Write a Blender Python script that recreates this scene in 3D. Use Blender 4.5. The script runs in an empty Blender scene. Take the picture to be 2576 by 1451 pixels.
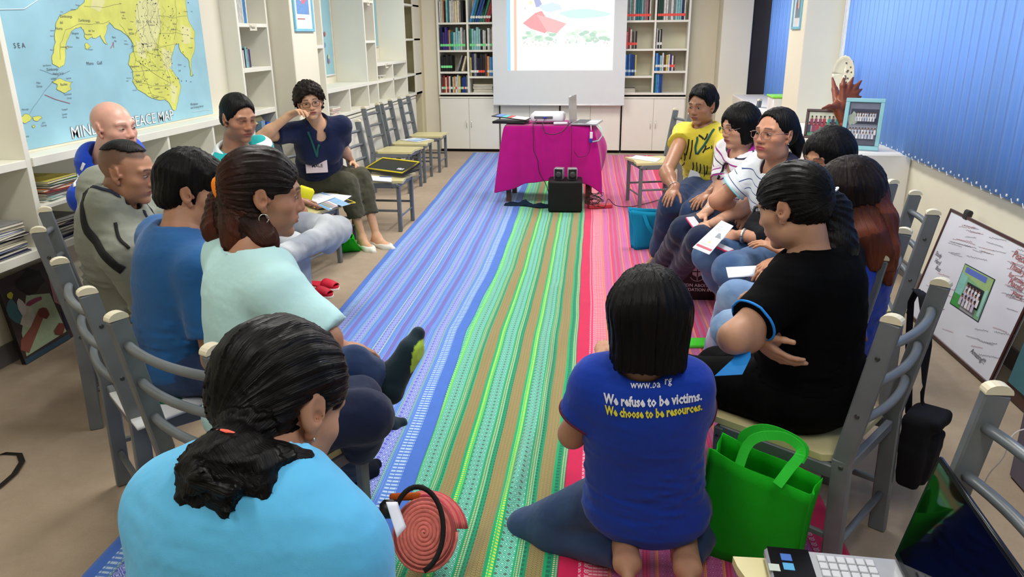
import bpy, math, random
import numpy as np
from mathutils import Vector, Matrix
from mathutils.bvhtree import BVHTree
random.seed(7); RNG = np.random.RandomState(7)
SC = bpy.context.scene; COL = SC.collection

# ---------------------------------------------------------------- camera
CH = 1.5; FPX = 1904.7; PITCH, YAW, ROLL = .32346, .136566, -.009468
def _rot():
    cy, sy = math.cos(YAW), math.sin(YAW); M = np.array([[cy, sy, 0], [0, 0, -1], [-sy, cy, 0]])
    cp, sp = math.cos(PITCH), math.sin(PITCH); P = np.array([[1, 0, 0], [0, cp, -sp], [0, sp, cp]])
    cr, sr = math.cos(ROLL), math.sin(ROLL); Q = np.array([[cr, -sr, 0], [sr, cr, 0], [0, 0, 1]])
    return Q @ P @ M
CM = _rot()
def W(x, y, d):                      # photo pixel at depth d along the view axis -> room point
    return CM.T @ np.array([(x-1288)/FPX, (y-725.5)/FPX, 1.0])*d + [0, 0, CH]
def FLR(x, y, z=0):                  # photo pixel -> point at height z
    r = CM.T @ np.array([(x-1288)/FPX, (y-725.5)/FPX, 1.0]); return r*((z-CH)/r[2]) + [0, 0, CH]
cd = bpy.data.cameras.new('camera'); cam = bpy.data.objects.new('camera', cd); COL.objects.link(cam)
cd.sensor_width = 36; cd.lens = FPX/2576*36; cd.clip_start = .05
mw = Matrix([[CM[0][i], -CM[1][i], -CM[2][i], (0, 0, CH)[i]] for i in range(3)] + [[0, 0, 0, 1]])
cam.matrix_world = mw; SC.camera = cam

# ---------------------------------------------------------------- world, lamps, exposure
SC.view_settings.view_transform = 'Standard'; SC.view_settings.look = 'None'
SC.view_settings.gamma = 1; SC.view_settings.use_curve_mapping = False
SC.view_settings.exposure = 0.16
wd = bpy.data.worlds.new('sky'); SC.world = wd; wd.use_nodes = True
bg = wd.node_tree.nodes['Background']; bg.inputs[0].default_value = (.72, .84, 1, 1); bg.inputs[1].default_value = 3.2
def area(name, loc, sx, sy, power, col=(1, .98, .93), rot=(0, 0, 0)):
    l = bpy.data.lights.new(name, 'AREA'); l.shape = 'RECTANGLE'; l.size = sx; l.size_y = sy; l.energy = power; l.color = col
    o = bpy.data.objects.new(name, l); o.location = loc; o.rotation_euler = rot; COL.objects.link(o); return o
LAMPS = [(-1.35, .6), (.55, .6), (-1.35, 3.0), (.55, 3.0), (-1.35, 5.6), (.55, 5.6), (-1.35, 8.2), (.55, 8.2)]
CEIL = 2.62
for (x, y) in LAMPS: area('ceiling_lamp_light', (x, y, CEIL-.09), .30, 1.2, 15 if y < 1 else 29)

# ---------------------------------------------------------------- materials
MATS = {}
class NT:
    def __init__(s, m): s.t = m.node_tree; s.n = s.t.nodes; s.l = s.t.links
    def new(s, ty, **kw):
        n = s.n.new(ty)
        for k, v in kw.items(): setattr(n, k, v)
        return n
    def put(s, sock, v):
        if isinstance(v, bpy.types.NodeSocket): s.l.new(v, sock)
        elif isinstance(v, (tuple, list)): sock.default_value = tuple(v) + ((1,) if len(v) == 3 and sock.type == 'RGBA' else ())
        else: sock.default_value = v
    def m(s, op, a, b=None, c=None):
        n = s.new('ShaderNodeMath', operation=op); s.put(n.inputs[0], a)
        if b is not None: s.put(n.inputs[1], b)
        if c is not None: s.put(n.inputs[2], c)
        return n.outputs[0]
    def mix(s, f, a, b):
        n = s.new('ShaderNodeMix', data_type='RGBA'); s.put(n.inputs[0], f); s.put(n.inputs[6], a); s.put(n.inputs[7], b); return n.outputs[2]
    def noise(s, vec, scale, detail=2, rough=.5, out=0):
        n = s.new('ShaderNodeTexNoise'); n.inputs['Scale'].default_value = scale; n.inputs['Detail'].default_value = detail; n.inputs['Roughness'].default_value = rough
        if vec is not None: s.put(n.inputs['Vector'], vec)
        return n.outputs[out]
    def co(s, which='Object'):
        return s.new('ShaderNodeTexCoord').outputs[which]
    def attr(s, name, out=2):
        n = s.new('ShaderNodeAttribute'); n.attribute_name = name; return n.outputs[out]
    def sep(s, v):
        n = s.new('ShaderNodeSeparateXYZ'); s.put(n.inputs[0], v); return n.outputs
    def comb(s, x, y, z=0):
        n = s.new('ShaderNodeCombineXYZ'); s.put(n.inputs[0], x); s.put(n.inputs[1], y); s.put(n.inputs[2], z); return n.outputs[0]
    def mapr(s, v, a, b, c=0, d=1):
        n = s.new('ShaderNodeMapRange'); s.put(n.inputs[0], v)
        for i, q in enumerate((a, b, c, d)): n.inputs[i+1].default_value = q
        return n.outputs[0]
    def bump(s, h, strength, dist=.002):
        n = s.new('ShaderNodeBump'); n.inputs['Strength'].default_value = strength; n.inputs['Distance'].default_value = dist; s.put(n.inputs['Height'], h); return n.outputs[0]
def sr(c):  # sRGB 0-255 -> linear
    return tuple(((v/255)/12.92 if v/255 <= .04045 else ((v/255+.055)/1.055)**2.4) for v in c)
def base(name, rough=.6, spec=.5, metal=0):
    m = bpy.data.materials.new(name); m.use_nodes = True; t = NT(m); b = t.n['Principled BSDF']
    b.inputs['Roughness'].default_value = rough; b.inputs['Specular IOR Level'].default_value = spec; b.inputs['Metallic'].default_value = metal
    return m, t, b
def mat(name, rgb, rough=.6, spec=.4, metal=0, var=.08, scale=8, bump=0, bscale=200, emit=0, sheen=0):
    if name in MATS: return MATS[name]
    m, t, b = base(name, rough, spec, metal); c = sr(rgb)
    n = t.noise(t.co(), scale, 3)
    dk = tuple(v*(1-var) for v in c); lt = tuple(min(1, v*(1+var)) for v in c)
    t.put(b.inputs['Base Color'], t.mix(t.mapr(n, .3, .7), dk, lt))
    if bump: t.put(b.inputs['Normal'], t.bump(t.noise(t.co(), bscale, 2), bump))
    if sheen: b.inputs['Sheen Weight'].default_value = sheen
    MATS[name] = m; return m

# ---------------------------------------------------------------- mesh builder
class MB:
    def __init__(s): s.v = []; s.f = []; s.mi = []; s.cur = 0
    def add(s, vs, fs):
        o = len(s.v); s.v += [tuple(map(float, v)) for v in vs]; s.f += [tuple(i+o for i in f) for f in fs]; s.mi += [s.cur]*len(fs); return s
    def box(s, c, d, R=None, bev=0):
        hx, hy, hz = d[0]/2, d[1]/2, d[2]/2; b = min(bev, hx*.49, hy*.49, hz*.49)
        if b <= 0:
            vs = [(sx*hx, sy*hy, sz*hz) for sx in (-1, 1) for sy in (-1, 1) for sz in (-1, 1)]
            fs = [(0, 1, 3, 2), (4, 6, 7, 5), (0, 4, 5, 1), (2, 3, 7, 6), (0, 2, 6, 4), (1, 5, 7, 3)]
        else:
            vs = []; ix = {}
            for sx in (-1, 1):
                for sy in (-1, 1):
                    for sz in (-1, 1):
                        for a in range(3):
                            p = [sx*(hx-b), sy*(hy-b), sz*(hz-b)]; p[a] = (sx*hx, sy*hy, sz*hz)[a]
                            ix[(sx, sy, sz, a)] = len(vs); vs.append(tuple(p))
            g = lambda x, y, z, a: ix[(x, y, z, a)]
            fs = []
            for q in (-1, 1):
                fs.append([g(q, -1, -1, 0), g(q, 1, -1, 0), g(q, 1, 1, 0), g(q, -1, 1, 0)][::q])
                fs.append([g(-1, q, -1, 1), g(-1, q, 1, 1), g(1, q, 1, 1), g(1, q, -1, 1)][::q])
                fs.append([g(-1, -1, q, 2), g(1, -1, q, 2), g(1, 1, q, 2), g(-1, 1, q, 2)][::q])
            for p in (-1, 1):
                for q in (-1, 1):
                    k = p*q
                    fs.append([g(p, q, -1, 0), g(p, q, -1, 1), g(p, q, 1, 1), g(p, q, 1, 0)][::k])
                    fs.append([g(-1, p, q, 1), g(-1, p, q, 2), g(1, p, q, 2), g(1, p, q, 1)][::k])
                    fs.append([g(p, -1, q, 2), g(p, -1, q, 0), g(p, 1, q, 0), g(p, 1, q, 2)][::k])
                    for r in (-1, 1):
                        fs.append([g(p, q, r, 0), g(p, q, r, 1), g(p, q, r, 2)][::p*q*r])
        M = np.array(vs)
        if R is not None: M = M @ np.array(R).T
        return s.add(M + np.array(c), fs)
    def bar(s, a, b, w, h, up=(0, 0, 1), bev=0):      # box from a to b; w across, h along up
        a = np.array(a, float); b = np.array(b, float); d = b-a; L = np.linalg.norm(d); y = d/L
        u = np.array(up, float); x = np.cross(y, u); x /= np.linalg.norm(x); z = np.cross(x, y)
        return s.box((a+b)/2, (w, L, h), np.array([x, y, z]).T, bev)
    def tube(s, pts, r, n=8, cap=True, flat=1.0):
        P = np.array(pts, float); m = len(P); rs = np.full(m, r) if np.isscalar(r) else np.array(r, float)
        T = np.gradient(P, axis=0); T /= np.linalg.norm(T, axis=1)[:, None]+1e-12
        up = np.array([0, 0, 1.]) if abs(T[0][2]) < .9 else np.array([1., 0, 0])
        N = np.cross(T[0], up); N /= np.linalg.norm(N); vs = []; fs = []
        for i in range(m):
            N = N-T[i]*N.dot(T[i]); N /= np.linalg.norm(N); B = np.cross(T[i], N)
            for k in range(n):
                a = 2*math.pi*k/n; vs.append(P[i]+rs[i]*(math.cos(a)*N+flat*math.sin(a)*B))
        for i in range(m-1):
            for k in range(n): fs.append((i*n+k, i*n+(k+1) % n, (i+1)*n+(k+1) % n, (i+1)*n+k))
        if cap: fs += [tuple(range(n))[::-1], tuple((m-1)*n+k for k in range(n))]
        return s.add(vs, fs)
    def lathe(s, prof, c=(0, 0, 0), n=24, R=None, sx=1, sy=1):
        vs = []; fs = []; m = len(prof)
        for (r, z) in prof:
            for k in range(n): a = 2*math.pi*k/n; vs.append((r*math.cos(a)*sx, r*math.sin(a)*sy, z))
        for i in range(m-1):
            for k in range(n): fs.append((i*n+k, i*n+(k+1) % n, (i+1)*n+(k+1) % n, (i+1)*n+k))
        fs += [tuple(range(n))[::-1], tuple((m-1)*n+k for k in range(n))]
        V = np.array(vs)
        if R is not None: V = V @ np.array(R).T
        return s.add(V+np.array(c), fs)
    def prism(s, poly, z0, z1, R=None, c=(0, 0, 0)):   # poly in xy, extruded in z
        n = len(poly); V = np.array([(x, y, z0) for x, y in poly]+[(x, y, z1) for x, y in poly], float)
        if R is not None: V = V @ np.array(R).T
        fs = [tuple(range(n))[::-1], tuple(range(n, 2*n))]+[(i, (i+1) % n, n+(i+1) % n, n+i) for i in range(n)]
        return s.add(V+np.array(c), fs)
    def grid(s, P, closed=False):                      # P [i][j] points
        ni, nj = len(P), len(P[0]); vs = [p for r in P for p in r]
        return s.add(vs, [(i*nj+j, i*nj+j+1, (i+1)*nj+j+1, (i+1)*nj+j) for i in range(ni-1) for j in range(nj-1)])
    def build(s, name, mats, parent=None, smooth=False, angle=None):
        me = bpy.data.meshes.new(name); me.from_pydata(s.v, [], s.f)
        for m in (mats if isinstance(mats, (list, tuple)) else [mats]): me.materials.append(m)
        if len(me.materials) > 1: me.polygons.foreach_set('material_index', s.mi)
        if smooth:
            me.polygons.foreach_set('use_smooth', [True]*len(s.f))
            if angle: me.set_sharp_from_angle(angle=math.radians(angle))
        me.update(); o = bpy.data.objects.new(name, me); COL.objects.link(o)
        if parent is not None: adopt(o, parent)
        return o
def adopt(o, parent):                                  # meshes are given in room coordinates; keep them there
    o.parent = parent
    o.matrix_parent_inverse = parent_world(parent).inverted()
def parent_world(p):
    m = Matrix.LocRotScale(p.location, p.rotation_euler, p.scale)
    while p.parent: m = parent_world(p.parent) @ p.matrix_parent_inverse @ m; break
    return m
def tag(o, label, cat, group=None, kind=None):
    if label: o['label'] = label
    if cat: o['category'] = cat
    if group: o['group'] = group
    if kind: o['kind'] = kind
    return o
def thing(name, loc, label, cat, group=None, rz=0):
    o = bpy.data.objects.new(name, None); o.empty_display_size = .05; COL.objects.link(o); o.location = tuple(map(float, loc)); o.rotation_euler = (0, 0, rz)
    return tag(o, label, cat, group)
def structure(o): o['kind'] = 'structure'; return o
def copy_tree(o, parent=None):
    c = o.copy(); COL.objects.link(c); c.parent = parent
    for ch in list(o.children): copy_tree(ch, c)
    return c
def rotz(a): c, s = math.cos(a), math.sin(a); return np.array([[c, -s, 0], [s, c, 0], [0, 0, 1.]])
def rotx(a): c, s = math.cos(a), math.sin(a); return np.array([[1, 0, 0], [0, c, -s], [0, s, c]])
def roty(a): c, s = math.cos(a), math.sin(a); return np.array([[c, 0, s], [0, 1, 0], [-s, 0, c]])
def text_mb(body, size, bold=0, align='LEFT', extr=0, shear=0, res=2):
    cu = bpy.data.curves.new('t', 'FONT'); cu.body = body; cu.size = size; cu.offset = bold; cu.align_x = align; cu.extrude = extr; cu.shear = shear; cu.resolution_u = res
    o = bpy.data.objects.new('t', cu); COL.objects.link(o); dg = bpy.context.evaluated_depsgraph_get()
    me = bpy.data.meshes.new_from_object(o.evaluated_get(dg)); vs = np.array([v.co[:] for v in me.vertices]) if len(me.vertices) else np.zeros((0, 3)); fs = [tuple(p.vertices) for p in me.polygons]
    bpy.data.objects.remove(o); bpy.data.curves.remove(cu); bpy.data.meshes.remove(me); return vs, fs
def put_text(mb, body, size, O, ex, ey, bold=0, align='LEFT', off=.001, shear=0, sx=1):   # flat print at O, along ex / ey, lifted by off
    vs, fs = text_mb(body, size, bold, align, shear=shear)
    if not len(vs): return
    ex = np.array(ex, float); ey = np.array(ey, float); n = np.cross(ex, ey); n /= np.linalg.norm(n)
    mb.add(np.array(O)+vs[:, :1]*ex*sx+vs[:, 1:2]*ey+n*off, fs)
# ---------------------------------------------------------------- room shell
WALLC = mat('wall_paint', (232, 226, 205), .75, .2, var=.02, scale=3, bump=.05, bscale=400)
WHITE = mat('white_laminate', (238, 236, 222), .45, .4, var=.02, scale=4)
SHADEWALL = mat('shelf_back', (226, 221, 198), .6, .3, var=.03, scale=4)
DARK = mat('dark_void', (24, 22, 22), .8, .2)
def carpet():
    m, t, b = base('carpet', .95, .1); o = t.co()
    n1 = t.noise(o, 2.2, 4, .6); n2 = t.noise(o, 170, 3, .7); n3 = t.noise(o, 14, 3, .6)
    c = t.mix(t.mapr(n1, .3, .7), sr((158, 140, 118)), sr((176, 158, 136)))
    c = t.mix(t.m('MULTIPLY', t.mapr(n3, .35, .75), .35), c, sr((140, 120, 98)))
    c = t.mix(t.m('MULTIPLY', t.mapr(n2, .35, .65), .35), c, sr((182, 160, 134)))
    t.put(b.inputs['Base Color'], c); t.put(b.inputs['Normal'], t.bump(n2, .6, .003)); b.inputs['Sheen Weight'].default_value = .2
    return m
structure(MB().box((-.45, 4.6, -.03), (5.2, 12.4, .06)).build('floor', carpet()))
structure(MB().box((-.45, 4.6, CEIL+.03), (5.2, 12.4, .06)).build('ceiling', mat('ceiling_paint', (240, 238, 228), .9, .1, var=.01)))
structure(MB().box((-2.95, 4.6, CEIL/2), (.1, 12.4, CEIL)).build('wall_left', WALLC))
w = MB(); w.box((-.45, 10.6, CEIL/2), (5.2, .1, CEIL)); structure(w.build('wall_back', WALLC))
structure(MB().box((-.45, -1.6, CEIL/2), (5.2, .1, CEIL)).build('wall_front', WALLC))
# right wall with two window openings: the ribbon window behind the blinds
RX = 1.87
w = MB()
w.box((RX+.08, 4.6, .37), (.16, 12.4, .74)); w.box((RX+.08, 4.6, 2.45), (.16, 12.4, .34))
w.box((RX+.08, -.9, 1.5), (.16, 1.4, 1.56)); w.box((RX+.08, 7.2, 1.5), (.16, .62, 1.56)); w.box((RX+.08, 10.4, 1.5), (.16, .5, 1.56))
structure(w.build('wall_right', WALLC))
GLASS = mat('window_glass', (230, 240, 248), .05, .5)
GLASS.node_tree.nodes['Principled BSDF'].inputs['Transmission Weight'].default_value = 1
ALU = mat('window_frame_paint', (70, 68, 70), .4, .5)
for i, (y0, y1) in enumerate(((-.2, 6.89), (7.51, 10.15))):
    f = MB(); n = max(2, int((y1-y0)/1.4))
    for z in (.76, 2.26): f.bar((RX+.1, y0, z), (RX+.1, y1, z), .05, .04)
    for k in range(n+1):
        yy = y0+.02+(y1-y0-.04)*k/n; f.box((RX+.1, yy, 1.51), (.05, .04, 1.5))
    fr = structure(f.build('window_%d' % (i+1), ALU))
    for k in range(n):
        ya = y0+.04+(y1-y0-.04)*k/n; yb = y0+(y1-y0-.04)*(k+1)/n
        MB().box((RX+.1, (ya+yb)/2, 1.51), (.006, yb-ya, 1.46)).build('pane', GLASS, fr)
# pillar, rear column, dark frame post, ledge, baseboards
structure(MB().box((1.695, 7.2, CEIL/2), (.35, .60, CEIL), None, .006).build('trim_1', WALLC))
structure(MB().box((1.43, 10.33, CEIL/2), (.36, .44, CEIL), None, .006).build('trim_2', WALLC))
structure(MB().box((1.735, 10.22, CEIL/2), (.245, .1, CEIL), None, .004).build('trim_3', mat('dark_frame', (38, 30, 30), .5, .4)))
structure(MB().box((-2.62, 5.835, CEIL/2), (.48, .47, CEIL), None, .006).build('trim_4', WALLC))
structure(MB().box((-2.48, 10.4, CEIL/2), (.26, .4, CEIL), None, .02).build('trim_5', WALLC))
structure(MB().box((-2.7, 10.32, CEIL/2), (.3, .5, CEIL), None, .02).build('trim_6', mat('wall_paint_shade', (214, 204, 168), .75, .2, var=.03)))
structure(MB().box((1.655, 6.0, .38), (.43, 1.78, .76), None, .012).build('window_ledge', mat('ledge_paint', (240, 236, 228), .6, .3, var=.02)))
structure(MB().box((1.655, 8.83, .38), (.43, 2.6, .76), None, .012).build('window_ledge', MATS['ledge_paint']))
BB = mat('vinyl_base', (110, 106, 108), .5, .4)
structure(MB().box((1.863, 1.8, .05), (.014, 6.6, .10)).build('baseboard_right', BB))
structure(MB().box((-2.893, 2.2, .05), (.014, 6.6, .10)).build('baseboard_left', BB))

# ceiling lamps
LF = mat('lamp_body', (240, 240, 238), .4)
LE = bpy.data.materials.new('lamp_tube'); LE.use_nodes = True
_b = LE.node_tree.nodes['Principled BSDF']; _b.inputs['Emission Color'].default_value = (1, .98, .93, 1); _b.inputs['Emission Strength'].default_value = 4
MATS['lamp_tube'] = LE
for i, (x, y) in enumerate(LAMPS):
    t0 = thing('ceiling_lamp', (x, y, CEIL), 'white twin tube ceiling fitting, %s in the %s row' % (['nearest the camera', 'second from the camera', 'third from the camera', 'nearest the bookcases'][i//2], ['left', 'right'][i % 2]), 'lamp', 'fluorescent lamps on the ceiling')
    MB().box((x, y, CEIL-.025), (.28, 1.26, .045), None, .008).build('housing', LF, t0)
    for s in (-1, 1): MB().tube([(x+s*.08, y-.58, CEIL-.065), (x+s*.08, y+.58, CEIL-.065)], .013, 10).build('tube', LE, t0)

# ---------------------------------------------------------------- vertical blinds
def blind_mat():
    m, t, b = base('blind_fabric', .7, .25); o = t.co(); s = t.sep(o)
    n = t.noise(t.comb(t.m('MULTIPLY', s[0], 40), t.m('MULTIPLY', s[1], 60), t.m('MULTIPLY', s[2], 1.2)), 1, 3)
    c = t.mix(t.mapr(n, .3, .7), sr((158, 200, 250)), sr((176, 214, 254)))
    t.put(b.inputs['Base Color'], c)
    tr = t.new('ShaderNodeBsdfTranslucent'); t.put(tr.inputs[0], c)
    mx = t.new('ShaderNodeMixShader'); mx.inputs[0].default_value = .5
    t.l.new(b.outputs[0], mx.inputs[1]); t.l.new(tr.outputs[0], mx.inputs[2]); t.l.new(mx.outputs[0], t.n['Material Output'].inputs[0])
    return m
BLIND = blind_mat(); CHAIN = mat('bead_chain', (225, 230, 240), .3, .6)
def slat_mb(ang, w=.125, z0=.755, z1=2.3):
    m = MB(); n = 4; c, s = math.cos(ang), math.sin(ang); P = []
    for side in (1, -1):
        P.append([])
    rows = []
    for (z) in (z0, z1):
        r = []
        for k in range(n+1): u = (k/n-.5)*w; q = .010*(1-(2*k/n-1)**2); r.append((u*c-q*s, u*s+q*c))
        r2 = [(x-.0012*s*-1*-1, y+.0012) for x, y in r]
        rows.append([(x, y, z) for x, y in r])
    vs = rows[0]+rows[1]; k = n+1
    back = [(x+.0014, y+.0004, z) for x, y, z in vs]
    fs = [(i, i+1, k+i+1, k+i) for i in range(n)] + [(2*k+i+1, 2*k+i, 3*k+i, 3*k+i+1) for i in range(n)]
    fs += [(0, k, 3*k, 2*k), (k-1, 3*k-1, 4*k-1, 2*k-1)] + [(i, 2*k+i, 2*k+i+1, i+1) for i in range(n)] + [(k+i, k+i+1, 3*k+i+1, 3*k+i) for i in range(n)]
    m.add(vs+back, fs); return m
hm = MB().box((0, 0, 0), (.001, .001, .001))
def blinds(y0, y1, label, grp):
    root = thing('vertical_blind', (1.82, y0, 0), label, 'blind')
    MB().box((1.825, (y0+y1)/2, 2.325), (.045, y1-y0, .04), None, .005).build('head_rail', LF, root)
    n = int((y1-y0)/.105); src = None
    ch = MB()
    variants = []
    for v in range(4):
        sl = slat_mb(math.radians((97, 95, 99, 94)[v])).build('slat', BLIND, None, True); COL.objects.unlink(sl); variants.append(sl)
    for i in range(n):
        o = variants[(i*7) % 4].copy(); COL.objects.link(o); o.name = 'slat'; o.parent = root
        o.location = (0, .06+i*.105, 0)
        if i < n-1:
            ya = y0+.06+i*.105; ch.tube([(1.815, ya+.03, .763), (1.812, ya+.0525, .745), (1.815, ya+.075, .763)], .0022, 5)
    for v in variants: bpy.data.objects.remove(v)
    c = ch.build('bead_chain', CHAIN, root); c['kind'] = 'stuff'
    # cord weights: small bright beads at each slat foot
    wt = MB().box((0, 0, 0), (.006, .012, .012), None, .002).build('slat_clip', CHAIN)
    for i in range(n):
        o = wt if i == 0 else wt.copy()
        if i: COL.objects.link(o)
        o.name = 'slat_clip'; o.parent = root; o.location = (-.012, .06+i*.105, .772)
blinds(-.2, 6.82, 'wide run of blue vertical blinds from the grey pillar towards the camera', None)
blinds(7.55, 10.12, 'narrow run of blue vertical blinds behind the pillar, beside the dark post', None)
# white reveal and cords at the pillar side of the blinds
structure(MB().box((1.845, 6.87, 1.5), (.04, .05, 1.5), None, .004).build('trim_7', LF))
c = MB().tube([(1.80, 6.80, 2.3), (1.80, 6.80, 1.5), (1.795, 6.80, .95)], .0035, 6)
tag(c.build('blind_cord', CHAIN, None, True), 'white pull cord hanging beside the wide blue blinds at the pillar', 'cord')

# ---------------------------------------------------------------- left wall: shelving unit
XF, XB = -2.55, -2.88; TOP = CEIL-.02
def panel(m, x0, x1, y0, y1, z0, z1): m.box(((x0+x1)/2, (y0+y1)/2, (z0+z1)/2), (abs(x1-x0), abs(y1-y0), abs(z1-z0)), None, .002)
TH = .025
def shelf_unit(label, y0, y1, parts):
    u = thing('shelf_unit', (XF, (y0+y1)/2, 0), label, 'shelving')
    for (nm, a, mt) in parts:
        m = MB(); panel(m, *a); m.build(nm, mt, u)
    return u
S1 = shelf_unit('tall white open shelving nearest the camera on the left wall, left of the map', 1.2, 3.03, [
    ('side_panel', (XB, XF, 3.0, 3.03, .565, TOP), WHITE), ('side_panel', (XB, XF, 1.2, 1.23, .565, TOP), WHITE),
    ('back_panel', (XB-.01, XB, 1.2, 3.03, .565, TOP), SHADEWALL),
    ('bottom_board', (XB, XF, 1.23, 3.0, .565, .605), WHITE), ('shelf_board', (XB, XF, 1.23, 3.0, .965, 1.0), WHITE)])
S2 = shelf_unit('low white shelving with a deep sill under the large map', 3.03, 5.1, [
    ('back_panel', (XB-.01, XB, 3.03, 5.1, .565, 1.0), SHADEWALL), ('sill_board', (-2.88, XF+.01, 3.03, 5.1, .965, 1.005), WHITE),
    ('map_panel', (-2.70, -2.665, 3.03, 5.1, 1.005, TOP), WALLC),
    ('bottom_board', (XB, XF, 3.03, 5.1, .565, .60), WHITE), ('shelf_board', (XB, XF-.01, 3.03, 4.09, .765, .785), WHITE),
    ('divider', (XB, XF, 4.09, 4.11, .60, .965), WHITE), ('divider', (XB, XF, 4.60, 4.62, .60, .965), WHITE)])
S3 = shelf_unit('tall white shelving column between the map and the pillar', 5.1, 5.58, [
    ('side_panel', (XB, XF, 5.1, 5.125, .565, TOP), WHITE), ('side_panel', (XB, XF, 5.555, 5.58, .565, TOP), WHITE),
    ('back_panel', (XB-.01, XB, 5.1, 5.58, .565, TOP), SHADEWALL), ('bottom_board', (XB, XF, 5.125, 5.555, .565, .60), WHITE),
    ('shelf_board', (XB, XF, 5.125, 5.555, .965, 1.0), WHITE), ('shelf_board', (XB, XF, 5.125, 5.555, 1.265, 1.295), WHITE),
    ('shelf_board', (XB, XF, 5.125, 5.555, 1.565, 1.59), WHITE), ('shelf_board', (XB, XF, 5.125, 5.555, 1.90, 1.925), WHITE)])
S4 = shelf_unit('narrow white shelving column just past the pillar with the blue frame', 6.1, 6.66, [
    ('side_panel', (XB, XF, 6.1, 6.125, .78, TOP), WHITE), ('side_panel', (XB, XF, 6.635, 6.66, .78, TOP), WHITE),
    ('back_panel', (XB-.01, XB, 6.1, 6.66, .78, TOP), SHADEWALL), ('shelf_board', (XB, XF, 6.125, 6.635, .78, .81), WHITE),
    ('shelf_board', (XB, XF, 6.125, 6.635, 1.40, 1.43), WHITE)])
S5 = shelf_unit('white shelving bay with a sill under the faded poster', 6.66, 7.8, [
    ('back_panel', (XB-.01, XB, 6.66, 7.8, .78, TOP), WALLC), ('sill_board', (XB, XF, 6.66, 7.8, 1.015, 1.05), WHITE),
    ('bottom_board', (XB, XF, 6.66, 7.8, .78, .81), WHITE), ('divider', (XB, XF, 7.22, 7.245, .81, 1.015), WHITE)])
S6 = shelf_unit('narrow white shelving column between the two poster bays', 7.8, 8.16, [
    ('side_panel', (XB, XF, 7.8, 7.825, .78, TOP), WHITE), ('side_panel', (XB, XF, 8.135, 8.16, .78, TOP), WHITE),
    ('back_panel', (XB-.01, XB, 7.8, 8.16, .78, TOP), SHADEWALL), ('bottom_board', (XB, XF, 7.825, 8.135, .78, .81), WHITE),
    ('shelf_board', (XB, XF, 7.825, 8.135, 1.015, 1.04), WHITE), ('shelf_board', (XB, XF, 7.825, 8.135, 1.43, 1.455), WHITE), ('shelf_board', (XB, XF, 7.825, 8.135, 1.82, 1.845), WHITE)])
S7 = shelf_unit('white shelving bay with four pigeonholes under the far poster', 8.16, 9.33, [
    ('back_panel', (XB-.01, XB, 8.16, 9.33, .78, TOP), WALLC), ('sill_board', (XB, XF, 8.16, 9.33, 1.19, 1.22), WHITE),
    ('shelf_board', (XB, XF, 8.16, 9.33, 1.015, 1.04), WHITE), ('bottom_board', (XB, XF, 8.16, 9.33, .78, .81), WHITE),
    ('divider', (XB, XF, 8.735, 8.755, .81, 1.19), WHITE)])
S8 = shelf_unit('white shelving column in the far left corner of the room', 9.33, 10.05, [
    ('side_panel', (XB, XF, 9.33, 9.355, .78, TOP), WHITE), ('back_panel', (XB-.01, XB, 9.33, 10.05, .78, TOP), SHADEWALL),
    ('bottom_board', (XB, XF, 9.355, 10.05, .78, .81), WHITE), ('shelf_board', (XB, XF, 9.355, 10.05, 1.02, 1.045), WHITE),
    ('shelf_board', (XB, XF, 9.355, 10.05, 1.44, 1.465), WHITE), ('shelf_board', (XB, XF, 9.355, 10.05, 1.84, 1.865), WHITE), ('front_panel', (XF-.02, XF, 9.75, 10.05, .78, TOP), WALLC)])
HAN = mat('chrome_handle', (225, 225, 225), .25, .6, .7)
def cabinet(name, label, y0, y1, doors, group=None):
    c = thing(name, (XF-.15, (y0+y1)/2, 0), label, 'cabinet', group)
    m = MB(); panel(m, XB, XF-.02, y0, y1, .05, .745); m.build('body', WHITE, c)
    m = MB(); panel(m, XB, XF, y0, y1, .745, .765); m.build('top_board', WHITE, c)
    m = MB(); panel(m, XB, XF-.05, y0, y1, 0, .05); m.build('plinth', DARK, c)
    d = (y1-y0)/doors
    for k in range(doors):
        a = y0+k*d+.004; b_ = y0+(k+1)*d-.004; m = MB(); panel(m, XF-.018, XF, a, b_, .055, .735); dd = m.build('door', WHITE, c)
        hy = b_-.04 if k % 2 == 0 else a+.04
        MB().tube([(XF+.001, hy, .50), (XF+.022, hy, .49), (XF+.022, hy, .41), (XF+.001, hy, .40)], .005, 8).build('handle', HAN, dd, True)
    return c
for i, (a, b_) in enumerate(((6.1, 7.0), (7.0, 7.9), (7.9, 8.8), (8.8, 9.7))):
    cabinet('base_cabinet', ['first (nearest) white two-door base cabinet beyond the left pillar', 'second white base cabinet from the left pillar, behind the pair of empty chairs', 'third white base cabinet from the left pillar, behind the chair with a paper', 'white base cabinet at the far end of the left wall'][i], a, b_, 2)

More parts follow.
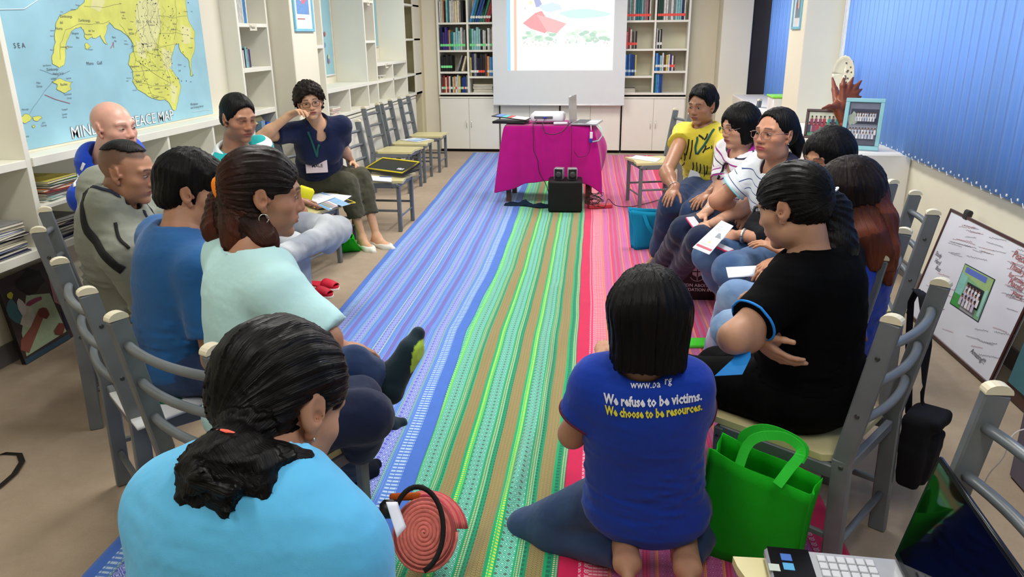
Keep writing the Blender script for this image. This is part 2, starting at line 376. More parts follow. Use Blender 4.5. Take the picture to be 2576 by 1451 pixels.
# ---------------------------------------------------------------- back wall: bookshelves and cabinets
YB = 10.145
def bx3(m, x0, x1, z0, z1, y0=YB, y1=YB+.33, bev=.002): m.box(((x0+x1)/2, (y0+y1)/2, (z0+z1)/2), (x1-x0, y1-y0, z1-z0), None, bev)
def bookcase(label, x0, x1, xm, lv, rv):
    u = thing('bookcase', ((x0+x1)/2, YB+.16, 0), label, 'bookcase')
    for nm, a in [('side_panel', (x0, x0+.025, .75, 2.42)), ('side_panel', (x1-.025, x1, .75, 2.42)), ('divider', (xm-.012, xm+.012, .775, 2.42)), ('bottom_board', (x0+.025, x1-.025, .75, .775)), ('top_board', (x0, x1, 2.42, 2.445))]:
        m = MB(); bx3(m, *a); m.build(nm, WHITE, u)
    m = MB(); bx3(m, x0, x1, .75, 2.42, YB+.33, YB+.34); m.build('back_panel', SHADEWALL, u)
    for (xa, xb, zs) in ((x0+.025, xm-.012, lv), (xm+.012, x1-.025, rv)):
        for z in zs: m = MB(); bx3(m, xa, xb, z-.025, z); m.build('shelf_board', WHITE, u)
    return u
bookcase('white bookcase left of the projection screen, two columns of books', -2.35, -1.52, -1.945, (1.045, 1.315, 1.655, 2.05), (.985, 1.315, 1.655, 2.05))
bookcase('white bookcase right of the projection screen, partly empty', .03, .87, .443, (.985, 1.315, 1.655, 2.05), (1.045, 1.315, 1.655, 2.05))
def backcab(x0, x1, label, grp=None):
    c = thing('storage_cabinet', ((x0+x1)/2, YB+.16, 0), label, 'cabinet', grp)
    m = MB(); bx3(m, x0, x1, .035, .705, YB+.018); m.build('body', WHITE, c)
    m = MB(); bx3(m, x0, x1, .705, .725); m.build('top_board', WHITE, c)
    m = MB(); bx3(m, x0, x1, 0, .035, YB+.03); m.build('plinth', DARK, c)
    xm = (x0+x1)/2
    for k, (a, b_) in enumerate(((x0+.012, xm-.002), (xm+.002, x1-.012))):
        m = MB(); bx3(m, a, b_, .04, .70, YB, YB+.017); d = m.build('door', WHITE, c)
        hx = b_-.03 if k == 0 else a+.03
        MB().tube([(hx, YB-.001, .42), (hx, YB-.02, .415), (hx, YB-.02, .335), (hx, YB-.001, .33)], .005, 8).build('handle', HAN, d, True)
for i, (a, b_) in enumerate(((-2.35, -1.55), (-1.53, -.75), (-.73, .05), (.07, .87))):
    backcab(a, b_, ['white two-door storage cabinet at the left end of the back wall', 'white storage cabinet behind the left half of the pink table', 'white storage cabinet behind the right half of the pink table', 'white two-door storage cabinet at the right end of the back wall'][i])
structure(MB().box((-.74, YB+.2, .7375), (3.22, .24, .024)).build('gap_shade_strip', DARK))  # dark strip filling the gap under the bookcases, its shade put into the colour

# books: every one its own thing
BOOKN = [0]
PAL = {'blue': (34, 70, 140), 'teal': (30, 110, 120), 'aqua': (140, 190, 190), 'purple': (62, 44, 120), 'white': (214, 214, 206), 'grey': (130, 130, 128), 'black': (26, 26, 30), 'cream': (222, 210, 176),
       'red': (150, 40, 46), 'orange': (220, 150, 90), 'green': (40, 120, 90), 'navy': (22, 34, 78), 'yellow': (214, 200, 90), 'brown': (96, 66, 52), 'sky': (70, 140, 205), 'dkgreen': (20, 66, 52), 'pink': (200, 110, 120)}
PAGE = mat('book_pages', (232, 226, 208), .8, .1); TAGM = {'g': mat('green_tape', (130, 235, 150), .5), 'r': mat('red_tape', (255, 84, 70), .5), 'w': mat('white_tape', (235, 235, 225), .5), 'b': mat('blue_tape', (120, 190, 240), .5)}
def book(x, y, z, w, h, d, col, lean, axis, tape, label, group):
    """upright book; axis 'x' = spines face -Y on the back wall, 'y' = spines face +X on the left wall"""
    c = mat('cover_'+col, PAL[col], .5, .4, var=.15, scale=30)
    R = roty(lean) if axis == 'x' else rotz(math.pi/2) @ roty(lean)
    off = np.array([w/2*math.cos(lean)+(h/2*math.sin(lean) if lean > 0 else 0)*0, 0, 0])
    ctr = np.array([x, y, z])+np.array([0, 0, h/2*math.cos(lean)+abs(math.sin(lean))*w/2+.001])
    P = lambda q: R @ np.array(q)+ctr
    t = thing('book', (x, y, z), label, 'book', group)
    m = MB(); m.box(P((0, -d/2+.002, 0)), (w, .004, h), R, .001)
    for s in (-1, 1): m.box(P((s*(w/2-.0012), 0, 0)), (.0024, d, h), R)
    m.build('cover', c, t)
    m = MB(); m.box(P((0, .002, 0)), (w-.005, d-.012, h-.008), R); m.build('pages', PAGE, t)
    if tape:
        m = MB(); m.box(P((0, -d/2-.0006, -h/2+.06)), (w*.98, .0012, .03), R); m.build('spine_tape', TAGM[tape], t)
    return t
NUMW = ['first', 'second', 'third', 'fourth', 'fifth', 'sixth', 'seventh', 'eighth', 'ninth', 'tenth', 'eleventh', 'twelfth', 'thirteenth', 'fourteenth', 'fifteenth', 'sixteenth', 'seventeenth', 'eighteenth']
CNAME = {'sky': 'bright blue', 'dkgreen': 'dark green', 'aqua': 'pale aqua', 'navy': 'navy blue'}
def row(x0, x1, z, cols, h, tape, place, lean=0, hj=.02, y=None, wj=(.016, .034), d=.17):
    x = x0+.01; g = 'books in '+place; yy = (YB+.03+d/2) if y is None else y
    hgts = []
    for i, c in enumerate(cols):
        w = random.uniform(*wj); hh = h+random.uniform(-hj, hj); la = lean*(.8+.4*random.random())
        step = (w)/max(.35, math.cos(la))+.002
        if x+step+hh*abs(math.sin(la))*.5 > x1: break
        cx = x+step/2+(hh/2*math.sin(la) if la > 0 else hh/2*math.sin(-la) if i == 0 and False else (0 if la >= 0 else 0))
        book(cx if la == 0 else x+step/2+hh/2*abs(math.sin(la))*(1), yy, z, w, hh, d, c, -la if la < 0 else la, 'x', tape[i % len(tape)] if tape else None,
             '%s %s book from the left in %s' % (NUMW[min(i, 17)], CNAME.get(c, c), place), g)
        x += step
X0, XM, X1 = -2.325, -1.957, -1.545
row(X0, XM, 1.655, ['white', 'white', 'orange', 'black', 'aqua', 'teal', 'white', 'white', 'cream', 'cream', 'cream', 'grey', 'black'], .27, '', 'the upper left case, top row, left cell')
row(-1.933, X1, 1.655, ['sky', 'teal', 'blue', 'blue', 'teal', 'green', 'green', 'red', 'red'], .28, 'w', 'the upper left case, top row, right cell', .30, .01)
row(X0, XM, 1.315, ['navy', 'purple', 'purple', 'purple', 'orange', 'teal', 'teal', 'aqua', 'aqua', 'aqua', 'white', 'grey', 'grey', 'brown', 'black'], .25, 'ggggggg', 'the left case, second row, left cell', 0, .035)
row(-1.933, X1, 1.315, ['green', 'aqua', 'aqua', 'aqua', 'aqua', 'black', 'white', 'white', 'black', 'white', 'grey', 'cream', 'cream', 'grey', 'white'], .26, 'gggww', 'the left case, second row, right cell', 0, .025)
row(X0, XM-.2, 1.045, ['black', 'black', 'black', 'black', 'black', 'brown'], .2, 'ggg', 'the left case, third row, left cell', 0, .015)
row(-2.13, XM, 1.045, ['grey', 'black', 'cream'], .2, '', 'the left case, third row, leaning part', .35, .01)
row(-1.933, X1, .985, ['yellow', 'navy', 'grey', 'navy', 'black', 'black', 'black', 'brown', 'orange', 'sky', 'sky', 'red', 'navy'], .25, ['w', 'w', 'w', 'w', 'r', 'r', 'r', None], 'the left case, third row, right cell', 0, .035)
row(X0, XM, .775, ['brown', 'red', 'cream', 'red', 'white', 'black', 'cream', 'orange', 'white', 'white', 'yellow', 'navy', 'blue', 'blue', 'blue', 'grey'], .21, ['w', 'g', 'w', 'r', 'w'], 'the left case, bottom row, left cell', .0, .02, wj=(.014, .024))
row(.055, .43, 1.655, ['black', 'grey', 'aqua', 'grey', 'white', 'teal', 'teal', 'teal', 'aqua', 'grey', 'grey', 'pink', 'black', 'white'], .26, 'r', 'the right case, top row, left cell', 0, .025, wj=(.014, .028))
row(.455, .845, 1.655, ['dkgreen', 'dkgreen', 'dkgreen', 'white', 'white', 'grey', 'white', 'grey', 'aqua', 'aqua', 'aqua', 'navy', 'white'], .27, 'r', 'the right case, top row, right cell', 0, .02)
row(.055, .30, 1.315, ['black', 'pink', 'red', 'white', 'brown', 'grey', 'black'], .23, 'r', 'the right case, second row, left cell', 0, .03)
row(.455, .62, 1.315, ['white', 'black', 'white', 'black'], .23, 'w', 'the right case, second row, right cell', 0, .02, wj=(.012, .02))
row(.055, .34, .985, ['sky', 'sky', 'blue', 'sky', 'blue', 'blue', 'blue', 'yellow'], .26, ['b', 'w'], 'the right case, third row, left cell', 0, .008, wj=(.014, .022))
row(.455, .845, 1.045, ['sky', 'blue', 'aqua', 'white', 'brown', 'yellow', 'white', 'purple', 'white', 'brown'], .2, ['w', 'w', 'w', 'w', 'w', 'w', 'w', 'r', 'r', 'r'], 'the right case, third row, right cell', .0, .02)
row(.455, .60, .775, ['teal', 'sky', 'sky', 'blue', 'blue'], .23, '', 'the right case, bottom row, right cell', 0, .008, wj=(.014, .02))
def flat_stack(pre, cx, cy, z, n, w, d, cols, place, axis='x', jit=.02, th=(.004, .012), label=None, names=None):
    for i in range(n):
        t_ = random.uniform(*th); c = cols[i % len(cols)]
        R = rotz(random.uniform(-jit, jit)*6); ww = w*random.uniform(.93, 1); dd = d*random.uniform(.93, 1)
        px_, py_ = cx+random.uniform(-jit, jit)*.5, cy+random.uniform(-jit, jit)*.5
        t = thing(pre, (px_, py_, z), '%s %s %s' % (CNAME.get(c, c), pre.replace('_', ' '), ('at the bottom of ' if i == 0 else 'on top of ' if i == n-1 else '%s from the bottom of ' % NUMW[i])+place), pre.split('_')[-1], 'stack: '+place)
        m = MB(); cm = mat('cover_'+c, PAL[c], .4, .4, var=.15, scale=30)
        m.box((px_, py_, z+.0007), (ww, dd, .0012), R); m.box((px_, py_, z+t_-.0007), (ww, dd, .0012), R); m.build('cover', cm, t)
        MB().box((px_, py_, z+t_/2), (ww-.006, dd-.006, t_-.0028), R).build('pages', PAGE, t)
        z += t_+.0008
    return z
flat_stack('journal', -1.76, YB+.14, .775, 9, .27, .2, ['grey', 'white', 'cream'], 'the pile in the left case, bottom right cell', jit=.01, th=(.008, .014))
flat_stack('journal', .15, YB+.14, .775, 4, .16, .2, ['white', 'grey'], 'the pile in the right case, bottom left cell', jit=.006, th=(.01, .016))
flat_stack('magazine', -2.71, 2.83, .605, 12, .27, .25, ['navy', 'black', 'white', 'blue', 'cream', 'grey'], 'the nearest magazine pile on the left wall', jit=.02, th=(.006, .014))
flat_stack('magazine', -2.71, 3.24, .785, 9, .27, .24, ['white', 'aqua', 'white', 'brown', 'red', 'orange', 'brown', 'green', 'yellow'], 'the magazine pile under the map', jit=.02, th=(.006, .012))
flat_stack('magazine', -2.71, 3.24, .60, 9, .27, .24, ['navy', 'brown', 'grey', 'cream', 'white', 'black'], 'the lower magazine pile under the map', jit=.02, th=(.006, .012))
flat_stack('magazine', -2.70, 8.44, 1.04, 4, .22, .2, ['white', 'cream', 'grey'], 'the small pile in the far pigeonhole', jit=.03, th=(.008, .014))
flat_stack('journal', -2.69, 6.93, .81, 4, .22, .18, ['pink', 'white', 'pink', 'white'], 'the pile under the faded poster', jit=.02, th=(.01, .02))
def lrow(y0, z, cols, h, place, lean=0, wj=(.012, .022), d=.2, tape=''):
    y = y0
    for i, c in enumerate(cols):
        w = random.uniform(*wj); hh = h+random.uniform(-.012, .012); st = w/math.cos(lean)+.002
        book(XF-.04-d/2, y+st/2+hh/2*math.sin(abs(lean)), z, w, hh, d, c, lean, 'y', tape[i % len(tape)] if tape else None, '%s %s book from the camera in %s' % (NUMW[i], CNAME.get(c, c), place), 'books in '+place)
        y += st
lrow(5.14, 1.59, ['navy', 'white', 'white', 'white', 'white', 'white', 'white', 'white', 'sky', 'sky', 'white'], .27, 'the column beside the map, top shelf', 0, (.014, .02))
lrow(5.14, 1.295, ['yellow', 'pink', 'white', 'orange', 'white', 'navy', 'aqua', 'aqua', 'grey', 'purple'], .13, 'the column beside the map, middle shelf', 0, (.012, .02), .14)
lrow(5.14, 1.0, ['brown', 'cream', 'grey', 'grey'], .16, 'the column beside the map, lower shelf', 0, (.012, .02), .16)
lrow(6.3, 1.43, ['cream', 'white', 'cream', 'white'], .3, 'the narrow column past the pillar', 0, (.016, .022))
lrow(7.26, .81, ['orange', 'cream', 'yellow'], .17, 'the cell under the faded poster', 0, (.01, .018))
lrow(7.84, 1.455, ['red', 'white', 'grey'], .12, 'the column between the two posters', .25, (.012, .018))
lrow(9.37, 1.465, ['red', 'black'], .26, 'the column in the far left corner', .0, (.012, .018))
for i in range(4):
    y = 5.17+i*.085; col = ['white', 'yellow', 'grey', 'blue'][i]
    t = thing('ring_binder', (-2.66, y, .6), ['white ring binder in the dark bay behind the man in the striped polo', 'yellow spiral notebook standing among the binders behind the striped polo', 'pale grey ring binder beside the yellow notebook', 'bright blue ring binder at the right end of the low bay'][i], 'binder')
    cm = mat('binder_'+col, dict(white=(225, 225, 220), yellow=(236, 208, 40), grey=(120, 150, 180), blue=(30, 90, 200))[col], .4)
    m = MB(); h = (.31, .24, .32, .3)[i]; w_ = .06
    m.box((-2.56, y, .6+h/2), (.004, w_, h)); m.box((-2.68, y-w_/2, .6+h/2), (.24, .003, h)); m.box((-2.68, y+w_/2, .6+h/2), (.24, .003, h)); m.build('cover', cm, t)
    MB().box((-2.69, y, .6+h/2), (.2, w_-.012, h-.02)).build('paper', PAGE, t)
t = MB().box((-2.6, 5.33, .93), (.004, .18, .07), rotx(0) @ roty(-.5)); tag(t.build('shelf_label', mat('label_card', (190, 180, 130), .6)), 'yellowish label card taped under the column shelf beside the map', 'label')
def card(loc, w, h, txt, label):
    t = thing('shelf_label', loc, label, 'label')
    MB().box(loc, (.002, w, h)).build('card', mat('label_paper', (228, 222, 200), .6), t)
    m = MB(); put_text(m, txt, .03, (loc[0]+.001, loc[1]-w*.42, loc[2]-.01), (0, 1, 0), (0, 0, 1), 0); m.build('lettering', mat('label_ink', (60, 60, 60), .6), t)
card((XF+.002, 5.33, 1.565), .11, .045, 'Peace', 'small white card label on the shelf edge under the tall white files')
card((XF+.002, 8.5, 1.185), .10, .05, 'Conflict', 'small white card label on the pigeonhole edge at the far left')
card((XF+.002, 7.98, 1.815), .08, .04, 'Arts', 'small white card label at the top of the column between posters')
# ---------------------------------------------------------------- chairs
STEEL = mat('grey_enamel', (112, 118, 122), .38, .5, .25, var=.10, scale=14, bump=.05, bscale=300)
SEATM = mat('seat_laminate', (214, 204, 150), .3, .5, var=.04, scale=6); CAPM = mat('cream_cap', (222, 214, 186), .4); BOLT = mat('bolt_steel', (90, 92, 94), .3, .6, .8)
def make_chair():
    r = thing('chair', (0, 0, 0), 'c', 'chair'); w = .195
    n = 12; front = [(w*(2*i/n-1), .20-.022*math.cos(math.pi*(i/n-.5))**2+.008*abs(math.sin(3*math.pi*(i/n-.5)))) for i in range(n+1)]
    poly = [(-w+.03, -.175), (w-.03, -.175), (w, -.14)]+front[::-1]+[(-w, -.14)]
    MB().prism(poly, .392, .412).build('seat', SEATM, r)
    for s in (-1, 1):
        m = MB(); m.bar((s*w, -.205, 0), (s*w, -.195, .42), .026, .05, (0, 1, 0), .004); m.bar((s*w, -.195, .415), (s*w, -.262, .828), .026, .05, (0, 1, 0), .004); m.build('post', STEEL, r)
        m = MB(); m.prism([(-.026, 0)]+[(-.026*math.cos(a), .016*math.sin(a)+.004) for a in np.linspace(0, math.pi, 9)]+[(.026, 0)], -.0135, .0135, np.array([[0, 0, 1.], [1, 0, 0], [0, 1, 0]]), (s*w, -.2622, .828)); m.build('cap', CAPM, r)
        MB().bar((s*(w-.005), .165, 0), (s*(w-.005), .165, .385), .03, .03, (0, 1, 0), .004).build('leg', STEEL, r)
        MB().bar((s*(w-.004), -.18, .372), (s*(w-.004), .165, .372), .02, .038, (0, 0, 1), .003).build('side_rail', STEEL, r)
        MB().bar((s*(w-.005), -.19, .17), (s*(w-.005), .155, .17), .014, .018, (0, 0, 1), .003).build('stretcher', STEEL, r)
        m = MB()
        for (y, z) in ((-.245, .73), (-.218, .56), (-.197, .40)): m.lathe([(.0001, 0), (.007, 0), (.005, .004), (.0001, .004)], (s*(w+.013), y, z), 8, roty(s*math.pi/2))
        for (y, z) in ((.165, .36), (.12, .36)): m.lathe([(.0001, 0), (.007, 0), (.005, .004), (.0001, .004)], (s*(w+.011), y, z), 8, roty(s*math.pi/2))
        o = m.build('bolts', BOLT, r); o['kind'] = 'stuff'
    MB().bar((-w+.02, .165, .374), (w-.02, .165, .374), .02, .034, (0, 0, 1), .003).build('front_rail', STEEL, r)
    MB().bar((-w+.02, -.195, .374), (w-.02, -.195, .374), .02, .034, (0, 0, 1), .003).build('back_rail', STEEL, r)
    MB().bar((-w+.02, .165, .12), (w-.02, .165, .12), .012, .014, (0, 0, 1), .002).build('stretcher', STEEL, r)
    for z in (.535, .645, .755):
        yb = -.195-(z-.415)*.162
        MB().tube([(w*t*.97, yb-.026*(1-t*t), z) for t in np.linspace(-1, 1, 11)], .0125, 10).build('rung', STEEL, r, True)
    MB().tube([(-w*.95, -.2, .13), (w*.95, -.2, .13)], .011, 10).build('rung', STEEL, r, True)
    return r
CH0 = make_chair(); _used = []
def chair(x, y, deg, label):
    o = CH0 if not _used else copy_tree(CH0); _used.append(1)
    o.location = (x, y, 0); o.rotation_euler = (0, 0, math.radians(deg-90)); o['label'] = label; o['group'] = 'grey metal chairs in the discussion circle'; return o
def chair_front(a, b, label):   # from the floor points of its two front legs
    a, b = np.array(a[:2]), np.array(b[:2]); d = nrm2(b-a); f = np.array([d[1], -d[0]]); m = (a+b)/2
    if True: c = m-f*.165
    return chair(c[0], c[1], math.degrees(math.atan2(f[1], f[0])), label)
def nrm2(v): return v/np.linalg.norm(v)
chair(-.945, 1.79, 64, 'grey chair nearest the camera in the left row, under the woman with the orange scrunchie')
chair(-1.405, 2.14, 47, 'grey chair whose seat holds teal folder and map papers behind the man in blue')
chair(-1.99, 2.76, 35, 'grey chair under the man in the grey jacket, edge-on to the camera')
chair(-2.2, 3.38, 12, 'grey chair under the bald man in blue')
chair(-2.10, 3.93, -8, 'grey chair under the man in the striped polo')
chair(-2.08, 4.72, -12, 'grey chair loaded with brochures between the striped polo man and the woman in navy')
chair(-2.17, 5.33, -8, 'grey chair under the woman in the navy polo')
chair(-1.86, 5.96, 0, 'grey chair holding the black and yellow bag beside the woman in navy')
for a, b, lb in (((1030, 487), (1060, 468), 'empty grey chair, nearest of the three facing the carpet by the left cabinets'), ((1068, 461), (1087, 443), 'grey chair with a blue-white leaflet on its seat, middle of three by the cabinets'), ((1105, 435), (1124, 419), 'empty grey chair nearest the back wall on the left')):
    chair_front(FLR(*a), FLR(*b), lb)
chair(.34, 7.01, 195.6, 'empty grey chair with white papers right of the pink table')
chair(.68, 5.37, 205, 'grey chair under the woman in the yellow shirt')
chair(.88, 4.46, 200, 'grey chair under the woman in the striped pink polo')
chair(.98, 3.82, 195, 'grey chair under the woman with rimless glasses')
chair(1.0, 3.29, 170, 'grey chair under the woman mostly hidden on the right')
chair(.69, 2.69, 152, 'grey chair under the woman with long reddish hair')
chair(.585, 2.14, 144, 'grey chair under the woman in black, a shoulder bag hung on its back')
chair(.50, 1.25, 182, 'grey chair at the lower right holding the open laptop')
chair(-.52, .72, 78, 'grey chair under the foreground woman in light blue')
chair(1.36, 8.0, 215, 'grey chair standing by the far ledge next to the second blinds')

# ---------------------------------------------------------------- woven runners
def rugmat(kind, c1, c2=None, c3=None, s=.02):
    nm = 'weave_%s_%s_%s' % (kind, '%02x%02x%02x' % c1, round(s, 3))
    if nm in MATS: return MATS[nm]
    m, t, b = base(nm, .85, .15); uv = t.sep(t.co('UV')); u, v = uv[0], uv[1]; A = sr(c1); B = sr(c2) if c2 else A; Cc = sr(c3) if c3 else B
    tri = lambda x: t.m('ABSOLUTE', t.m('SUBTRACT', t.m('FRACT', x), .5))       # 0..0.5
    if kind == 'solid': c = t.mix(t.mapr(t.noise(t.co(), 9, 3), .3, .7), A, tuple(q*.9 for q in A))
    elif kind == 'diamond':
        U = t.m('DIVIDE', u, s); V = t.m('DIVIDE', v, s); p = t.m('ADD', tri(U), t.m('MULTIPLY', tri(V), 1.0))
        q = tri(t.m('MULTIPLY', p, 4.0)); c = t.mix(t.m('GREATER_THAN', q, .19), A, B); c = t.mix(t.m('LESS_THAN', p, .17), c, Cc); c = t.mix(t.m('GREATER_THAN', p, .86), c, A)
    elif kind == 'zig':
        V = t.m('ADD', t.m('DIVIDE', v, s), t.m('MULTIPLY', tri(t.m('DIVIDE', u, s*.9)), 1.6)); c = t.mix(t.m('GREATER_THAN', tri(V), .25), A, B)
        c = t.mix(t.m('LESS_THAN', tri(t.m('DIVIDE', u, s*1.8)), .06), c, Cc)
    elif kind == 'dash':   # cross dashes with ragged ends
        n = t.noise(t.comb(0, t.m('MULTIPLY', v, 1/s)), 1.3, 1); e = t.m('ADD', t.m('MULTIPLY', tri(t.m('DIVIDE', v, s)), 2), t.m('MULTIPLY', t.m('SUBTRACT', n, .5), .8)); c = t.mix(t.m('GREATER_THAN', e, .55), A, B)
        c = t.mix(t.m('GREATER_THAN', tri(t.m('DIVIDE', u, s*1.1)), .44), c, A)
    elif kind == 'dots':
        c = t.mix(t.m('MULTIPLY', t.m('GREATER_THAN', tri(t.m('DIVIDE', v, s)), .22), t.m('GREATER_THAN', tri(t.m('DIVIDE', u, s)), .18)), A, B)
        c = t.mix(t.m('LESS_THAN', tri(t.m('DIVIDE', u, s*2)), .05), c, Cc)
    elif kind == 'scale':
        ro = t.m('FLOOR', t.m('DIVIDE', u, s)); V = t.m('ADD', t.m('DIVIDE', v, s*.8), t.m('MULTIPLY', ro, .5)); fu = tri(t.m('DIVIDE', u, s)); e = t.m('ADD', tri(V), t.m('MULTIPLY', fu, fu)); c = t.mix(t.m('GREATER_THAN', e, .42), A, B)
        c = t.mix(t.m('MULTIPLY', t.m('LESS_THAN', tri(V), .10), t.m('LESS_THAN', fu, .10)), c, Cc)
    elif kind == 'line': c = t.mix(t.m('GREATER_THAN', tri(t.m('DIVIDE', u, s)), .28), A, B); c = t.mix(t.m('MULTIPLY', t.m('GREATER_THAN', tri(t.m('DIVIDE', v, .009)), .3), .25), c, Cc)
    elif kind == 'figure':
        V = t.m('FRACT', t.m('DIVIDE', v, s)); U = t.m('FRACT', t.m('DIVIDE', u, s)); du = t.m('SUBTRACT', U, .5); dv = t.m('SUBTRACT', V, .5); r = t.m('SQRT', t.m('ADD', t.m('MULTIPLY', du, du), t.m('MULTIPLY', dv, dv)))
        ring = t.m('LESS_THAN', t.m('ABSOLUTE', t.m('SUBTRACT', r, .26)), .07); legs = t.m('LESS_THAN', t.m('ABSOLUTE', t.m('SUBTRACT', t.m('ABSOLUTE', du), t.m('ABSOLUTE', t.m('MULTIPLY', dv, .7)))), .045); c = t.mix(t.m('MAXIMUM', ring, t.m('MULTIPLY', legs, t.m('GREATER_THAN', dv, -.1))), A, B)
    th = t.noise(t.comb(t.m('MULTIPLY', u, 60), t.m('MULTIPLY', v, 700)), 1, 2); c = t.mix(t.m('MULTIPLY', t.mapr(th, .4, .7), .22), c, tuple(q*.55 for q in A))
    t.put(b.inputs['Base Color'], c); t.put(b.inputs['Normal'], t.bump(th, .35, .001)); b.inputs['Sheen Weight'].default_value = .25
    MATS[nm] = m; return m
def runner(name, label, left, right, bands, ridges, z0, edge_fn=None, near_cut=None):
    """left/right: (y, x) polylines of the two long edges; bands: (width share, material)"""
    ly = sorted(left); ry = sorted(right); y0 = ly[0][0]; y1 = ly[-1][0]; tot = sum(b_[0] for b_ in bands)
    cols = [0]; mi = []
    for bi, (w_, m_) in enumerate(bands):
        n = max(1, int(round(w_/tot*64)))
        for k in range(n): cols.append(cols[-1]+w_/tot/n); mi.append(bi)
    ny = int((y1-y0)/.035); mats = []; idx = []
    for b_ in bands:
        if b_[1] not in mats: mats.append(b_[1])
        idx.append(mats.index(b_[1]))
    L = lambda y: np.interp(y, [p[0] for p in ly], [p[1] for p in ly]); R = lambda y: np.interp(y, [p[0] for p in ry], [p[1] for p in ry]); wd_ = np.mean([R(y)-L(y) for y in np.linspace(y0, y1, 9)])
    vs = []; uvs = []; fs = []; fm = []
    for j in range(ny+1):
        y = y0+(y1-y0)*j/ny; l, r = L(y)+.004*math.sin(y*2.1)+.0015*math.sin(y*9+1), R(y)+.004*math.sin(y*1.9+2)+.0015*math.sin(y*10)
        for c_ in cols:
            x = l+(r-l)*c_; z = z0+.0015*math.sin(x*23+y*3)*math.sin(y*7.7)+.0015
            for (pts, amp, sg) in ridges:
                if pts[0][1] <= y <= pts[-1][1]:
                    xc = np.interp(y, [p[1] for p in pts], [p[0] for p in pts])+.004*math.sin(y*7); e = min(1, (y-pts[0][1])/.2, (pts[-1][1]-y)/.2); z += amp*e*math.exp(-((x-xc)/sg)**2)*(1+.3*math.sin(y*6))
            yy = y+(0 if near_cut is None else near_cut(c_, j/ny))
            vs.append((x, yy, z)); uvs.append((c_*wd_, y))
    nc = len(cols)
    for j in range(ny):
        for i in range(nc-1): fs.append((j*nc+i, j*nc+i+1, (j+1)*nc+i+1, (j+1)*nc+i)); fm.append(idx[mi[i]])
    me = bpy.data.meshes.new(name); me.from_pydata(vs, [], fs)
    for m_ in mats: me.materials.append(m_)
    me.polygons.foreach_set('material_index', fm); me.polygons.foreach_set('use_smooth', [True]*len(fs)); ul = me.uv_layers.new(name='UVMap')
    li = [v for f in fs for v in f]; ul.data.foreach_set('uv', [q for v in li for q in uvs[v]]); me.update()
    o = bpy.data.objects.new(name, me); COL.objects.link(o); md = o.modifiers.new('thick', 'SOLIDIFY'); md.thickness = .0015; md.offset = -1
    return tag(o, label, 'rug')
bA, bB, bC = (72, 118, 210), (196, 208, 244), (40, 52, 150)
BL = dict(s=rugmat('solid', bA), w=rugmat('dash', (86, 132, 214), (190, 215, 240), None, .022), t=rugmat('dots', (96, 160, 190), (206, 222, 170), (60, 110, 170), .012), d=rugmat('diamond', bB, (84, 100, 206), (92, 84, 196), .034),
          l=rugmat('line', (86, 130, 218), (108, 152, 226), (74, 108, 200), .009), p=rugmat('scale', (118, 108, 182), (96, 112, 200), (150, 96, 160), .012), b=rugmat('dots', (66, 112, 206), (170, 196, 236), bA, .008))
def blueband():
    o = [(.05, BL['s']), (.045, BL['w'])]
    for k in range(4): o += [(.010, BL['t']), (.052, BL['d']), (.010, BL['t']), (.02, BL['l']), (.018, BL['b']), (.03, BL['p']), (.012, BL['l']), (.018, BL['b']), (.014, BL['l'])]
    return o+[(.010, BL['t']), (.052, BL['d']), (.014, BL['t']), (.02, BL['l']), (.055, BL['w']), (.07, BL['s'])]
GR = dict(s=rugmat('solid', (20, 170, 110)), w=rugmat('dash', (30, 178, 112), (170, 236, 196), None, .022), y=rugmat('dots', (60, 200, 110), (206, 226, 84), (90, 214, 116), .013), d=rugmat('diamond', (150, 226, 204), (56, 150, 128), (96, 78, 72), .03),
          b=rugmat('dots', (36, 150, 110), (214, 214, 150), (120, 210, 170), .009), k=rugmat('dots', (24, 150, 104), (20, 110, 84), (30, 180, 120), .02), g=rugmat('scale', (160, 146, 92), (116, 114, 74), (190, 60, 90), .0125))
def greenband():
    o = [(.035, GR['w']), (.012, GR['y'])]
    for k in range(3): o += [(.05, GR['d']), (.006, GR['s']), (.018, GR['b']), (.016, GR['k']), (.048, GR['g']), (.010, GR['s']), (.016, GR['y']), (.006, GR['s'])]
    return o[:-2]+[(.018, GR['k']), (.016, GR['b'])]
rA = (214, 24, 84)
RD = dict(s=rugmat('solid', rA), f=rugmat('figure', (230, 40, 100), (250, 190, 200), None, .026), x=rugmat('dash', (222, 80, 112), (240, 176, 186), None, .014), o=rugmat('line', (236, 150, 80), (220, 90, 120), (240, 180, 110), .006), m=rugmat('diamond', (220, 140, 190), (186, 50, 130), (206, 90, 160), .024),
          q=rugmat('line', (206, 46, 104), (216, 80, 130), (186, 50, 110), .01), g=rugmat('scale', (190, 112, 150), (176, 70, 126), (160, 90, 150), .011))
def redband():
    o = [(.065, RD['s']), (.03, RD['f']), (.028, RD['x']), (.03, RD['x'])]
    for k in range(4): o += [(.009, RD['o']), (.045, RD['m']), (.008, RD['o']), (.02, RD['q']), (.016, RD['g']), (.02, RD['q']), (.018, RD['g'])]
    return o+[(.009, RD['o']), (.04, RD['m']), (.03, RD['f']), (.075, RD['s'])]
ER = [(1.35, -1.49), (1.655, -1.507), (3.806, -1.545), (6.0, -1.66), (10.05, -1.888)]
runner('woven_runner', 'long blue patterned woven runner on the left side of the circle', ER, [(1.35, -.62), (2.21, -.655), (3.7, -.755), (4.8, -.752), (7.13, -.87), (10.05, -.97)], blueband(),
       [([(-.78, 1.9), (-.86, 2.6), (-.98, 3.4), (-1.0, 3.9)], .016, .035)], .006)
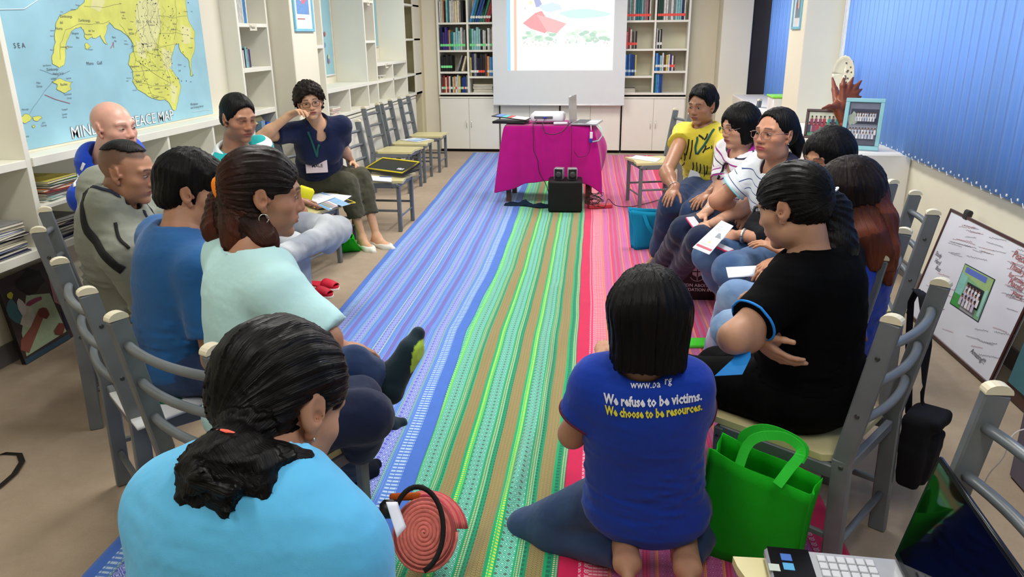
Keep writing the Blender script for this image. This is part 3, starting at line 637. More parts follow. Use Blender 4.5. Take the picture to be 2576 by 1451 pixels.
runner('woven_runner', 'green patterned woven runner along the middle, with long creases', [(1.2, -.70), (2.3, -.70), (3.7, -.775), (4.8, -.775), (7.1, -.88), (10.0, -1.0)], [(1.2, -.105), (2.28, -.135), (4.0, -.17), (6.67, -.257), (10.0, -.42)], greenband(),
       [([(-.44, 1.3), (-.37, 1.8), (-.30, 2.3), (-.27, 2.9), (-.31, 3.6), (-.34, 4.6)], .030, .030), ([(-.60, 3.2), (-.62, 4.5), (-.68, 6.0)], .014, .03), ([(-.24, 3.4), (-.29, 4.6), (-.38, 6.4)], .014, .025)], .003)
runner('woven_runner', 'crimson and pink patterned woven runner on the right side of the circle', [(1.2, -.11), (2.28, -.14), (4.0, -.175), (6.67, -.262), (10.0, -.43)], [(1.2, .66), (2.0, .745), (2.49, .725), (3.6, .68), (8.3, .535), (10.0, .50)], redband(), [([(.3, 2.2), (.28, 3.2), (.22, 4.4)], .007, .03)], .001)
# ---------------------------------------------------------------- organic surfaces: distance fields and surface nets
def nrm(v): v = np.array(v, float); return v/(np.linalg.norm(v)+1e-12)
_ND = np.random.RandomState(3).randn(24, 3); _NP = np.random.RandomState(4).rand(24)*6.28
def wob(X, Y, Z, f, seed=0):
    r = 0
    for i in range(4):
        d = _ND[(i+seed*4) % 24]; r = r+np.sin((X*d[0]+Y*d[1]+Z*d[2])*f*(1+.35*i)+_NP[(i+seed*4) % 24])/(1+.4*i)
    return r/2.4
class Field:
    def __init__(s, lo, hi, h):
        s.lo = np.array(lo, float); s.h = h; s.n = np.ceil((np.array(hi)-s.lo)/h).astype(int)+1
        s.g = np.full(tuple(s.n), 1.0, np.float32)
        s.ax = [s.lo[i]+h*np.arange(s.n[i]) for i in range(3)]
    def sub(s, lo, hi):
        sl = tuple(slice(max(0, int((lo[i]-s.lo[i])/s.h)), max(0, min(s.n[i], int((hi[i]-s.lo[i])/s.h)+2))) for i in range(3))
        return sl, np.meshgrid(*[s.ax[i][sl[i]] for i in range(3)], indexing='ij', sparse=True)
    def op(s, fn, lo, hi, k=.02, mode='u'):
        m = max(k, 3*s.h); lo = np.array(lo)-m; hi = np.array(hi)+m
        sl, (X, Y, Z) = s.sub(lo, hi)
        if any(q.stop <= q.start for q in sl): return
        d = fn(X, Y, Z).astype(np.float32); a = s.g[sl]
        if mode == 'u': h = np.maximum(k-np.abs(a-d), 0)/k; s.g[sl] = np.minimum(a, d)-h*h*k*.25
        else: h = np.maximum(k-np.abs(a+d), 0)/k; s.g[sl] = np.maximum(a, -d)+h*h*k*.25
    def cone(s, a, b, r1, r2, k=.02, clipa=None, clipb=None, mode='u', flat=None):
        a = np.array(a, float); b = np.array(b, float); ba = b-a; l2 = ba.dot(ba); rr = r1-r2; a2 = l2-rr*rr; il2 = 1/l2; u = ba/math.sqrt(l2)
        def fn(X, Y, Z):
            x, y, z = X-a[0], Y-a[1], Z-a[2]
            if flat is not None:
                fa, ff = flat; q = (x*fa[0]+y*fa[1]+z*fa[2])*(1/ff-1); x = x+q*fa[0]; y = y+q*fa[1]; z = z+q*fa[2]
            t = x*ba[0]+y*ba[1]+z*ba[2]; zz = t-l2; q2 = x*x+y*y+z*z
            x2 = np.maximum(q2*l2*l2-t*t*l2, 0); y2 = t*t*l2; z2 = zz*zz*l2; kk = np.sign(rr)*rr*rr*x2
            d = (np.sqrt(x2*max(a2, 1e-9)*il2)+t*rr)*il2-r1
            d = np.where(np.sign(t)*a2*y2 < kk, np.sqrt(x2+y2)*il2-r1, d)
            d = np.where(np.sign(zz)*a2*z2 > kk, np.sqrt(x2+z2)*il2-r2, d)
            tt = t/math.sqrt(l2)
            if clipa is not None: d = np.maximum(d, clipa-tt)
            if clipb is not None: d = np.maximum(d, tt-(math.sqrt(l2)-clipb))
            return d
        r = max(r1, r2); s.op(fn, np.minimum(a, b)-r, np.maximum(a, b)+r, k, mode)
    def ell(s, c, r, R=None, k=.02, mode='u', noise=None, cut=None):
        c = np.array(c, float); r = np.array(r, float); R = np.eye(3) if R is None else np.array(R)
        def fn(X, Y, Z):
            x, y, z = X-c[0], Y-c[1], Z-c[2]
            p = [x*R[0][i]+y*R[1][i]+z*R[2][i] for i in range(3)]
            k0 = np.sqrt(sum((p[i]/r[i])**2 for i in range(3)))+1e-9; k1 = np.sqrt(sum((p[i]/r[i]**2)**2 for i in range(3)))+1e-9
            d = k0*(k0-1)/k1
            if noise is not None: d = d+noise(X, Y, Z)
            if cut is not None: d = np.maximum(d, cut(*p))
            return d
        e = np.sqrt((R**2) @ (r**2)); s.op(fn, c-e, c+e, k, mode)
    def rbox(s, c, d, R, rad, k=.01, mode='u'):
        c = np.array(c, float); R = np.array(R)
        def fn(X, Y, Z):
            x, y, z = X-c[0], Y-c[1], Z-c[2]; q = [np.abs(x*R[0][i]+y*R[1][i]+z*R[2][i])-(d[i]/2-rad) for i in range(3)]
            return np.sqrt(sum(np.maximum(v, 0)**2 for v in q))+np.minimum(np.maximum(np.maximum(q[0], q[1]), q[2]), 0)-rad
        e = np.abs(R) @ (np.array(d)/2); s.op(fn, c-e, c+e, k, mode)
    def disp(s, fn):
        X, Y, Z = np.meshgrid(*s.ax, indexing='ij', sparse=True); s.g += fn(X, Y, Z).astype(np.float32)
    def net(s):
        g = s.g; S = g < 0; nx, ny, nz = g.shape
        c = S[:-1, :-1, :-1].astype(np.int8)
        tot = sum(S[i:nx-1+i, j:ny-1+j, k:nz-1+k].astype(np.int8) for i in (0, 1) for j in (0, 1) for k in (0, 1))
        act = (tot > 0) & (tot < 8); I = np.argwhere(act)
        if not len(I): return np.zeros((0, 3)), np.zeros((0, 4), int)
        idx = np.full(act.shape, -1, np.int32); idx[tuple(I.T)] = np.arange(len(I))
        P = np.zeros((len(I), 3)); N = np.zeros(len(I)); cor = [(i, j, k) for i in (0, 1) for j in (0, 1) for k in (0, 1)]
        val = {q: g[I[:, 0]+q[0], I[:, 1]+q[1], I[:, 2]+q[2]] for q in cor}
        for q in cor:
            for a in range(3):
                if q[a] == 0:
                    r = list(q); r[a] = 1; v0 = val[q]; v1 = val[tuple(r)]; m = (v0 < 0) != (v1 < 0)
                    t = np.where(m, v0/np.where(m, v0-v1, 1), 0)
                    e = np.zeros((len(I), 3)); e += q; e[:, a] += t; P += e*m[:, None]; N += m
        V = s.lo+(I+P/N[:, None])*s.h; Q = []
        for a in range(3):
            b, c_ = (a+1) % 3, (a+2) % 3
            s0 = [slice(None)]*3; s1 = [slice(None)]*3; s0[a] = slice(0, -1); s1[a] = slice(1, None)
            m = S[tuple(s0)] != S[tuple(s1)]; E = np.argwhere(m)
            E = E[(E[:, b] > 0) & (E[:, c_] > 0) & (E[:, b] < g.shape[b]-1) & (E[:, c_] < g.shape[c_]-1)]
            inside = S[E[:, 0], E[:, 1], E[:, 2]]
            def gi(db, dc):
                e = E.copy(); e[:, b] += db; e[:, c_] += dc; return idx[e[:, 0], e[:, 1], e[:, 2]]
            q = np.stack([gi(-1, -1), gi(0, -1), gi(0, 0), gi(-1, 0)], 1); q[~inside] = q[~inside][:, ::-1]
            Q.append(q)
        Q = np.concatenate(Q); return V, Q[(Q >= 0).all(1)]
def relax(V, Q, n=1, f=.5):
    for _ in range(n):
        A = np.zeros_like(V); C = np.zeros(len(V))
        for i in range(4):
            for j in (1, 3): np.add.at(A, Q[:, i], V[Q[:, (i+j) % 4]]); np.add.at(C, Q[:, i], 1)
        V = V*(1-f)+A/np.maximum(C, 1)[:, None]*f
    return V
def mesh_from(name, V, Q, mats, parent, attrs=None, mi=None):
    me = bpy.data.meshes.new(name); nv, nf = len(V), len(Q)
    me.vertices.add(nv); me.vertices.foreach_set('co', V.astype(np.float32).ravel())
    me.loops.add(nf*4); me.loops.foreach_set('vertex_index', Q.astype(np.int32).ravel())
    me.polygons.add(nf); me.polygons.foreach_set('loop_start', np.arange(0, nf*4, 4, dtype=np.int32)); me.polygons.foreach_set('loop_total', np.full(nf, 4, np.int32))
    me.polygons.foreach_set('use_smooth', np.ones(nf, bool))
    for m in (mats if isinstance(mats, (list, tuple)) else [mats]): me.materials.append(m)
    if mi is not None: me.polygons.foreach_set('material_index', mi.astype(np.int32))
    me.update(calc_edges=True)
    for k, v in (attrs or {}).items():
        a = me.attributes.new(k, 'FLOAT', 'POINT'); a.data.foreach_set('value', v.astype(np.float32))
    o = bpy.data.objects.new(name, me); COL.objects.link(o)
    if parent is not None: adopt(o, parent)
    return o

# ---------------------------------------------------------------- skin, hair, cloth
def skin_mat(name, rgb, lip=(150, 80, 72), rough=.5):
    if name in MATS: return MATS[name]
    m, t, b = base(name, rough, .35); c = sr(rgb); o = t.co()
    n = t.noise(o, 25, 3); n2 = t.noise(o, 420, 2)
    col = t.mix(t.mapr(n, .35, .65), tuple(v*.93 for v in c), tuple(min(1, v*1.05) for v in c))
    col = t.mix(t.m('MULTIPLY', t.attr('warm'), .3), col, sr((rgb[0]*.95, rgb[1]*.72, rgb[2]*.66)))
    col = t.mix(t.attr('lip'), col, sr(lip))
    col = t.mix(t.attr('dark'), col, sr((40, 30, 27)))
    t.put(b.inputs['Base Color'], col); t.put(b.inputs['Normal'], t.bump(n2, .12, .0008))
    b.inputs['Subsurface Weight'].default_value = .08; b.inputs['Subsurface Radius'].default_value = (.02, .008, .004); b.inputs['Subsurface Scale'].default_value = .3
    MATS[name] = m; return m
def hair_mat(name, rgb, rgb2=None, rough=.36):
    if name in MATS: return MATS[name]
    m, t, b = base(name, rough, .16); a = t.attr('across'); l = t.attr('along')
    n = t.noise(t.comb(t.m('MULTIPLY', a, 90), t.m('MULTIPLY', l, 5)), 1, 3, .6)
    n2 = t.noise(t.comb(t.m('MULTIPLY', a, 14), t.m('MULTIPLY', l, 4)), 1, 2)
    c = t.mix(t.mapr(n2, .35, .65), tuple(v*.6 for v in sr(rgb)), tuple(v*1.5 for v in sr(rgb)))
    if rgb2 is not None: c = t.mix(t.m('MULTIPLY', t.mapr(l, .17, .36), t.mapr(n2, .25, .6, .35, 1)), c, sr(rgb2))
    c = t.mix(t.m('MULTIPLY', t.mapr(n, .58, .8), .5), c, tuple(v*2+.001 for v in sr(rgb)))
    t.put(b.inputs['Base Color'], c); t.put(b.inputs['Normal'], t.bump(n, .9, .004))
    t.put(b.inputs['Roughness'], t.mapr(n, .3, .7, rough+.15, rough-.06))
    MATS[name] = m; return m
def cloth_mat(name, rgb, stripes=None, rough=.85, weave=900, fade=None, var=.05):
    """stripes: list of (period, offset, width, rgb) along attribute 'u' """
    if name in MATS: return MATS[name]
    m, t, b = base(name, rough, .2); c = sr(rgb); o = t.co(); n = t.noise(o, 7, 3)
    col = t.mix(t.mapr(n, .3, .7), tuple(v*(1-var) for v in c), tuple(min(1, v*(1+var)) for v in c))
    if fade: col = t.mix(t.mapr(t.noise(o, 5, 2, .5), .42, .62), col, sr(fade))
    for (per, off, wd_, rc) in stripes or ():
        f = t.m('FRACT', t.m('DIVIDE', t.m('ADD', t.attr('u'), off), per)); col = t.mix(t.m('LESS_THAN', f, wd_/per), col, sr(rc))
    col = t.mix(t.attr('trim'), col, sr(fade if False else MATS.get('_trim_'+name, (40, 40, 50))))
    t.put(b.inputs['Base Color'], col)
    w = t.noise(o, weave, 2); f2 = t.noise(o, 11, 3, .55)
    bp = t.new('ShaderNodeBump'); bp.inputs['Strength'].default_value = .25; bp.inputs['Distance'].default_value = .001; t.put(bp.inputs['Height'], w)
    bp2 = t.new('ShaderNodeBump'); bp2.inputs['Strength'].default_value = .35; bp2.inputs['Distance'].default_value = .02; t.put(bp2.inputs['Height'], f2); t.l.new(bp.outputs[0], bp2.inputs['Normal'])
    t.put(b.inputs['Normal'], bp2.outputs[0]); b.inputs['Sheen Weight'].default_value = .15 if sum(rgb) > 90 else 0
    if sum(rgb) <= 90: b.inputs['Specular IOR Level'].default_value = .06
    MATS[name] = m; return m
EYEW = mat('eye_white', (150, 138, 130), .25, .5, var=.01); EYED = mat('iris', (38, 22, 16), .15, .6); METAL = mat('silver', (210, 206, 198), .25, .6, .9); GOLD = mat('gold', (212, 178, 110), .25, .6, .9)
LENS = mat('lens', (245, 245, 245), .03, .5); LENS.node_tree.nodes['Principled BSDF'].inputs['Transmission Weight'].default_value = 1; LENS.node_tree.nodes['Principled BSDF'].inputs['IOR'].default_value = 1.02

def ik(a, c, l1, l2, pole):
    a, c = np.array(a, float), np.array(c, float); d = c-a; L = np.linalg.norm(d)
    if L > .995*(l1+l2): c = a+d/L*.995*(l1+l2); d = c-a; L = np.linalg.norm(d)
    u = d/L; x = (l1*l1-l2*l2+L*L)/(2*L); h = math.sqrt(max(l1*l1-x*x, 0)); p = np.array(pole, float); p = p-u*p.dot(u); p = nrm(p)
    return a+u*x+p*h, c
def head_frame(yaw, pitch=0, roll=0):   # columns: left(x), forward(y), up(z)
    y, p, r = math.radians(yaw), math.radians(pitch), math.radians(roll)
    F = np.array([math.cos(y)*math.cos(p), math.sin(y)*math.cos(p), math.sin(p)]); Lf = np.array([-math.sin(y), math.cos(y), 0]); U = np.cross(F, -Lf); U = np.cross(-Lf, F)*1.0
    U = np.cross(F, Lf); U = U if U[2] > 0 else -U
    X = -Lf; X2 = X*math.cos(r)+U*math.sin(r); U2 = U*math.cos(r)-X*math.sin(r)     # X = person's right
    return np.array([X2, F, U2]).T

class Person:
    def __init__(s, label, **k):
        s.k = k; g = k.get; s.sc = g('scale', .98); s.sex = g('sex', 'f')
        s.hip = np.array(g('hip'), float); s.head = np.array(g('head'), float); _t = math.radians(g('torso')); s.neck = np.array(g('neck'), float) if g('neck') is not None else s.head-[.025*math.cos(_t), .025*math.sin(_t), .158]
        s.HF = head_frame(*g('face')); ty = math.radians(g('torso')); s.tf = np.array([math.cos(ty), math.sin(ty), 0])
        s.up = nrm(s.neck-s.hip); s.lat = nrm(np.cross(s.tf, s.up)); s.fw = np.cross(s.up, s.lat)   # lat = person's right
        py_ = math.radians(g('pelvis', g('torso'))); s.pf = np.array([math.cos(py_), math.sin(py_), 0]); s.pl = np.cross(s.pf, [0, 0, 1])
        sw = g('shoulder', .155 if s.sex == 'f' else .18); sh = g('shoulder_drop', .045); tw = math.radians(g('twist', 0)); lat = s.lat*math.cos(tw)+s.fw*math.sin(tw)
        s.S = {q: s.neck+lat*sg*sw-s.up*sh+s.fw*g('round', .0) for q, sg in (('R', 1), ('L', -1))}
        for q in 'RL':
            if g('sh'+q) is not None: s.S[q] = np.array(g('sh'+q))
        s.H = {q: s.hip+s.pl*sg*.085 for q, sg in (('R', 1), ('L', -1))}
        ua, fa = g('arm', (.27, .235)); th, shn = g('leg', (.40, .385)); s.E = {}; s.Wr = {}; s.K = {}; s.A = {}
        for q in 'RL':
            s.E[q], s.Wr[q] = ik(s.S[q], g('wr'+q), ua, fa, g('el'+q, (0, 0, -1)))
            s.K[q], s.A[q] = ik(s.H[q], g('an'+q), th, shn, g('kn'+q, tuple(s.pf*.7+np.array([0, 0, 1]))))
        for q in 'RL':
            if g('ex'+q) is not None: s.E[q] = np.array(g('ex'+q), float); s.Wr[q] = np.array(g('wr'+q), float)
            if g('kx'+q) is not None: s.K[q] = np.array(g('kx'+q), float); s.A[q] = np.array(g('an'+q), float)
        s.fat = g('fat', 1.0)

        s.root = thing('person', (s.hip[0], s.hip[1], 0), label, 'person')
        s.skin = skin_mat('skin_%d_%d_%d' % tuple(g('skin', (176, 122, 88))), g('skin', (176, 122, 88)), g('lip', (150, 82, 74)), g('skin_rough', .5))
        s.body(); s.clothes(); s.hair()
    def bounds(s, m=.16):
        P = np.array([s.hip, s.neck, s.head]+[d[q] for d in (s.S, s.E, s.Wr, s.K, s.A) for q in 'RL']); lo = P.min(0)-m; hi = P.max(0)+m; lo[2] = max(lo[2], -.02); return lo, hi
    def torso(s, F, o=0, belly=True, k=.05, top=True):
        f = s.fat; T = np.array([s.lat, s.fw, s.up]).T; L = np.linalg.norm(s.neck-s.hip); g = s.k.get
        at = lambda t, fwd=0: s.hip+s.up*L*t+s.fw*fwd
        Pv = np.array([s.pl, s.pf, [0, 0, 1]]).T
        F.ell(s.hip+np.array([0, 0, .0]), (.165*f+o, .115*f+o, .10+o), Pv, k)
        F.ell(at(.30, .005+.02*(f-1)), (.14*f+o, .105*f+o, .13+o), T, k)
        F.ell(at(.66, 0), ((.148 if s.sex == 'f' else .16)*(.6+.4*f)+o, .108*f+o, .17+o), T, k)
        F.ell(at(.86, -.012), (.125+o, .082+o, .085+o), T, k)
        if s.sex == 'f':
            for sg in (-1, 1): F.ell(at(.63, .075)+s.lat*sg*.068, (.06*f+o, .058*f+o, .06*f+o), T, .05)
        if g('belly'): F.ell(at(.28, .05), (.13+o, .09*g('belly')+o, .12+o), T, k)
        for q in 'RL': F.cone(at(.93), s.S[q], .045+o, .05*(.8+.2*f)+o, k)
    def arm(s, F, q, o=0, k=.02, upto=None):
        f = (.6+.4*s.fat)*(1 if s.sex == 'f' else 1.12)
        F.cone(s.S[q], s.E[q], .048*f+o, .037*f+o, k); F.cone(s.E[q], s.Wr[q], .038*f+o, .0235*f+o, k)
        m = s.E[q]*.72+s.Wr[q]*.28; F.ell(m, (.0375*f+o,)*3, None, .03)
    def leg(s, F, q, o=0, k=.03):
        f = .5+.5*s.fat
        F.cone(s.H[q]+s.pf*.02, s.K[q], .088*f+o, .056*f+o, k); F.cone(s.K[q], s.A[q], .052*f+o, .033*f+o, k)
        d = nrm(s.A[q]-s.K[q]); b = nrm(-s.pf-d*d.dot(-s.pf)) if abs(d.dot(s.pf)) < .95 else np.array([0, 0, 1.])
        F.ell(s.K[q]+d*.12+b*.012, (.05*f+o, .05*f+o, .09+o), None, .05)
    def foot(s, F, q, o=0):
        fd = s.k.get('ft'+q); fd = nrm(fd if fd is not None else s.pf); a = s.A[q]; dn = s.k.get('fd'+q); dn = nrm(dn if dn is not None else (0, 0, -1))
        heel = a+dn*.045-fd*.03; ball = a+dn*.062+fd*.11; toe = a+dn*.066+fd*.165
        F.cone(a, heel, .032+o, .026+o, .02); F.cone(a+dn*.01, ball, .032+o, .022+o, .03); F.cone(heel, ball, .026+o, .024+o, .03); F.cone(ball, toe, .026+o, .016+o, .02)
        sd = nrm(np.cross(fd, dn))
        for sg in (-1, 1): F.cone(heel+fd*.05+sd*sg*.008, ball+sd*sg*.018, .022+o, .02+o, .02)
        return heel, ball, toe, fd, dn, sd
    def neckc(s, F, o=0, k=.03):
        hf = s.HF; base_ = s.neck-s.up*.02; top = s.head-hf[:, 2]*.055-hf[:, 1]*.022
        F.cone(base_, top, (.056 if s.sex == 'f' else .064)+o, (.052 if s.sex == 'f' else .060)+o, k)
    def headf(s, F):
        hf = s.HF; c = s.head; z = s.sc*s.k.get('hs', 1.0); w = s.k.get('jaw', 1.0)
        P = lambda x, y, zz: c+hf @ (np.array([x, y, zz])*z)
        E = lambda p, r, k=.02, mode='u', R=None: F.ell(P(*p), np.array(r)*z, hf if R is None else hf @ R, k*z, mode)
        Cn = lambda a, b, r1, r2, k=.01, mode='u': F.cone(P(*a), P(*b), r1*z, r2*z, k*z, mode=mode)
        E((0, -.014, .032), (.074, .094, .082), .01)
        E((0, .030, -.022), (.061*w, .062, .080), .035)
        E((0, .022, -.062), (.050*w, .052, .040), .025)
        E((0, .070, -.094), (.024, .018, .017), .02)
        for sx in (-1, 1):
            E((sx*.046*w, .048, -.022), (.020, .026, .018), .022)
            E((sx*.044*w, .010, -.066), (.018, .026, .024), .025)
            E((sx*.030, .044, -.052), (.024*w, .030, .024), .02)
            Cn((sx*.012, .084, .024), (sx*.044, .070, .026), .010, .009, .012)
            E((sx*.031, .092, .004), (.019, .014, .011), .014, 's')
            E((sx*.031, .068, .004), (.0165, .0165, .0135), .006)
        Cn((0, .086, .010), (0, .0975, -.024), .008, .0115, .012)
        E((0, .0985, -.028), (.0135, .0105, .009), .008)
        for sx in (-1, 1):
            E((sx*.0145, .0905, -.031), (.0085, .010, .0075), .007)
            E((sx*.0065, .0965, -.039), (.0038, .005, .003), .003, 's')
        E((0, .076, -.056), (.030, .016, .018), .014)
        E((0, .0895, -.0535), (.024, .007, .0044), .005)
        E((0, .0885, -.0635), (.021, .008, .0052), .005)
        E((0, .096, -.0583), (.025, .006, .0013), .003, 's')
        E((0, .090, -.077), (.02, .008, .006), .008, 's')
        for sx in (-1, 1):                                   # ears
            R = rotz(sx*-.38) @ rotx(.18)
            E((sx*.077, -.010, .002), (.0085, .019, .031), .008, 'u', R)
            E((sx*.0865, -.006, .004), (.0065, .0105, .019), .005, 's', R)
            E((sx*.0815, -.002, -.004), (.006, .006, .008), .004, 's', R)
            E((sx*.074, .002, -.030), (.006, .009, .010), .008, 'u', R)
            E((sx*.0735, .012, -.004), (.006, .005, .008), .006)
    def handf(s, F, q):
        """five separate bent fingers; hd = finger direction, hn = palm normal, curl per finger"""
        w = s.Wr[q]; g = s.k.get; d = g('hd'+q); d = nrm(d) if d is not None else nrm(w-s.E[q]); n = np.array(g('hn'+q, (0, 0, -1)), float); n = nrm(n-d*n.dot(d)); side = np.cross(d, n)*(1 if q == 'R' else -1)
        # side points towards the thumb
        side = side*g('thumb'+q, 1); z = .93 if s.sex == 'f' else 1.03; curl = g('curl'+q, 25)
        R = np.array([side, d, n]).T; pc = w+d*.052*z
        F.cone(w-d*.03, w+d*.01, .0245*z, .022*z, .012)
        F.ell(pc, (.038*z, .050*z, .0155*z), R, .015); F.ell(w+d*.032*z+side*.02*z+n*.006, (.017*z, .028*z, .015*z), R, .012)
        for i, (ox, ln, r) in enumerate(((.028, .074, .0083), (.0095, .083, .0087), (-.0095, .077, .0083), (-.027, .06, .0074))):
            p = w+d*(.088-.004*abs(i-1.2))*z+side*ox*z; sp = (1.2-i)*.06*g('spread'+q, 1); dd = nrm(d+side*sp); c = math.radians(curl*(1+.12*i))
            F.cone(w+d*.05*z+side*ox*.8*z, p, .010*z, r*1.08*z, .006)
            for j, fr in enumerate((.45, .31, .24)):
                a = c*(.55, .9, .7)[j]; dd = nrm(dd*math.cos(a)+n*math.sin(a)); e = p+dd*ln*fr*z; F.cone(p, e, r*(1-.08*j)*z, r*(.93-.09*j)*z, .0035); p = e
        p = w+d*.022*z+side*.024*z; dd = nrm(side*.75+d*.75+n*.25*g('thn'+q, 1))
        for j, (ln, r) in enumerate(((.042, .0115), (.032, .0098), (.026, .0088))):
            e = p+dd*ln*z; F.cone(p, e, r*z, r*.9*z, .006); p = e; dd = nrm(dd+d*.35+n*.12)
    def paint(s, V):
        hf = s.HF; z = s.sc*s.k.get('hs', 1.0); L = (V-s.head) @ hf/z; x, y, zz = np.abs(L[:, 0]), L[:, 1], L[:, 2]; n = len(V)
        sm = lambda a, b, v: np.clip((v-a)/(b-a), 0, 1)
        lip = (1-sm(.8, 1.15, np.sqrt((x/.026)**2+((zz+.0585)/.0100)**2)))*(y > .072)
        bc = .0265+.0035*np.sin(np.clip(x/.05, 0, 1)*3.1); brow = (1-sm(.6, 1.2, np.abs(zz-bc)/.0042))*sm(.010, .015, x)*(1-sm(.044, .050, x))*(y > .055)*s.k.get('brow', .85)
        lash = (1-sm(.7, 1.2, np.sqrt(((x-.031)/.0165)**2+((zz-.0088)/.0026)**2)))*(y > .06)*.85*s.k.get('lash', 1)
        warm = (1-sm(.012, .035, np.hypot(x, zz+.02)))*(y > .07)+(1-sm(.01, .03, np.hypot(x-.045, zz+.02)))*(y > .03)*.6
        ear = (x > .068)*(y < .03)*(zz > -.05)*(zz < .045)*.6
        dark = np.maximum(brow, lash)
        nos = (1-sm(.6, 1.3, np.hypot((x-.0065)/.0045, (zz+.0385)/.003)))*(y > .09)*.8; dark = np.maximum(dark, nos)
        mouth = (1-sm(.5, 1.2, np.hypot(x/.024, (zz+.0583)/.0013)))*(y > .074)*.7; dark = np.maximum(dark, mouth)
        bz = s.k.get('buzz')
        if bz:
            cap = sm(-.002, .010, zz-(.062-.9*np.maximum(0, .05-y)*0)-np.where(y > .02, .0, np.maximum(-.11, -(.02-y)*1.3)))*(np.hypot(x/.08, (zz-.03)/.09) > .5)
            behind = sm(.0, .02, .020-y)*sm(-.075, -.055, zz)*(1-((x > .067)*(zz < .04)*(zz > -.05)*(y > -.035)))
            fade = np.clip((zz+.04)/.115, 0, 1)**1.3; dark = np.maximum(dark, np.maximum(cap*(zz > .02), behind)*(.42+.58*fade)*bz)
        st = s.k.get('stubble', 0)
        if st: dark = np.maximum(dark, sm(.0, .02, y)*(zz < -.04)*st*(lip < .2))
        return dict(lip=np.clip(lip, 0, 1), dark=np.clip(dark, 0, 1), warm=np.clip(warm+ear, 0, 1)*.8)
    def body(s):
        g = s.k.get; lo, hi = s.bounds(); h = g('res', .009); F = Field(lo, hi, h)
        s.torso(F, -.006); s.neckc(F)
        for q in 'RL': s.arm(F, q); s.leg(F, q, -.008); s.foot(F, q, -.006 if (g('shoes') or {}).get('kind') == 'sneaker' else 0); F.cone(s.Wr[q], s.Wr[q]+nrm(s.Wr[q]-s.E[q])*.02, .023, .02, .01)
        s.headf(F) if False else F.ell(s.head, (.06, .06, .07), None, .03)
        V1, Q1 = F.net(); V1 = relax(V1, Q1, 1)
        parts = [(V1, Q1)]; hr = g('hres', .0042)
        Hd = Field(s.head-.15, s.head+.15, hr); s.neckc(Hd); s.headf(Hd); s.extra_head(Hd); parts.append(Hd.net())
        for q in 'RL':
            if g('hand'+q, True):
                c = s.Wr[q]+(nrm(g('hd'+q)) if g('hd'+q) is not None else nrm(s.Wr[q]-s.E[q]))*.08
                Hn = Field(c-.145, c+.145, g('handres', .0042)); f = (.6+.4*s.fat)*(1 if s.sex == 'f' else 1.12)
                Hn.cone(s.Wr[q]-nrm(s.Wr[q]-s.E[q])*.05, s.Wr[q], .0265*f, .0235*f, .01); s.handf(Hn, q); parts.append(Hn.net())
        Vs = []; Qs = []; o = 0
        for V, Q in parts:
            if len(V): Vs.append(V); Qs.append(Q+o); o += len(V)
        V = np.concatenate(Vs); Q = np.concatenate(Qs); s.bodyo = mesh_from('body', V, Q, s.skin, s.root, s.paint(V)); s.eyes()
    def extra_head(s, F): pass
    def eyes(s):
        hf = s.HF; z = s.sc*s.k.get('hs', 1.0); P = lambda x, y, zz: s.head+hf @ (np.array([x, y, zz])*z)
        if s.k.get('eyes', True):
            op = s.k.get('open', .8); look = s.k.get('look', (0, 0))
            for sx in (-1, 1):
                m = MB(); n = 14; pts = []
                R = hf
                # almond shaped visible white, domed
                rings = []; N = 16
                for fr in (1.0, .7, .35):
                    rings.append([P(sx*.031+math.cos(a)*.0135*fr, .0838+.0028*(1-fr*fr)-.10*(math.cos(a)*.0135*fr)**2*30*.3-(.003 if math.cos(a)*sx > 0 else .0)*abs(math.cos(a))*fr, .0035+math.sin(a)*(.0052*op if math.sin(a) > 0 else .0042*op)*fr) for a in [2*math.pi*i/N for i in range(N)]])
                vs = [p for r in rings for p in r]+[P(sx*.031, .0868, .0035)]
                fs = [(i*N+k, i*N+(k+1) % N, (i+1)*N+(k+1) % N, (i+1)*N+k) for i in range(2) for k in range(N)]+[(2*N+k, 2*N+(k+1) % N, 3*N) for k in range(N)]
                m.add(vs, fs); e = m.build('eye', EYEW, s.bodyo, True)
                m = MB(); vs = [P(sx*.031+look[0]+math.cos(a)*.0064, .0872, .0038+look[1]+math.sin(a)*min(.0052, .0047*op)) for a in [2*math.pi*i/N for i in range(N)]]+[P(sx*.031+look[0], .0882, .0038+look[1])]
                m.add(vs, [(k, (k+1) % N, N) for k in range(N)]); m.build('iris', EYED, s.bodyo, True)
        gl = s.k.get('glasses')
        if gl:
            gm = mat('frame_'+gl[0], dict(black=(24, 20, 22), metal=(140, 110, 100), brown=(80, 52, 48))[gl[0]], .3, .5, .5 if gl[0] == 'metal' else 0)
            rw, rh = .0245, .0165; root = MB()
            for sx in (-1, 1):
                pts = []
                for i in range(25):
                    a = 2*math.pi*i/24; ca, sa = math.cos(a), math.sin(a); u = abs(ca)**.6*math.copysign(1, ca); v = abs(sa)**.6*math.copysign(1, sa)
                    pts.append(P(sx*.0325+u*rw, .104-abs(sx*.0325+u*rw)**2*3.0, .000+v*rh))
                root.tube(pts, gl[1]*z, 6, False)
                root.tube([P(sx*.057, .094, .006), P(sx*.072, .085, .008), P(sx*.0785, .05, .010), P(sx*.080, .0, .012), P(sx*.080, -.015, .002)], .0014*z, 6)
            root.tube([P(-.0085, .104, .004), P(0, .107, .006), P(.0085, .104, .004)], .0013*z, 6)
            fr = root.build('glasses', gm, s.root, True)
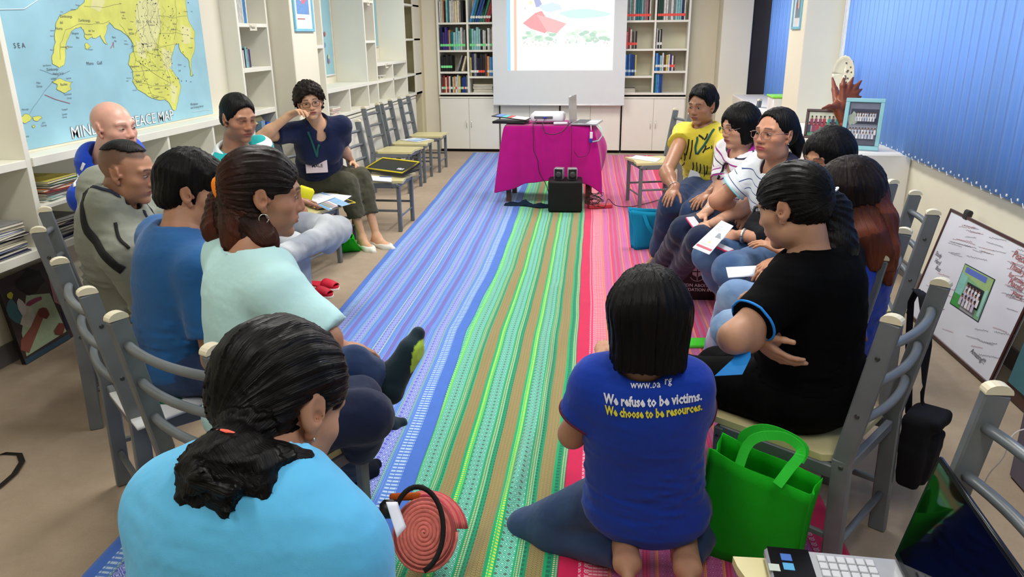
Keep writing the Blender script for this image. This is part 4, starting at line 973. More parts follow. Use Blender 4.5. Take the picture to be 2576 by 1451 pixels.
            for sx in (-1, 1):
                m = MB(); n = 20; vs = [P(sx*.0325+rw*.97*abs(math.cos(a))**.6*math.copysign(1, math.cos(a)), .1035-(sx*.0325+rw*math.cos(a))**2*3, rh*.97*abs(math.sin(a))**.6*math.copysign(1, math.sin(a))) for a in [2*math.pi*i/n for i in range(n)]]
                m.add(vs, [tuple(range(n))]); m.build('lens', LENS, fr, True)
        er = s.k.get('earring')
        if er:
            for sx in (-1, 1):
                if er == 'hoop': MB().tube([P(sx*.080+0, .002+math.cos(a)*.012, -.050+math.sin(a)*.012) for a in [2*math.pi*i/20 for i in range(21)]], .0016*z, 6).build('earring', METAL, s.root, True)
                else: MB().lathe([(.0001, -.006), (.0045, -.0045), (.0062, 0), (.0045, .0045), (.0001, .006)] if er == 'pearl' else [(.0001, -.0035), (.0032, 0), (.0001, .0035)], P(sx*.083, .002, -.036), 12).build('earring', mat('pearl', (240, 232, 220), .2, .6) if er == 'pearl' else METAL, s.root, True)
    # ---- clothes
    def clothes(s):
        g = s.k.get; lo, hi = s.bounds(.2); h = g('cres', .009); top = g('top'); L = np.linalg.norm(s.neck-s.hip)
        if top:
            o = top.get('off', .013); F = Field(np.minimum.reduce([s.hip, s.neck, s.S['R'], s.S['L'], s.E['R'], s.E['L']])-.24, np.maximum.reduce([s.hip, s.neck, s.S['R'], s.S['L'], s.E['R'], s.E['L']])+.24, h)
            s.torso(F, o)
            w_ = (.128 if s.sex == 'f' else .142)*(.5+.5*s.fat)+o; F.cone(s.hip+s.up*L*.12, s.hip+s.up*L*.72, w_, w_*.98, .05, flat=(s.fw, .72))
            f = (.6+.4*s.fat)*(1 if s.sex == 'f' else 1.12); sl = top.get('sleeve', .14)
            hem = top.get('hem', -.02)
            def hemcut(X, Y, Z):
                t = (X-s.hip[0])*s.up[0]+(Y-s.hip[1])*s.up[1]+(Z-s.hip[2])*s.up[2]; return t-hem
            X, Y, Z = np.meshgrid(*F.ax, indexing='ij', sparse=True); F.g = np.maximum(F.g, -hemcut(X, Y, Z)).astype(np.float32)
            for q in 'RL':
                d = s.E[q]-s.S[q]; ul = np.linalg.norm(d)
                if sl > .3:   # long sleeve
                    F.cone(s.S[q], s.E[q], .058*f+o, .048*f+o, .04); F.cone(s.E[q], s.Wr[q], .048*f+o, .034*f+o, .02, clipb=.0)
                else:
                    F.cone(s.S[q], s.S[q]+d/ul*(sl+.06), .050*f+o, .047*f+o+top.get('flare', .004), .035, clipb=.06)
            if top.get('high'): F.cone(s.neck-s.up*.03, s.neck+s.up*top['high']-s.fw*.01, .098+o*.4, .086, .03)
            F.cone(s.neck-s.up*.02, s.head-s.HF[:, 2]*.05-s.HF[:, 1]*.02, .068+top.get('open', .008), .075, .01, mode='s')
            vn = top.get('vneck', 0)
            if vn: F.ell(s.neck+s.fw*.09-s.up*.03, (.04, .06, vn), np.array([s.lat, s.fw, s.up]).T, .01, 's')
            if top.get('collar'):
                cr = .074 if s.sex == 'f' else .084
                c0 = s.neck+s.up*.008-s.fw*.004; hd = nrm(s.up*1.0+s.fw*.25)
                A = MB()
            am = top.get('fold', .004)
            tt_ = ((X-s.hip[0])*s.up[0]+(Y-s.hip[1])*s.up[1]+(Z-s.hip[2])*s.up[2])/L; wt = .35+1.1*np.exp(-((tt_-.28)/.25)**2)
            F.g += (am*.35*wob(X, Y, Z*1.8, 13, 1)-am*1.1*wt*np.maximum(0, 1-3.2*np.abs(wob(X*.6, Y*.6, Z*2.4, 17, 2)))**1.5).astype(np.float32)
            if top.get('waist'):
                t = (X-s.hip[0])*s.up[0]+(Y-s.hip[1])*s.up[1]+(Z-s.hip[2])*s.up[2]; F.g += (top['waist']*np.exp(-((t/L-.3)/.16)**2)).astype(np.float32)
            V, Q = F.net(); V = relax(V, Q, 1, .4)
            R = V-s.hip; u = R @ s.up; tr = np.zeros(len(V))
            for q in 'RL':
                d = nrm(s.E[q]-s.S[q]); t = (V-s.S[q]) @ d; rad = np.linalg.norm((V-s.S[q])-t[:, None]*d, axis=1); sgn = (V-s.S[q]) @ (s.lat*(1 if q == 'R' else -1))
                on = (t > .03) & (rad < .066*f+o) & ((sgn > .01) | (t > .12)); hz = abs(d @ s.up); u = np.where(on & (t > .07) & (hz < .75), L*.9-.07*(1-hz)-t, u)
                if top.get('cuff') and sl < .3: tr = np.where((t > sl-top['cuff']) & on & (t < sl+.03) & (t > .05), 1, tr)
            if top.get('nocuffmat'): tr[:] = 0
            s.shirt = mesh_from(top.get('name', 'shirt'), V, Q, top['mat'], s.root, dict(u=u, trim=tr))
            if top.get('collar'): s.collar(top)
            if top.get('piping'):
                for q in 'RL':
                    d = nrm(s.E[q]-s.S[q]); c = s.S[q]+d*(sl-.002); e1 = nrm(np.cross(d, [.2, .1, 1])); e2 = np.cross(d, e1); r = .0475*f+o+top.get('flare', .004)+.001; bt = BVHTree.FromPolygons([Vector(v) for v in V], [tuple(int(i) for i in q_) for q_ in Q]); P_ = []
                    for a in np.linspace(0, 2*math.pi, 37):
                        u_ = e1*math.cos(a)+e2*math.sin(a); hit_ = bt.ray_cast(Vector(c-d*.006+u_*.09), Vector(-u_), .09); rr_ = np.linalg.norm(np.array(hit_[0])-(c-d*.006)) if hit_[0] is not None else r; P_.append(c+u_*min(rr_, r+.012))
                    MB().tube(P_, .0034, 6, False).build('sleeve_piping', top['piping'], s.shirt, True)
        pt = g('pants')
        if pt:
            o = pt.get('off', .010); F = Field(lo, hi, h)
            Pv = np.array([s.pl, s.pf, [0, 0, 1]]).T; ft = s.fat
            F.ell(s.hip, (.168*ft+o, .118*ft+o, .105+o), Pv, .05)
            F.ell(s.hip+s.up*.06, (.142*ft+o, .105*ft+o, .08), np.array([s.lat, s.fw, s.up]).T, .05)
            f = .5+.5*ft; sho = pt.get('length', .97); fl = pt.get('flare', .012)
            for q in 'RL':
                F.cone(s.H[q]+s.pf*.02, s.K[q], .090*f+o, .060*f+o, .04); A = s.K[q]+(s.A[q]-s.K[q])*sho; d = nrm(A-s.K[q])
                F.cone(s.K[q], A+d*.05, .057*f+o, .040*f+fl, .03, clipb=.05)
                kd = nrm(s.A[q]-s.K[q]); kb = nrm(-s.pf-kd*kd.dot(-s.pf)) if abs(kd.dot(s.pf)) < .95 else np.array([0, 0, 1.])
                F.ell(s.K[q]+kd*.12+kb*.012, (.05*f+o,)*2+(.10+o,), None, .05)
            X, Y, Z = np.meshgrid(*F.ax, indexing='ij', sparse=True); am = pt.get('fold', .004)
            F.g += (am*wob(X, Y, Z, 26, 3)+am*.8*np.abs(wob(X, Y, Z, 45, 4))).astype(np.float32)
            V, Q = F.net(); V = relax(V, Q, 1, .4); mesh_from(pt.get('name', 'trousers'), V, Q, pt['mat'], s.root, dict(u=V[:, 2], trim=np.zeros(len(V))))
        sh = g('shoes')
        if sh:
            for q in 'RL':
                a = s.A[q]; F = Field(a-.26, a+.26, .006); heel, ball, toe, fd, dn, sd = s.foot(F, q, .006)
                X, Y, Z = np.meshgrid(*F.ax, indexing='ij', sparse=True)
                lvl = (X-a[0])*dn[0]+(Y-a[1])*dn[1]+(Z-a[2])*dn[2]; al = (X-a[0])*fd[0]+(Y-a[1])*fd[1]+(Z-a[2])*fd[2]
                cut = {'flat': .035+.0*al, 'sneaker': -.01+.0*al, 'slipper': .045+.0*al}[sh['kind']]
                F.g = np.maximum(F.g, cut-lvl)
                if sh['kind'] in ('flat', 'slipper'): F.ell(a+fd*.035+dn*.02, (.045, .045, .04) if sh['kind'] == 'flat' else (.06, .06, .03), None, .01, 's')
                F.g = np.maximum(F.g, lvl-.096).astype(np.float32)
                V, Q = F.net()
                if len(V):
                    t = (V-a) @ dn; tr = (t > .088).astype(float); so = mesh_from('shoe', V, Q, sh['mat'], s.root, dict(u=(V-a) @ fd, trim=tr))
    def collar(s, top):
        V = []; m = MB(); cm = top.get('collarmat', top['mat']); hgt = .040; n = 30; c0 = s.neck-s.up*.006-s.fw*.006; rx, ry = (.064, .066) if s.sex == 'f' else (.072, .074)
        rows = []
        for j, (dr, dz) in enumerate(((.0, -.006), (.001, .014), (.0, .030), (.004, .0335), (.013, .022), (.024, .004), (.030, -.008))):
            r = []
            for i in range(n+1):
                e = i/n*2-1; a = -math.pi/2+e*math.radians(158); x, y = math.cos(a)*(rx+dr), math.sin(a)*(ry+dr); fr = max(0, abs(e)-.55)/.45
                r.append(c0+s.lat*x+s.fw*(y+.012*fr)+s.up*(dz+.016*(1-fr)-.024*fr-(.020*fr**2 if j > 4 else 0)))
            rows.append(r)
        m.grid(rows); o = m.build('collar', cm, s.shirt, True)
        md = o.modifiers.new('thick', 'SOLIDIFY'); md.thickness = .003
    # ---- hair
    def hair(s):
        g = s.k.get; hr = g('hair')
        if not hr: return
        kind = hr['kind']; hf = s.HF; z = s.sc*g('hs', 1.0); P = lambda x, y, zz: s.head+hf @ (np.array([x, y, zz])*z); res = hr.get('res', .006)
        m = hr['mat']; o = hr.get('vol', .012); lo = s.head-.2; hi = s.head+.2; lo[2] -= hr.get('down', 0)
        for T in hr.get('tail', []):
            for p, r in T: lo = np.minimum(lo, np.array(p)-r-.03); hi = np.maximum(hi, np.array(p)+r+.03)

        F = Field(lo, hi, res)
        E = lambda p, r, k=.02, mode='u', R=None: F.ell(P(*p), np.array(r)*z, hf if R is None else hf @ R, k*z, mode)
        if kind in ('short', 'pony', 'buzztop', 'curly', 'bob', 'long'):
            if kind == 'short': E((0, -.014, .040), (.074+o*.55, .094+o*.7, .080+o), .01)
            else: E((0, -.014, .034), (.074+o, .094+o, .082+o), .01)
        if kind == 'short':
            E((0, -.055, -.02), (.060+o*.6, .045+o*.5, .05), .03)
            for sx in (-1, 1): E((sx*.064, .004, .0), (.012+o*.3, .020, .03), .015)
            if hr.get('fringe'): E((0, .075, .07), (.05, .025, .02), .025)
        if kind == 'pony':
            E((0, -.05, -.01), (.064, .052, .055), .03)
        if kind == 'curly':
            for (x, y, zz, r) in ((.055, 0, .0, .045), (-.055, 0, .0, .045), (.05, -.03, -.03, .045), (-.05, -.03, -.03, .045), (0, -.07, -.01, .06), (0, .045, .085, .045), (.04, .03, .07, .045), (-.04, .03, .07, .045)): E((x, y, zz), (r,)*3, .03)
        if kind in ('bob', 'long'):
            dn = hr.get('drop', .13)
            for sx in (-1, 1):
                Cn = F.cone; Cn(P(sx*.058, .010, .03), P(sx*hr.get('hem', .066), hr.get('hemy', .01), -dn), .036*z, .030*z, .04*z)
                Cn(P(sx*.05, -.045, .02), P(sx*.052, -.05, -dn), .045*z, .036*z, .04*z)
            F.cone(P(0, -.06, .02), P(0, -.066, -dn), .052*z, .040*z, .04*z)
        # carve the face and the nape
        if kind in ('bob', 'long'):
            E((0, .085, -.075), (hr.get('face', .052), .085, .135), .012, 's')
        else:
            fz = hr.get('brow', .048)
            E((0, .115, fz-.095), (.082, .105, .105), .012, 's')
            for sx in (-1, 1):
                E((sx*.085, .055, -.035), (.035, .048, .062), .01, 's')
                if hr.get('ears', True): E((sx*.088, -.008, -.018), (.026, .026, .045), .01, 's')
            if kind == 'short': E((0, -.04, -.125), (.12, .12, .065), .012, 's')
        # hem
        cutz = hr.get('cut')
        X, Y, Z = np.meshgrid(*F.ax, indexing='ij', sparse=True)
        lx, ly, lz = [((X-s.head[0])*hf[0][i]+(Y-s.head[1])*hf[1][i]+(Z-s.head[2])*hf[2][i])/z for i in range(3)]
        if cutz is not None: F.g = np.maximum(F.g, (cutz-lz)*z).astype(np.float32)
        if kind == 'buzztop': F.g = np.maximum(F.g, (.088-.25*np.maximum(0, -ly-.02)-lz+.004*wob(X, Y, Z, 60, 2))*z).astype(np.float32)
        for T in hr.get('tail', []):
            for i in range(len(T)-1): F.cone(T[i][0], T[i+1][0], T[i][1], T[i+1][1], .028)
        if hr.get('curlytail'):
            w_ = np.clip((-.075-lz)/.03, 0, 1); F.g += (w_*(.011*wob(X, Y, Z, 65, 1)+.008*wob(X, Y, Z, 130, 2)+.004*wob(X, Y, Z, 260, 3))).astype(np.float32)
        az = np.arctan2(lx, -(ly-hr.get('py', -.0)))
        if kind == 'pony' and hr.get('tie') is not None:
            a = nrm(np.array(hr['tie'], float)-np.array([0, .06, .02])); e1 = nrm(np.cross(a, [0, 0, 1])); e2 = np.cross(a, e1); qx, qy, qz = lx, ly-.02, lz-.01
            az = np.arctan2(qx*e1[0]+qy*e1[1]+qz*e1[2], qx*e2[0]+qy*e2[1]+qz*e2[2])
        amp = hr.get('strand', .0016)
        if kind == 'curly': F.g += (.006*wob(X, Y, Z, 110, 1)+.004*wob(X, Y, Z, 210, 2)+.003*wob(X, Y, Z, 330, 3)).astype(np.float32)
        else: F.g += (amp*(np.sin(az*31+3*wob(X, Y, Z, 12, 0))+.8*np.sin(az*57+4*wob(X, Y, Z, 15, 2)))+hr.get('lump', .002)*wob(X, Y, Z, 45, 3)).astype(np.float32)
        tails = hr.get('tail', []); tp = None
        V, Q = F.net(); parts = [(V, Q)] if len(V) else []
        def coords(V):
            L = (V-s.head) @ hf/z
            if kind == 'pony' and hr.get('tie') is not None:
                T = np.array(hr['tie'], float); a = nrm(T-np.array([0, .06, .02])); r = L-np.array([0, .02, .01]); al = r @ a; pr = r-al[:, None]*a; e1 = nrm(np.cross(a, [0, 0, 1])) if abs(a[2]) < .9 else np.array([1, 0, 0]); e2 = np.cross(a, e1)
                return np.arctan2(pr @ e1, pr @ e2)/6.28*1.6, al+.12
            az = np.arctan2(L[:, 0], -L[:, 1]+.02); r = L[:, 0]
            par = np.where(L[:, 2] > .03, np.arctan2(L[:, 1]+.01, np.abs(L[:, 0])+.02), np.arctan2(-np.abs(L[:, 0])*0+L[:, 1]+.01, np.abs(L[:, 0])+.02))
            return par/6.28*1.8+.5*(L[:, 0] > 0), .1-L[:, 2]
        at = [coords(V)] if len(V) else []
        if len(V):
            ac, al = at[0]
            for T in tails:
                pts = [np.array(p) for p, r in T]
                for i in range(len(pts)-1):
                    a_, b_ = pts[i], pts[i+1]; d = nrm(b_-a_); e1 = nrm(np.cross(d, [.3, .9, .1])); e2 = np.cross(d, e1); R_ = V-a_; t_ = R_ @ d; q = R_-t_[:, None]*d; rr_ = np.linalg.norm(q, axis=1)
                    L_ = np.linalg.norm(b_-a_); m_ = (t_ > -.01) & (t_ < L_+.03) & (rr_ < max(T[i][1], T[i+1][1])*1.35) & (np.linalg.norm(((V-s.head) @ hf/z-np.array([0, -.014, .03]))/np.array([.098, .118, .106]), axis=1) > 1)
                    ac = np.where(m_, np.arctan2(q @ e1, q @ e2)/6.28*.9+2, ac); al = np.where(m_, t_+.2+.06*i, al)
            at = [(ac, al)]
        Vs = np.concatenate([p[0] for p in parts]); o_ = 0; Qs = []
        for V_, Q_ in parts: Qs.append(Q_+o_); o_ += len(V_)
        s.hairo = mesh_from('hair', Vs, np.concatenate(Qs), m, s.root, dict(across=np.concatenate([a[0] for a in at]), along=np.concatenate([a[1] for a in at])))
        for (p, r, col, nm, thick) in hr.get('ties', []):
            cmt = mat('tie_'+col, dict(orange=(255, 140, 20), coral=(255, 110, 90), white=(240, 240, 240), black=(20, 20, 20))[col], .9); p = np.array(p); T = nrm(r[1]); e1 = nrm(np.cross(T, [.2, .1, .95])); e2 = np.cross(T, e1)
            tb = MB(); turns = 3 if thick > .008 else 1
            for q in range(turns): tb.tube([p+T*(q-(turns-1)/2)*thick*1.1+(e1*math.cos(a)+e2*math.sin(a))*(r[0]+.002*math.sin(a*3+q)) for a in [2*math.pi*i/24 for i in range(25)]], thick, 8, False)
            tb.build(nm, cmt, s.hairo, True)
# ---------------------------------------------------------------- the people
HB = hair_mat('hair_black', (9, 7, 7)); HBR = hair_mat('hair_dark_brown', (22, 14, 13), (84, 40, 24)); HRED = hair_mat('hair_reddish', (24, 15, 14), (118, 58, 36))
MATS['_trim_shirt_black'] = (30, 140, 235); MATS['_trim_polo_striped'] = (176, 40, 150); MATS['_trim_tee_royal'] = (90, 20, 60); MATS['_trim_polo_navy'] = (20, 28, 60); MATS['_trim_polo_white'] = (120, 215, 225); MATS['_trim_tee_navy_blue'] = (120, 20, 40)
jean = cloth_mat('denim_dark', (38, 56, 92), fade=(52, 74, 112)); jean2 = cloth_mat('denim_light', (110, 140, 178), fade=(168, 190, 214)); jeang = cloth_mat('denim_grey', (138, 144, 154), fade=(182, 186, 190)); khaki = cloth_mat('khaki', (72, 70, 54)); navyj = cloth_mat('denim_navy', (22, 32, 62)); blackp = cloth_mat('black_trousers', (9, 9, 10)); jeanm = cloth_mat('denim_mid', (60, 88, 128), fade=(92, 122, 160))
WSH = mat('cream_leather', (226, 224, 214), .5); MATS['_trim_sneaker_cloth'] = (176, 212, 70); BSH = cloth_mat('sneaker_cloth', (20, 40, 50)); 
SK1, SK2, SK3, SK4 = (186, 140, 112), (168, 120, 92), (214, 164, 146), (178, 130, 102)
A = np.array
# foreground, light blue polo
head = W(706, 1018, 1.09); neck = W(655, 1172, 1.0)
PA = Person('woman with curly black ponytail and light blue polo, back to the camera in the foreground', hip=(-.50, .72, .5), neck=neck, head=head, hs=1.0, face=(62, -34, 6), torso=78, sex='f', fat=1.02, shoulder=.124, shoulder_drop=.088, skin=SK1, res=.008, hres=.0032, eyes=False,
       wrR=(-.40, 1.06, .55), wrL=(-.56, 1.06, .55), elR=(.25, -.5, -.8), elL=(-.35, -.5, -.8), anR=(-.36, 1.25, .08), anL=(-.56, 1.25, .08), ftR=(0, 1, 0), ftL=(0, 1, 0), earring='stud',
       top=dict(mat=cloth_mat('polo_sky', (96, 190, 238), rough=.9), off=.014, sleeve=.17, open=.004, fold=.004), cres=.007, pants=dict(mat=jean),
       hair=dict(kind='pony', mat=HB, vol=.014, res=.0045, tie=(0.0, -.10, -.07), brow=.055, strand=.0016, curlytail=True,
                 tail=[[(W(620, 1080, 1.0), .034), (W(575, 1130, .965), .022), (W(540, 1185, .95), .036), (W(505, 1240, .94), .022)], [(W(590, 1150, .95), .026), (W(625, 1200, .94), .036), (W(640, 1240, .93), .024)], [(W(640, 1160, .96), .022), (W(720, 1175, .97), .020), (W(775, 1155, .98), .010)], [(W(620, 1240, .925), .012), (W(592, 1268, .92), .004), (W(604, 1292, .92), .002)], [(W(560, 1200, .94), .03), (W(600, 1235, .93), .028)]],
                 ties=[(W(582, 1118, .965), (.028, W(560, 1160, .95)-W(600, 1085, .98)), 'coral', 'hair_tie', .0035)]))
# scrunchie woman
PB = Person('woman with orange scrunchie and pale aqua tee, in profile facing right', hip=(-.96, 1.77, .50), neck=W(643, 645, 1.95), head=W(662, 488, 1.98), face=(27, -10, 0), torso=48, sex='f', fat=1.06, shoulder=.15, skin=SK4, hres=.0034,
       exR=W(820, 855, 1.86), wrR=W(800, 965, 1.98), wrL=(-.82, 2.05, .60), anR=FLR(872, 1185, .09), anL=FLR(852, 1130, .09), kxR=W(922, 1045, 2.06), kxL=W(896, 1010, 2.2), ftR=(.3, .95, 0), ftL=(.4, .9, 0), earring='hoop', round=-.01,
       top=dict(mat=cloth_mat('tee_aqua', (190, 232, 232), rough=.9), sleeve=.16, off=.015, flare=.012, fold=.005, name='tee'), pants=dict(mat=navyj), shoes=dict(kind='sneaker', mat=cloth_mat('shoe_navy', (20, 24, 36))),
       hair=dict(kind='pony', mat=HBR, vol=.012, res=.0045, tie=(0, -.115, .0), brow=.052, tail=[[(W(585, 470, 2.02), .028), (W(560, 510, 2.03), .036), (W(552, 570, 2.03), .040), (W(548, 604, 2.03), .022)], [(W(610, 510, 1.99), .058), (W(612, 570, 1.97), .052), (W(600, 610, 1.96), .034), (W(585, 648, 1.95), .010)], [(W(640, 560, 1.95), .036), (W(664, 600, 1.94), .030), (W(690, 630, 1.95), .014)]],
                 ties=[(W(570, 472, 1.995), (.027, W(545, 482, 2.02)-W(600, 458, 1.96)), 'orange', 'scrunchie', .010)]))
# blue tee man
PC = Person('man in plain blue tee with thick black hair, back to the camera', hip=(-1.40, 2.12, .5), neck=W(456, 602, 2.36), head=W(485, 480, 2.38), face=(22, -8, 0), torso=50, sex='m', fat=1.08, shoulder=.165, skin=SK4, hres=.004,
       wrR=(-1.17, 2.20, .60), wrL=(-1.2, 2.42, .60), elR=(.1, -.6, -.7), anR=W(962, 952, 2.34), kxR=W(800, 930, 2.25), anL=(-.95, 2.55, .08), ftR=(.25, .50, .82), fdR=(.93, -.32, -.1), knL=(.6, .6, 1), ftL=(.8, .6, 0),
       top=dict(mat=cloth_mat('tee_blue', (36, 92, 150)), sleeve=.2, off=.015, fold=.006, hem=-.03, name='tee'), pants=dict(mat=jean), shoes=dict(kind='sneaker', mat=BSH), leg=(.40, .40),
       hair=dict(kind='short', mat=HB, vol=.020, res=.005, lump=.006, fringe=True))
# grey jacket
PD = Person('man with buzz cut in grey jacket with a dark strap across it', hip=(-2.0, 2.76, .5), neck=W(288, 535, 2.84), head=W(322, 432, 2.80), face=(6, -12, 0), torso=44, sex='m', fat=1.12, shoulder=.175, skin=SK4, buzz=.8, hres=.0036, skin_rough=.42,
       wrR=(-1.62, 2.72, .60), wrL=(-1.66, 3.05, .60), anR=(-1.5, 2.9, .08), anL=(-1.55, 3.1, .08), ftR=(1, .4, 0), ftL=(1, .4, 0),
       top=dict(mat=cloth_mat('jacket_grey', (132, 136, 124), rough=.7), sleeve=.5, off=.028, fold=.012, hem=-.04, high=.045, open=.016, name='jacket'), pants=dict(mat=blackp),
       hair=dict(kind='buzztop', mat=HB, vol=.0035, res=.0045, strand=.0006, lump=.0005, brow=.058))
# bald man
PE = Person('bald man in bright blue jersey in front of the map', hip=(-2.2, 3.35, .5), neck=W(256, 418, 3.42), head=W(287, 322, 3.32), face=(-14, -2, 0), torso=2, open=.55, sex='m', fat=1.1, shoulder=.18, skin=SK3, lip=(176, 100, 92), brow=.25, lash=.5, skin_rough=.35, stubble=.06, look=(-.001, 0),
       wrR=(-1.82, 3.12, .60), wrL=W(392, 545, 3.0), elL=(0, 0, -1), anR=(-1.72, 3.2, .08), anL=(-1.75, 3.5, .08), handL=True,
       top=dict(mat=cloth_mat('jersey_blue', (20, 72, 200), rough=.6), sleeve=.2, off=.02, fold=.008, high=.03, open=.012, vneck=.04, name='jersey'), pants=dict(mat=jean))
# striped green polo
GP = cloth_mat('polo_green_striped', (232, 238, 236), stripes=[(.062, .0, .031, (28, 160, 160))])
PF = Person('man with closed eyes in white and teal striped polo', hip=(-2.08, 3.92, .5), neck=W(590, 388, 3.95), head=W(600, 298, 3.88), face=(-32, -12, 0), torso=-26, sex='m', fat=1.05, eyes=False, shoulder=.17, skin=SK2, open=.25, skin_rough=.38, lash=1.2,
       wrR=FLR(758, 528, .60), hdR=(.3, -.35, -.8), hnR=(.2, -.9, .3), wrL=(-1.82, 4.12, .60), elR=(0, -.4, -.9), anR=(-1.62, 3.62, .07), kxL=FLR(850, 578, .52), anL=FLR(700, 650, .56), kxR=FLR(738, 620, .50), ftL=(-.3, -.9, -.1), ftR=(.9, -.4, 0),
       top=dict(mat=GP, sleeve=.2, off=.015, collar=True, collarmat=cloth_mat('collar_white', (226, 230, 228)), vneck=.03, fold=.006, name='polo_shirt'), pants=dict(mat=jeang, fold=.003),
       hair=dict(kind='short', mat=HB, vol=.012, res=.005, brow=.078, strand=.001))
# woman in navy
PG = Person('woman with short curly hair, black glasses and navy polo, cheek resting on her hand', hip=(-2.17, 5.36, .50), neck=W(800, 312, 5.22), head=W(779, 256, 5.10), face=(-63, -6, -7), torso=-58, sex='f', fat=1.08, shoulder=.165, skin=(212, 164, 130), hres=.0038, lash=.9,
       wrR=W(730, 289, 4.98), elR=(-.9, -.5, -.6), hdR=W(758, 274, 4.93)-W(730, 289, 4.98), hnR=(.7, -.3, -.5), curlR=55, exL=FLR(862, 374, .72), wrL=FLR(886, 408, .60), hdL=(.6, -.5, -.25), hnL=(-.3, -.5, -.8), curlL=60, arm=(.27, .235),
       anR=FLR(912, 600, .07), anL=FLR(948, 596, .07), ftR=(.75, -.75, 0), ftL=(.85, -.5, 0), kxR=FLR(872, 458, .49), kxL=FLR(908, 446, .50), leg=(.40, .39),
       top=dict(mat=cloth_mat('polo_navy', (18, 28, 62)), sleeve=.16, off=.014, collar=True, vneck=.05, fold=.005, hem=-.06, name='polo_shirt'), pants=dict(mat=khaki, length=.62, flare=.02, fold=.008), shoes=dict(kind='flat', mat=WSH), glasses=('black', .0017),
       hair=dict(kind='curly', mat=hair_mat('hair_curly', (30, 19, 17)), vol=.030, res=.0055, brow=.062))
# right side
PH = Person('woman with short black hair in yellow tee with a green lanyard', hip=(.70, 5.36, .49), head=FLR(1767, 266, 1.045), face=(-130, -8, 0), torso=-135, sex='f', fat=1.32, shoulder=.175, belly=1.0, skin=SK2, hs=1.04, jaw=1.06, hres=.0038,
       exR=FLR(1676, 434, .68), wrR=FLR(1697, 474, .615), hdR=(-.35, -.75, -.35), hnR=(-.2, -.2, -1), exL=FLR(1832, 436, .68), wrL=FLR(1785, 486, .61), hdL=(-.6, -.6, -.3), hnL=(-.2, -.2, -1), elL=(.7, -.2, -.6), curlR=22, curlL=22,
       kxR=FLR(1690, 515, .48), kxL=FLR(1745, 535, .48), anR=FLR(1652, 640, .09), anL=FLR(1700, 690, .09), ftR=(-.5, -.85, 0), ftL=(-.5, -.85, 0), knR=(-.7, -.5, 1), knL=(-.6, -.7, 1),
       top=dict(mat=cloth_mat('tee_yellow', (214, 196, 62)), sleeve=.19, off=.018, fold=.007, hem=-.06, name='tee', flare=.01), pants=dict(mat=jean), hair=dict(kind='short', mat=HB, vol=.022, res=.005, lump=.006, brow=.082))
SP = cloth_mat('polo_striped', (240, 236, 240), stripes=[(.056, 0, .0065, (160, 50, 140)), (.056, .028, .0045, (50, 50, 70))])
PI = Person('woman with black bob and glasses in white polo with purple stripes', hip=(.86, 4.50, .49), head=FLR(1860, 318, 1.015), face=(-152, -10, 0), torso=-155, sex='f', fat=1.15, shoulder=.16, belly=.9, skin=(204, 154, 126), hres=.0038,
       wrR=FLR(1775, 535, .57), wrL=FLR(1798, 560, .59), elR=(.2, .3, -.9), elL=(.5, -.5, -.7), hdR=(-.7, -.5, -.3), hdL=(-.8, .1, -.4), hnL=(0, .3, -1), curlL=50, curlR=50,
       kxR=FLR(1722, 580, .49), kxL=FLR(1765, 605, .50), anR=FLR(1655, 672, .09), anL=FLR(1692, 700, .09), ftR=(-1, -.2, 0), ftL=(-1, -.2, 0),
       top=dict(mat=SP, sleeve=.17, off=.016, collar=True, collarmat=mat('collar_purple', (176, 40, 150), .9), piping=MATS['collar_purple'], vneck=.03, fold=.006, name='polo_shirt'), pants=dict(mat=navyj), glasses=('metal', .0011),
       hair=dict(kind='bob', mat=HB, vol=.017, res=.005, drop=.07, cut=-.088, face=.050, hem=.066))
WP = cloth_mat('polo_white', (232, 238, 244), stripes=[(.04, 0, .004, (60, 80, 140))])
PJ = Person('woman with rimless glasses and tied back hair in white striped top', hip=(.98, 3.84, .49), head=FLR(1950, 338, 1.05), face=(-141, 3, 0), torso=-158, sex='f', fat=1.22, shoulder=.165, skin=(190, 136, 108), hs=1.03, jaw=1.08, hres=.0036, lip=(176, 74, 80),
       wrR=FLR(1880, 535, .60), wrL=FLR(1862, 592, .59), elR=(-.2, .5, -.9), elL=(.5, -.6, -.6), hdR=(-.45, -.75, -.5), hnR=(-.3, 0, -1), hdL=(-.8, .35, -.2), hnL=(.1, .4, -.9), curlL=45, curlR=35,
       kxR=FLR(1785, 645, .50), kxL=FLR(1838, 680, .52), anR=(.70, 3.78, .08), anL=(.72, 3.58, .08), ftR=(-1, -.2, 0), ftL=(-1, -.2, 0), leg=(.42, .39), earring='stud',
       top=dict(mat=WP, sleeve=.17, off=.016, piping=mat('piping_aqua', (130, 214, 226), .8), fold=.005, collar=True, collarmat=mat('collar_dark', (40, 40, 60), .9), name='polo_shirt'), pants=dict(mat=jeanm), glasses=('metal', .0013),
       hair=dict(kind='pony', mat=HB, vol=.009, res=.005, brow=.088, tail=[[(W(1998, 330, 3.55), .032), (W(2004, 360, 3.56), .030), (W(2006, 392, 3.57), .018)]]))
PK = Person('woman half hidden behind the others, only her black hair and one eye showing', hip=(1.0, 3.28, .49), head=FLR(2082, 396, 1.01), face=(-146, -16, 0), torso=-170, sex='f', skin=(186, 134, 102),
       wrR=FLR(1968, 652, .60), wrL=(.72, 3.2, .62), hdR=(-.8, -.2, -.3), hnR=(0, .2, -1), anR=(.5, 3.35, .08), anL=(.5, 3.2, .08), elR=(.3, .2, -.9),
       top=dict(mat=cloth_mat('tee_grey', (70, 74, 90)), sleeve=.16), pants=dict(mat=navyj), hair=dict(kind='bob', mat=HB, vol=.014, res=.0055, drop=.09, face=.054))
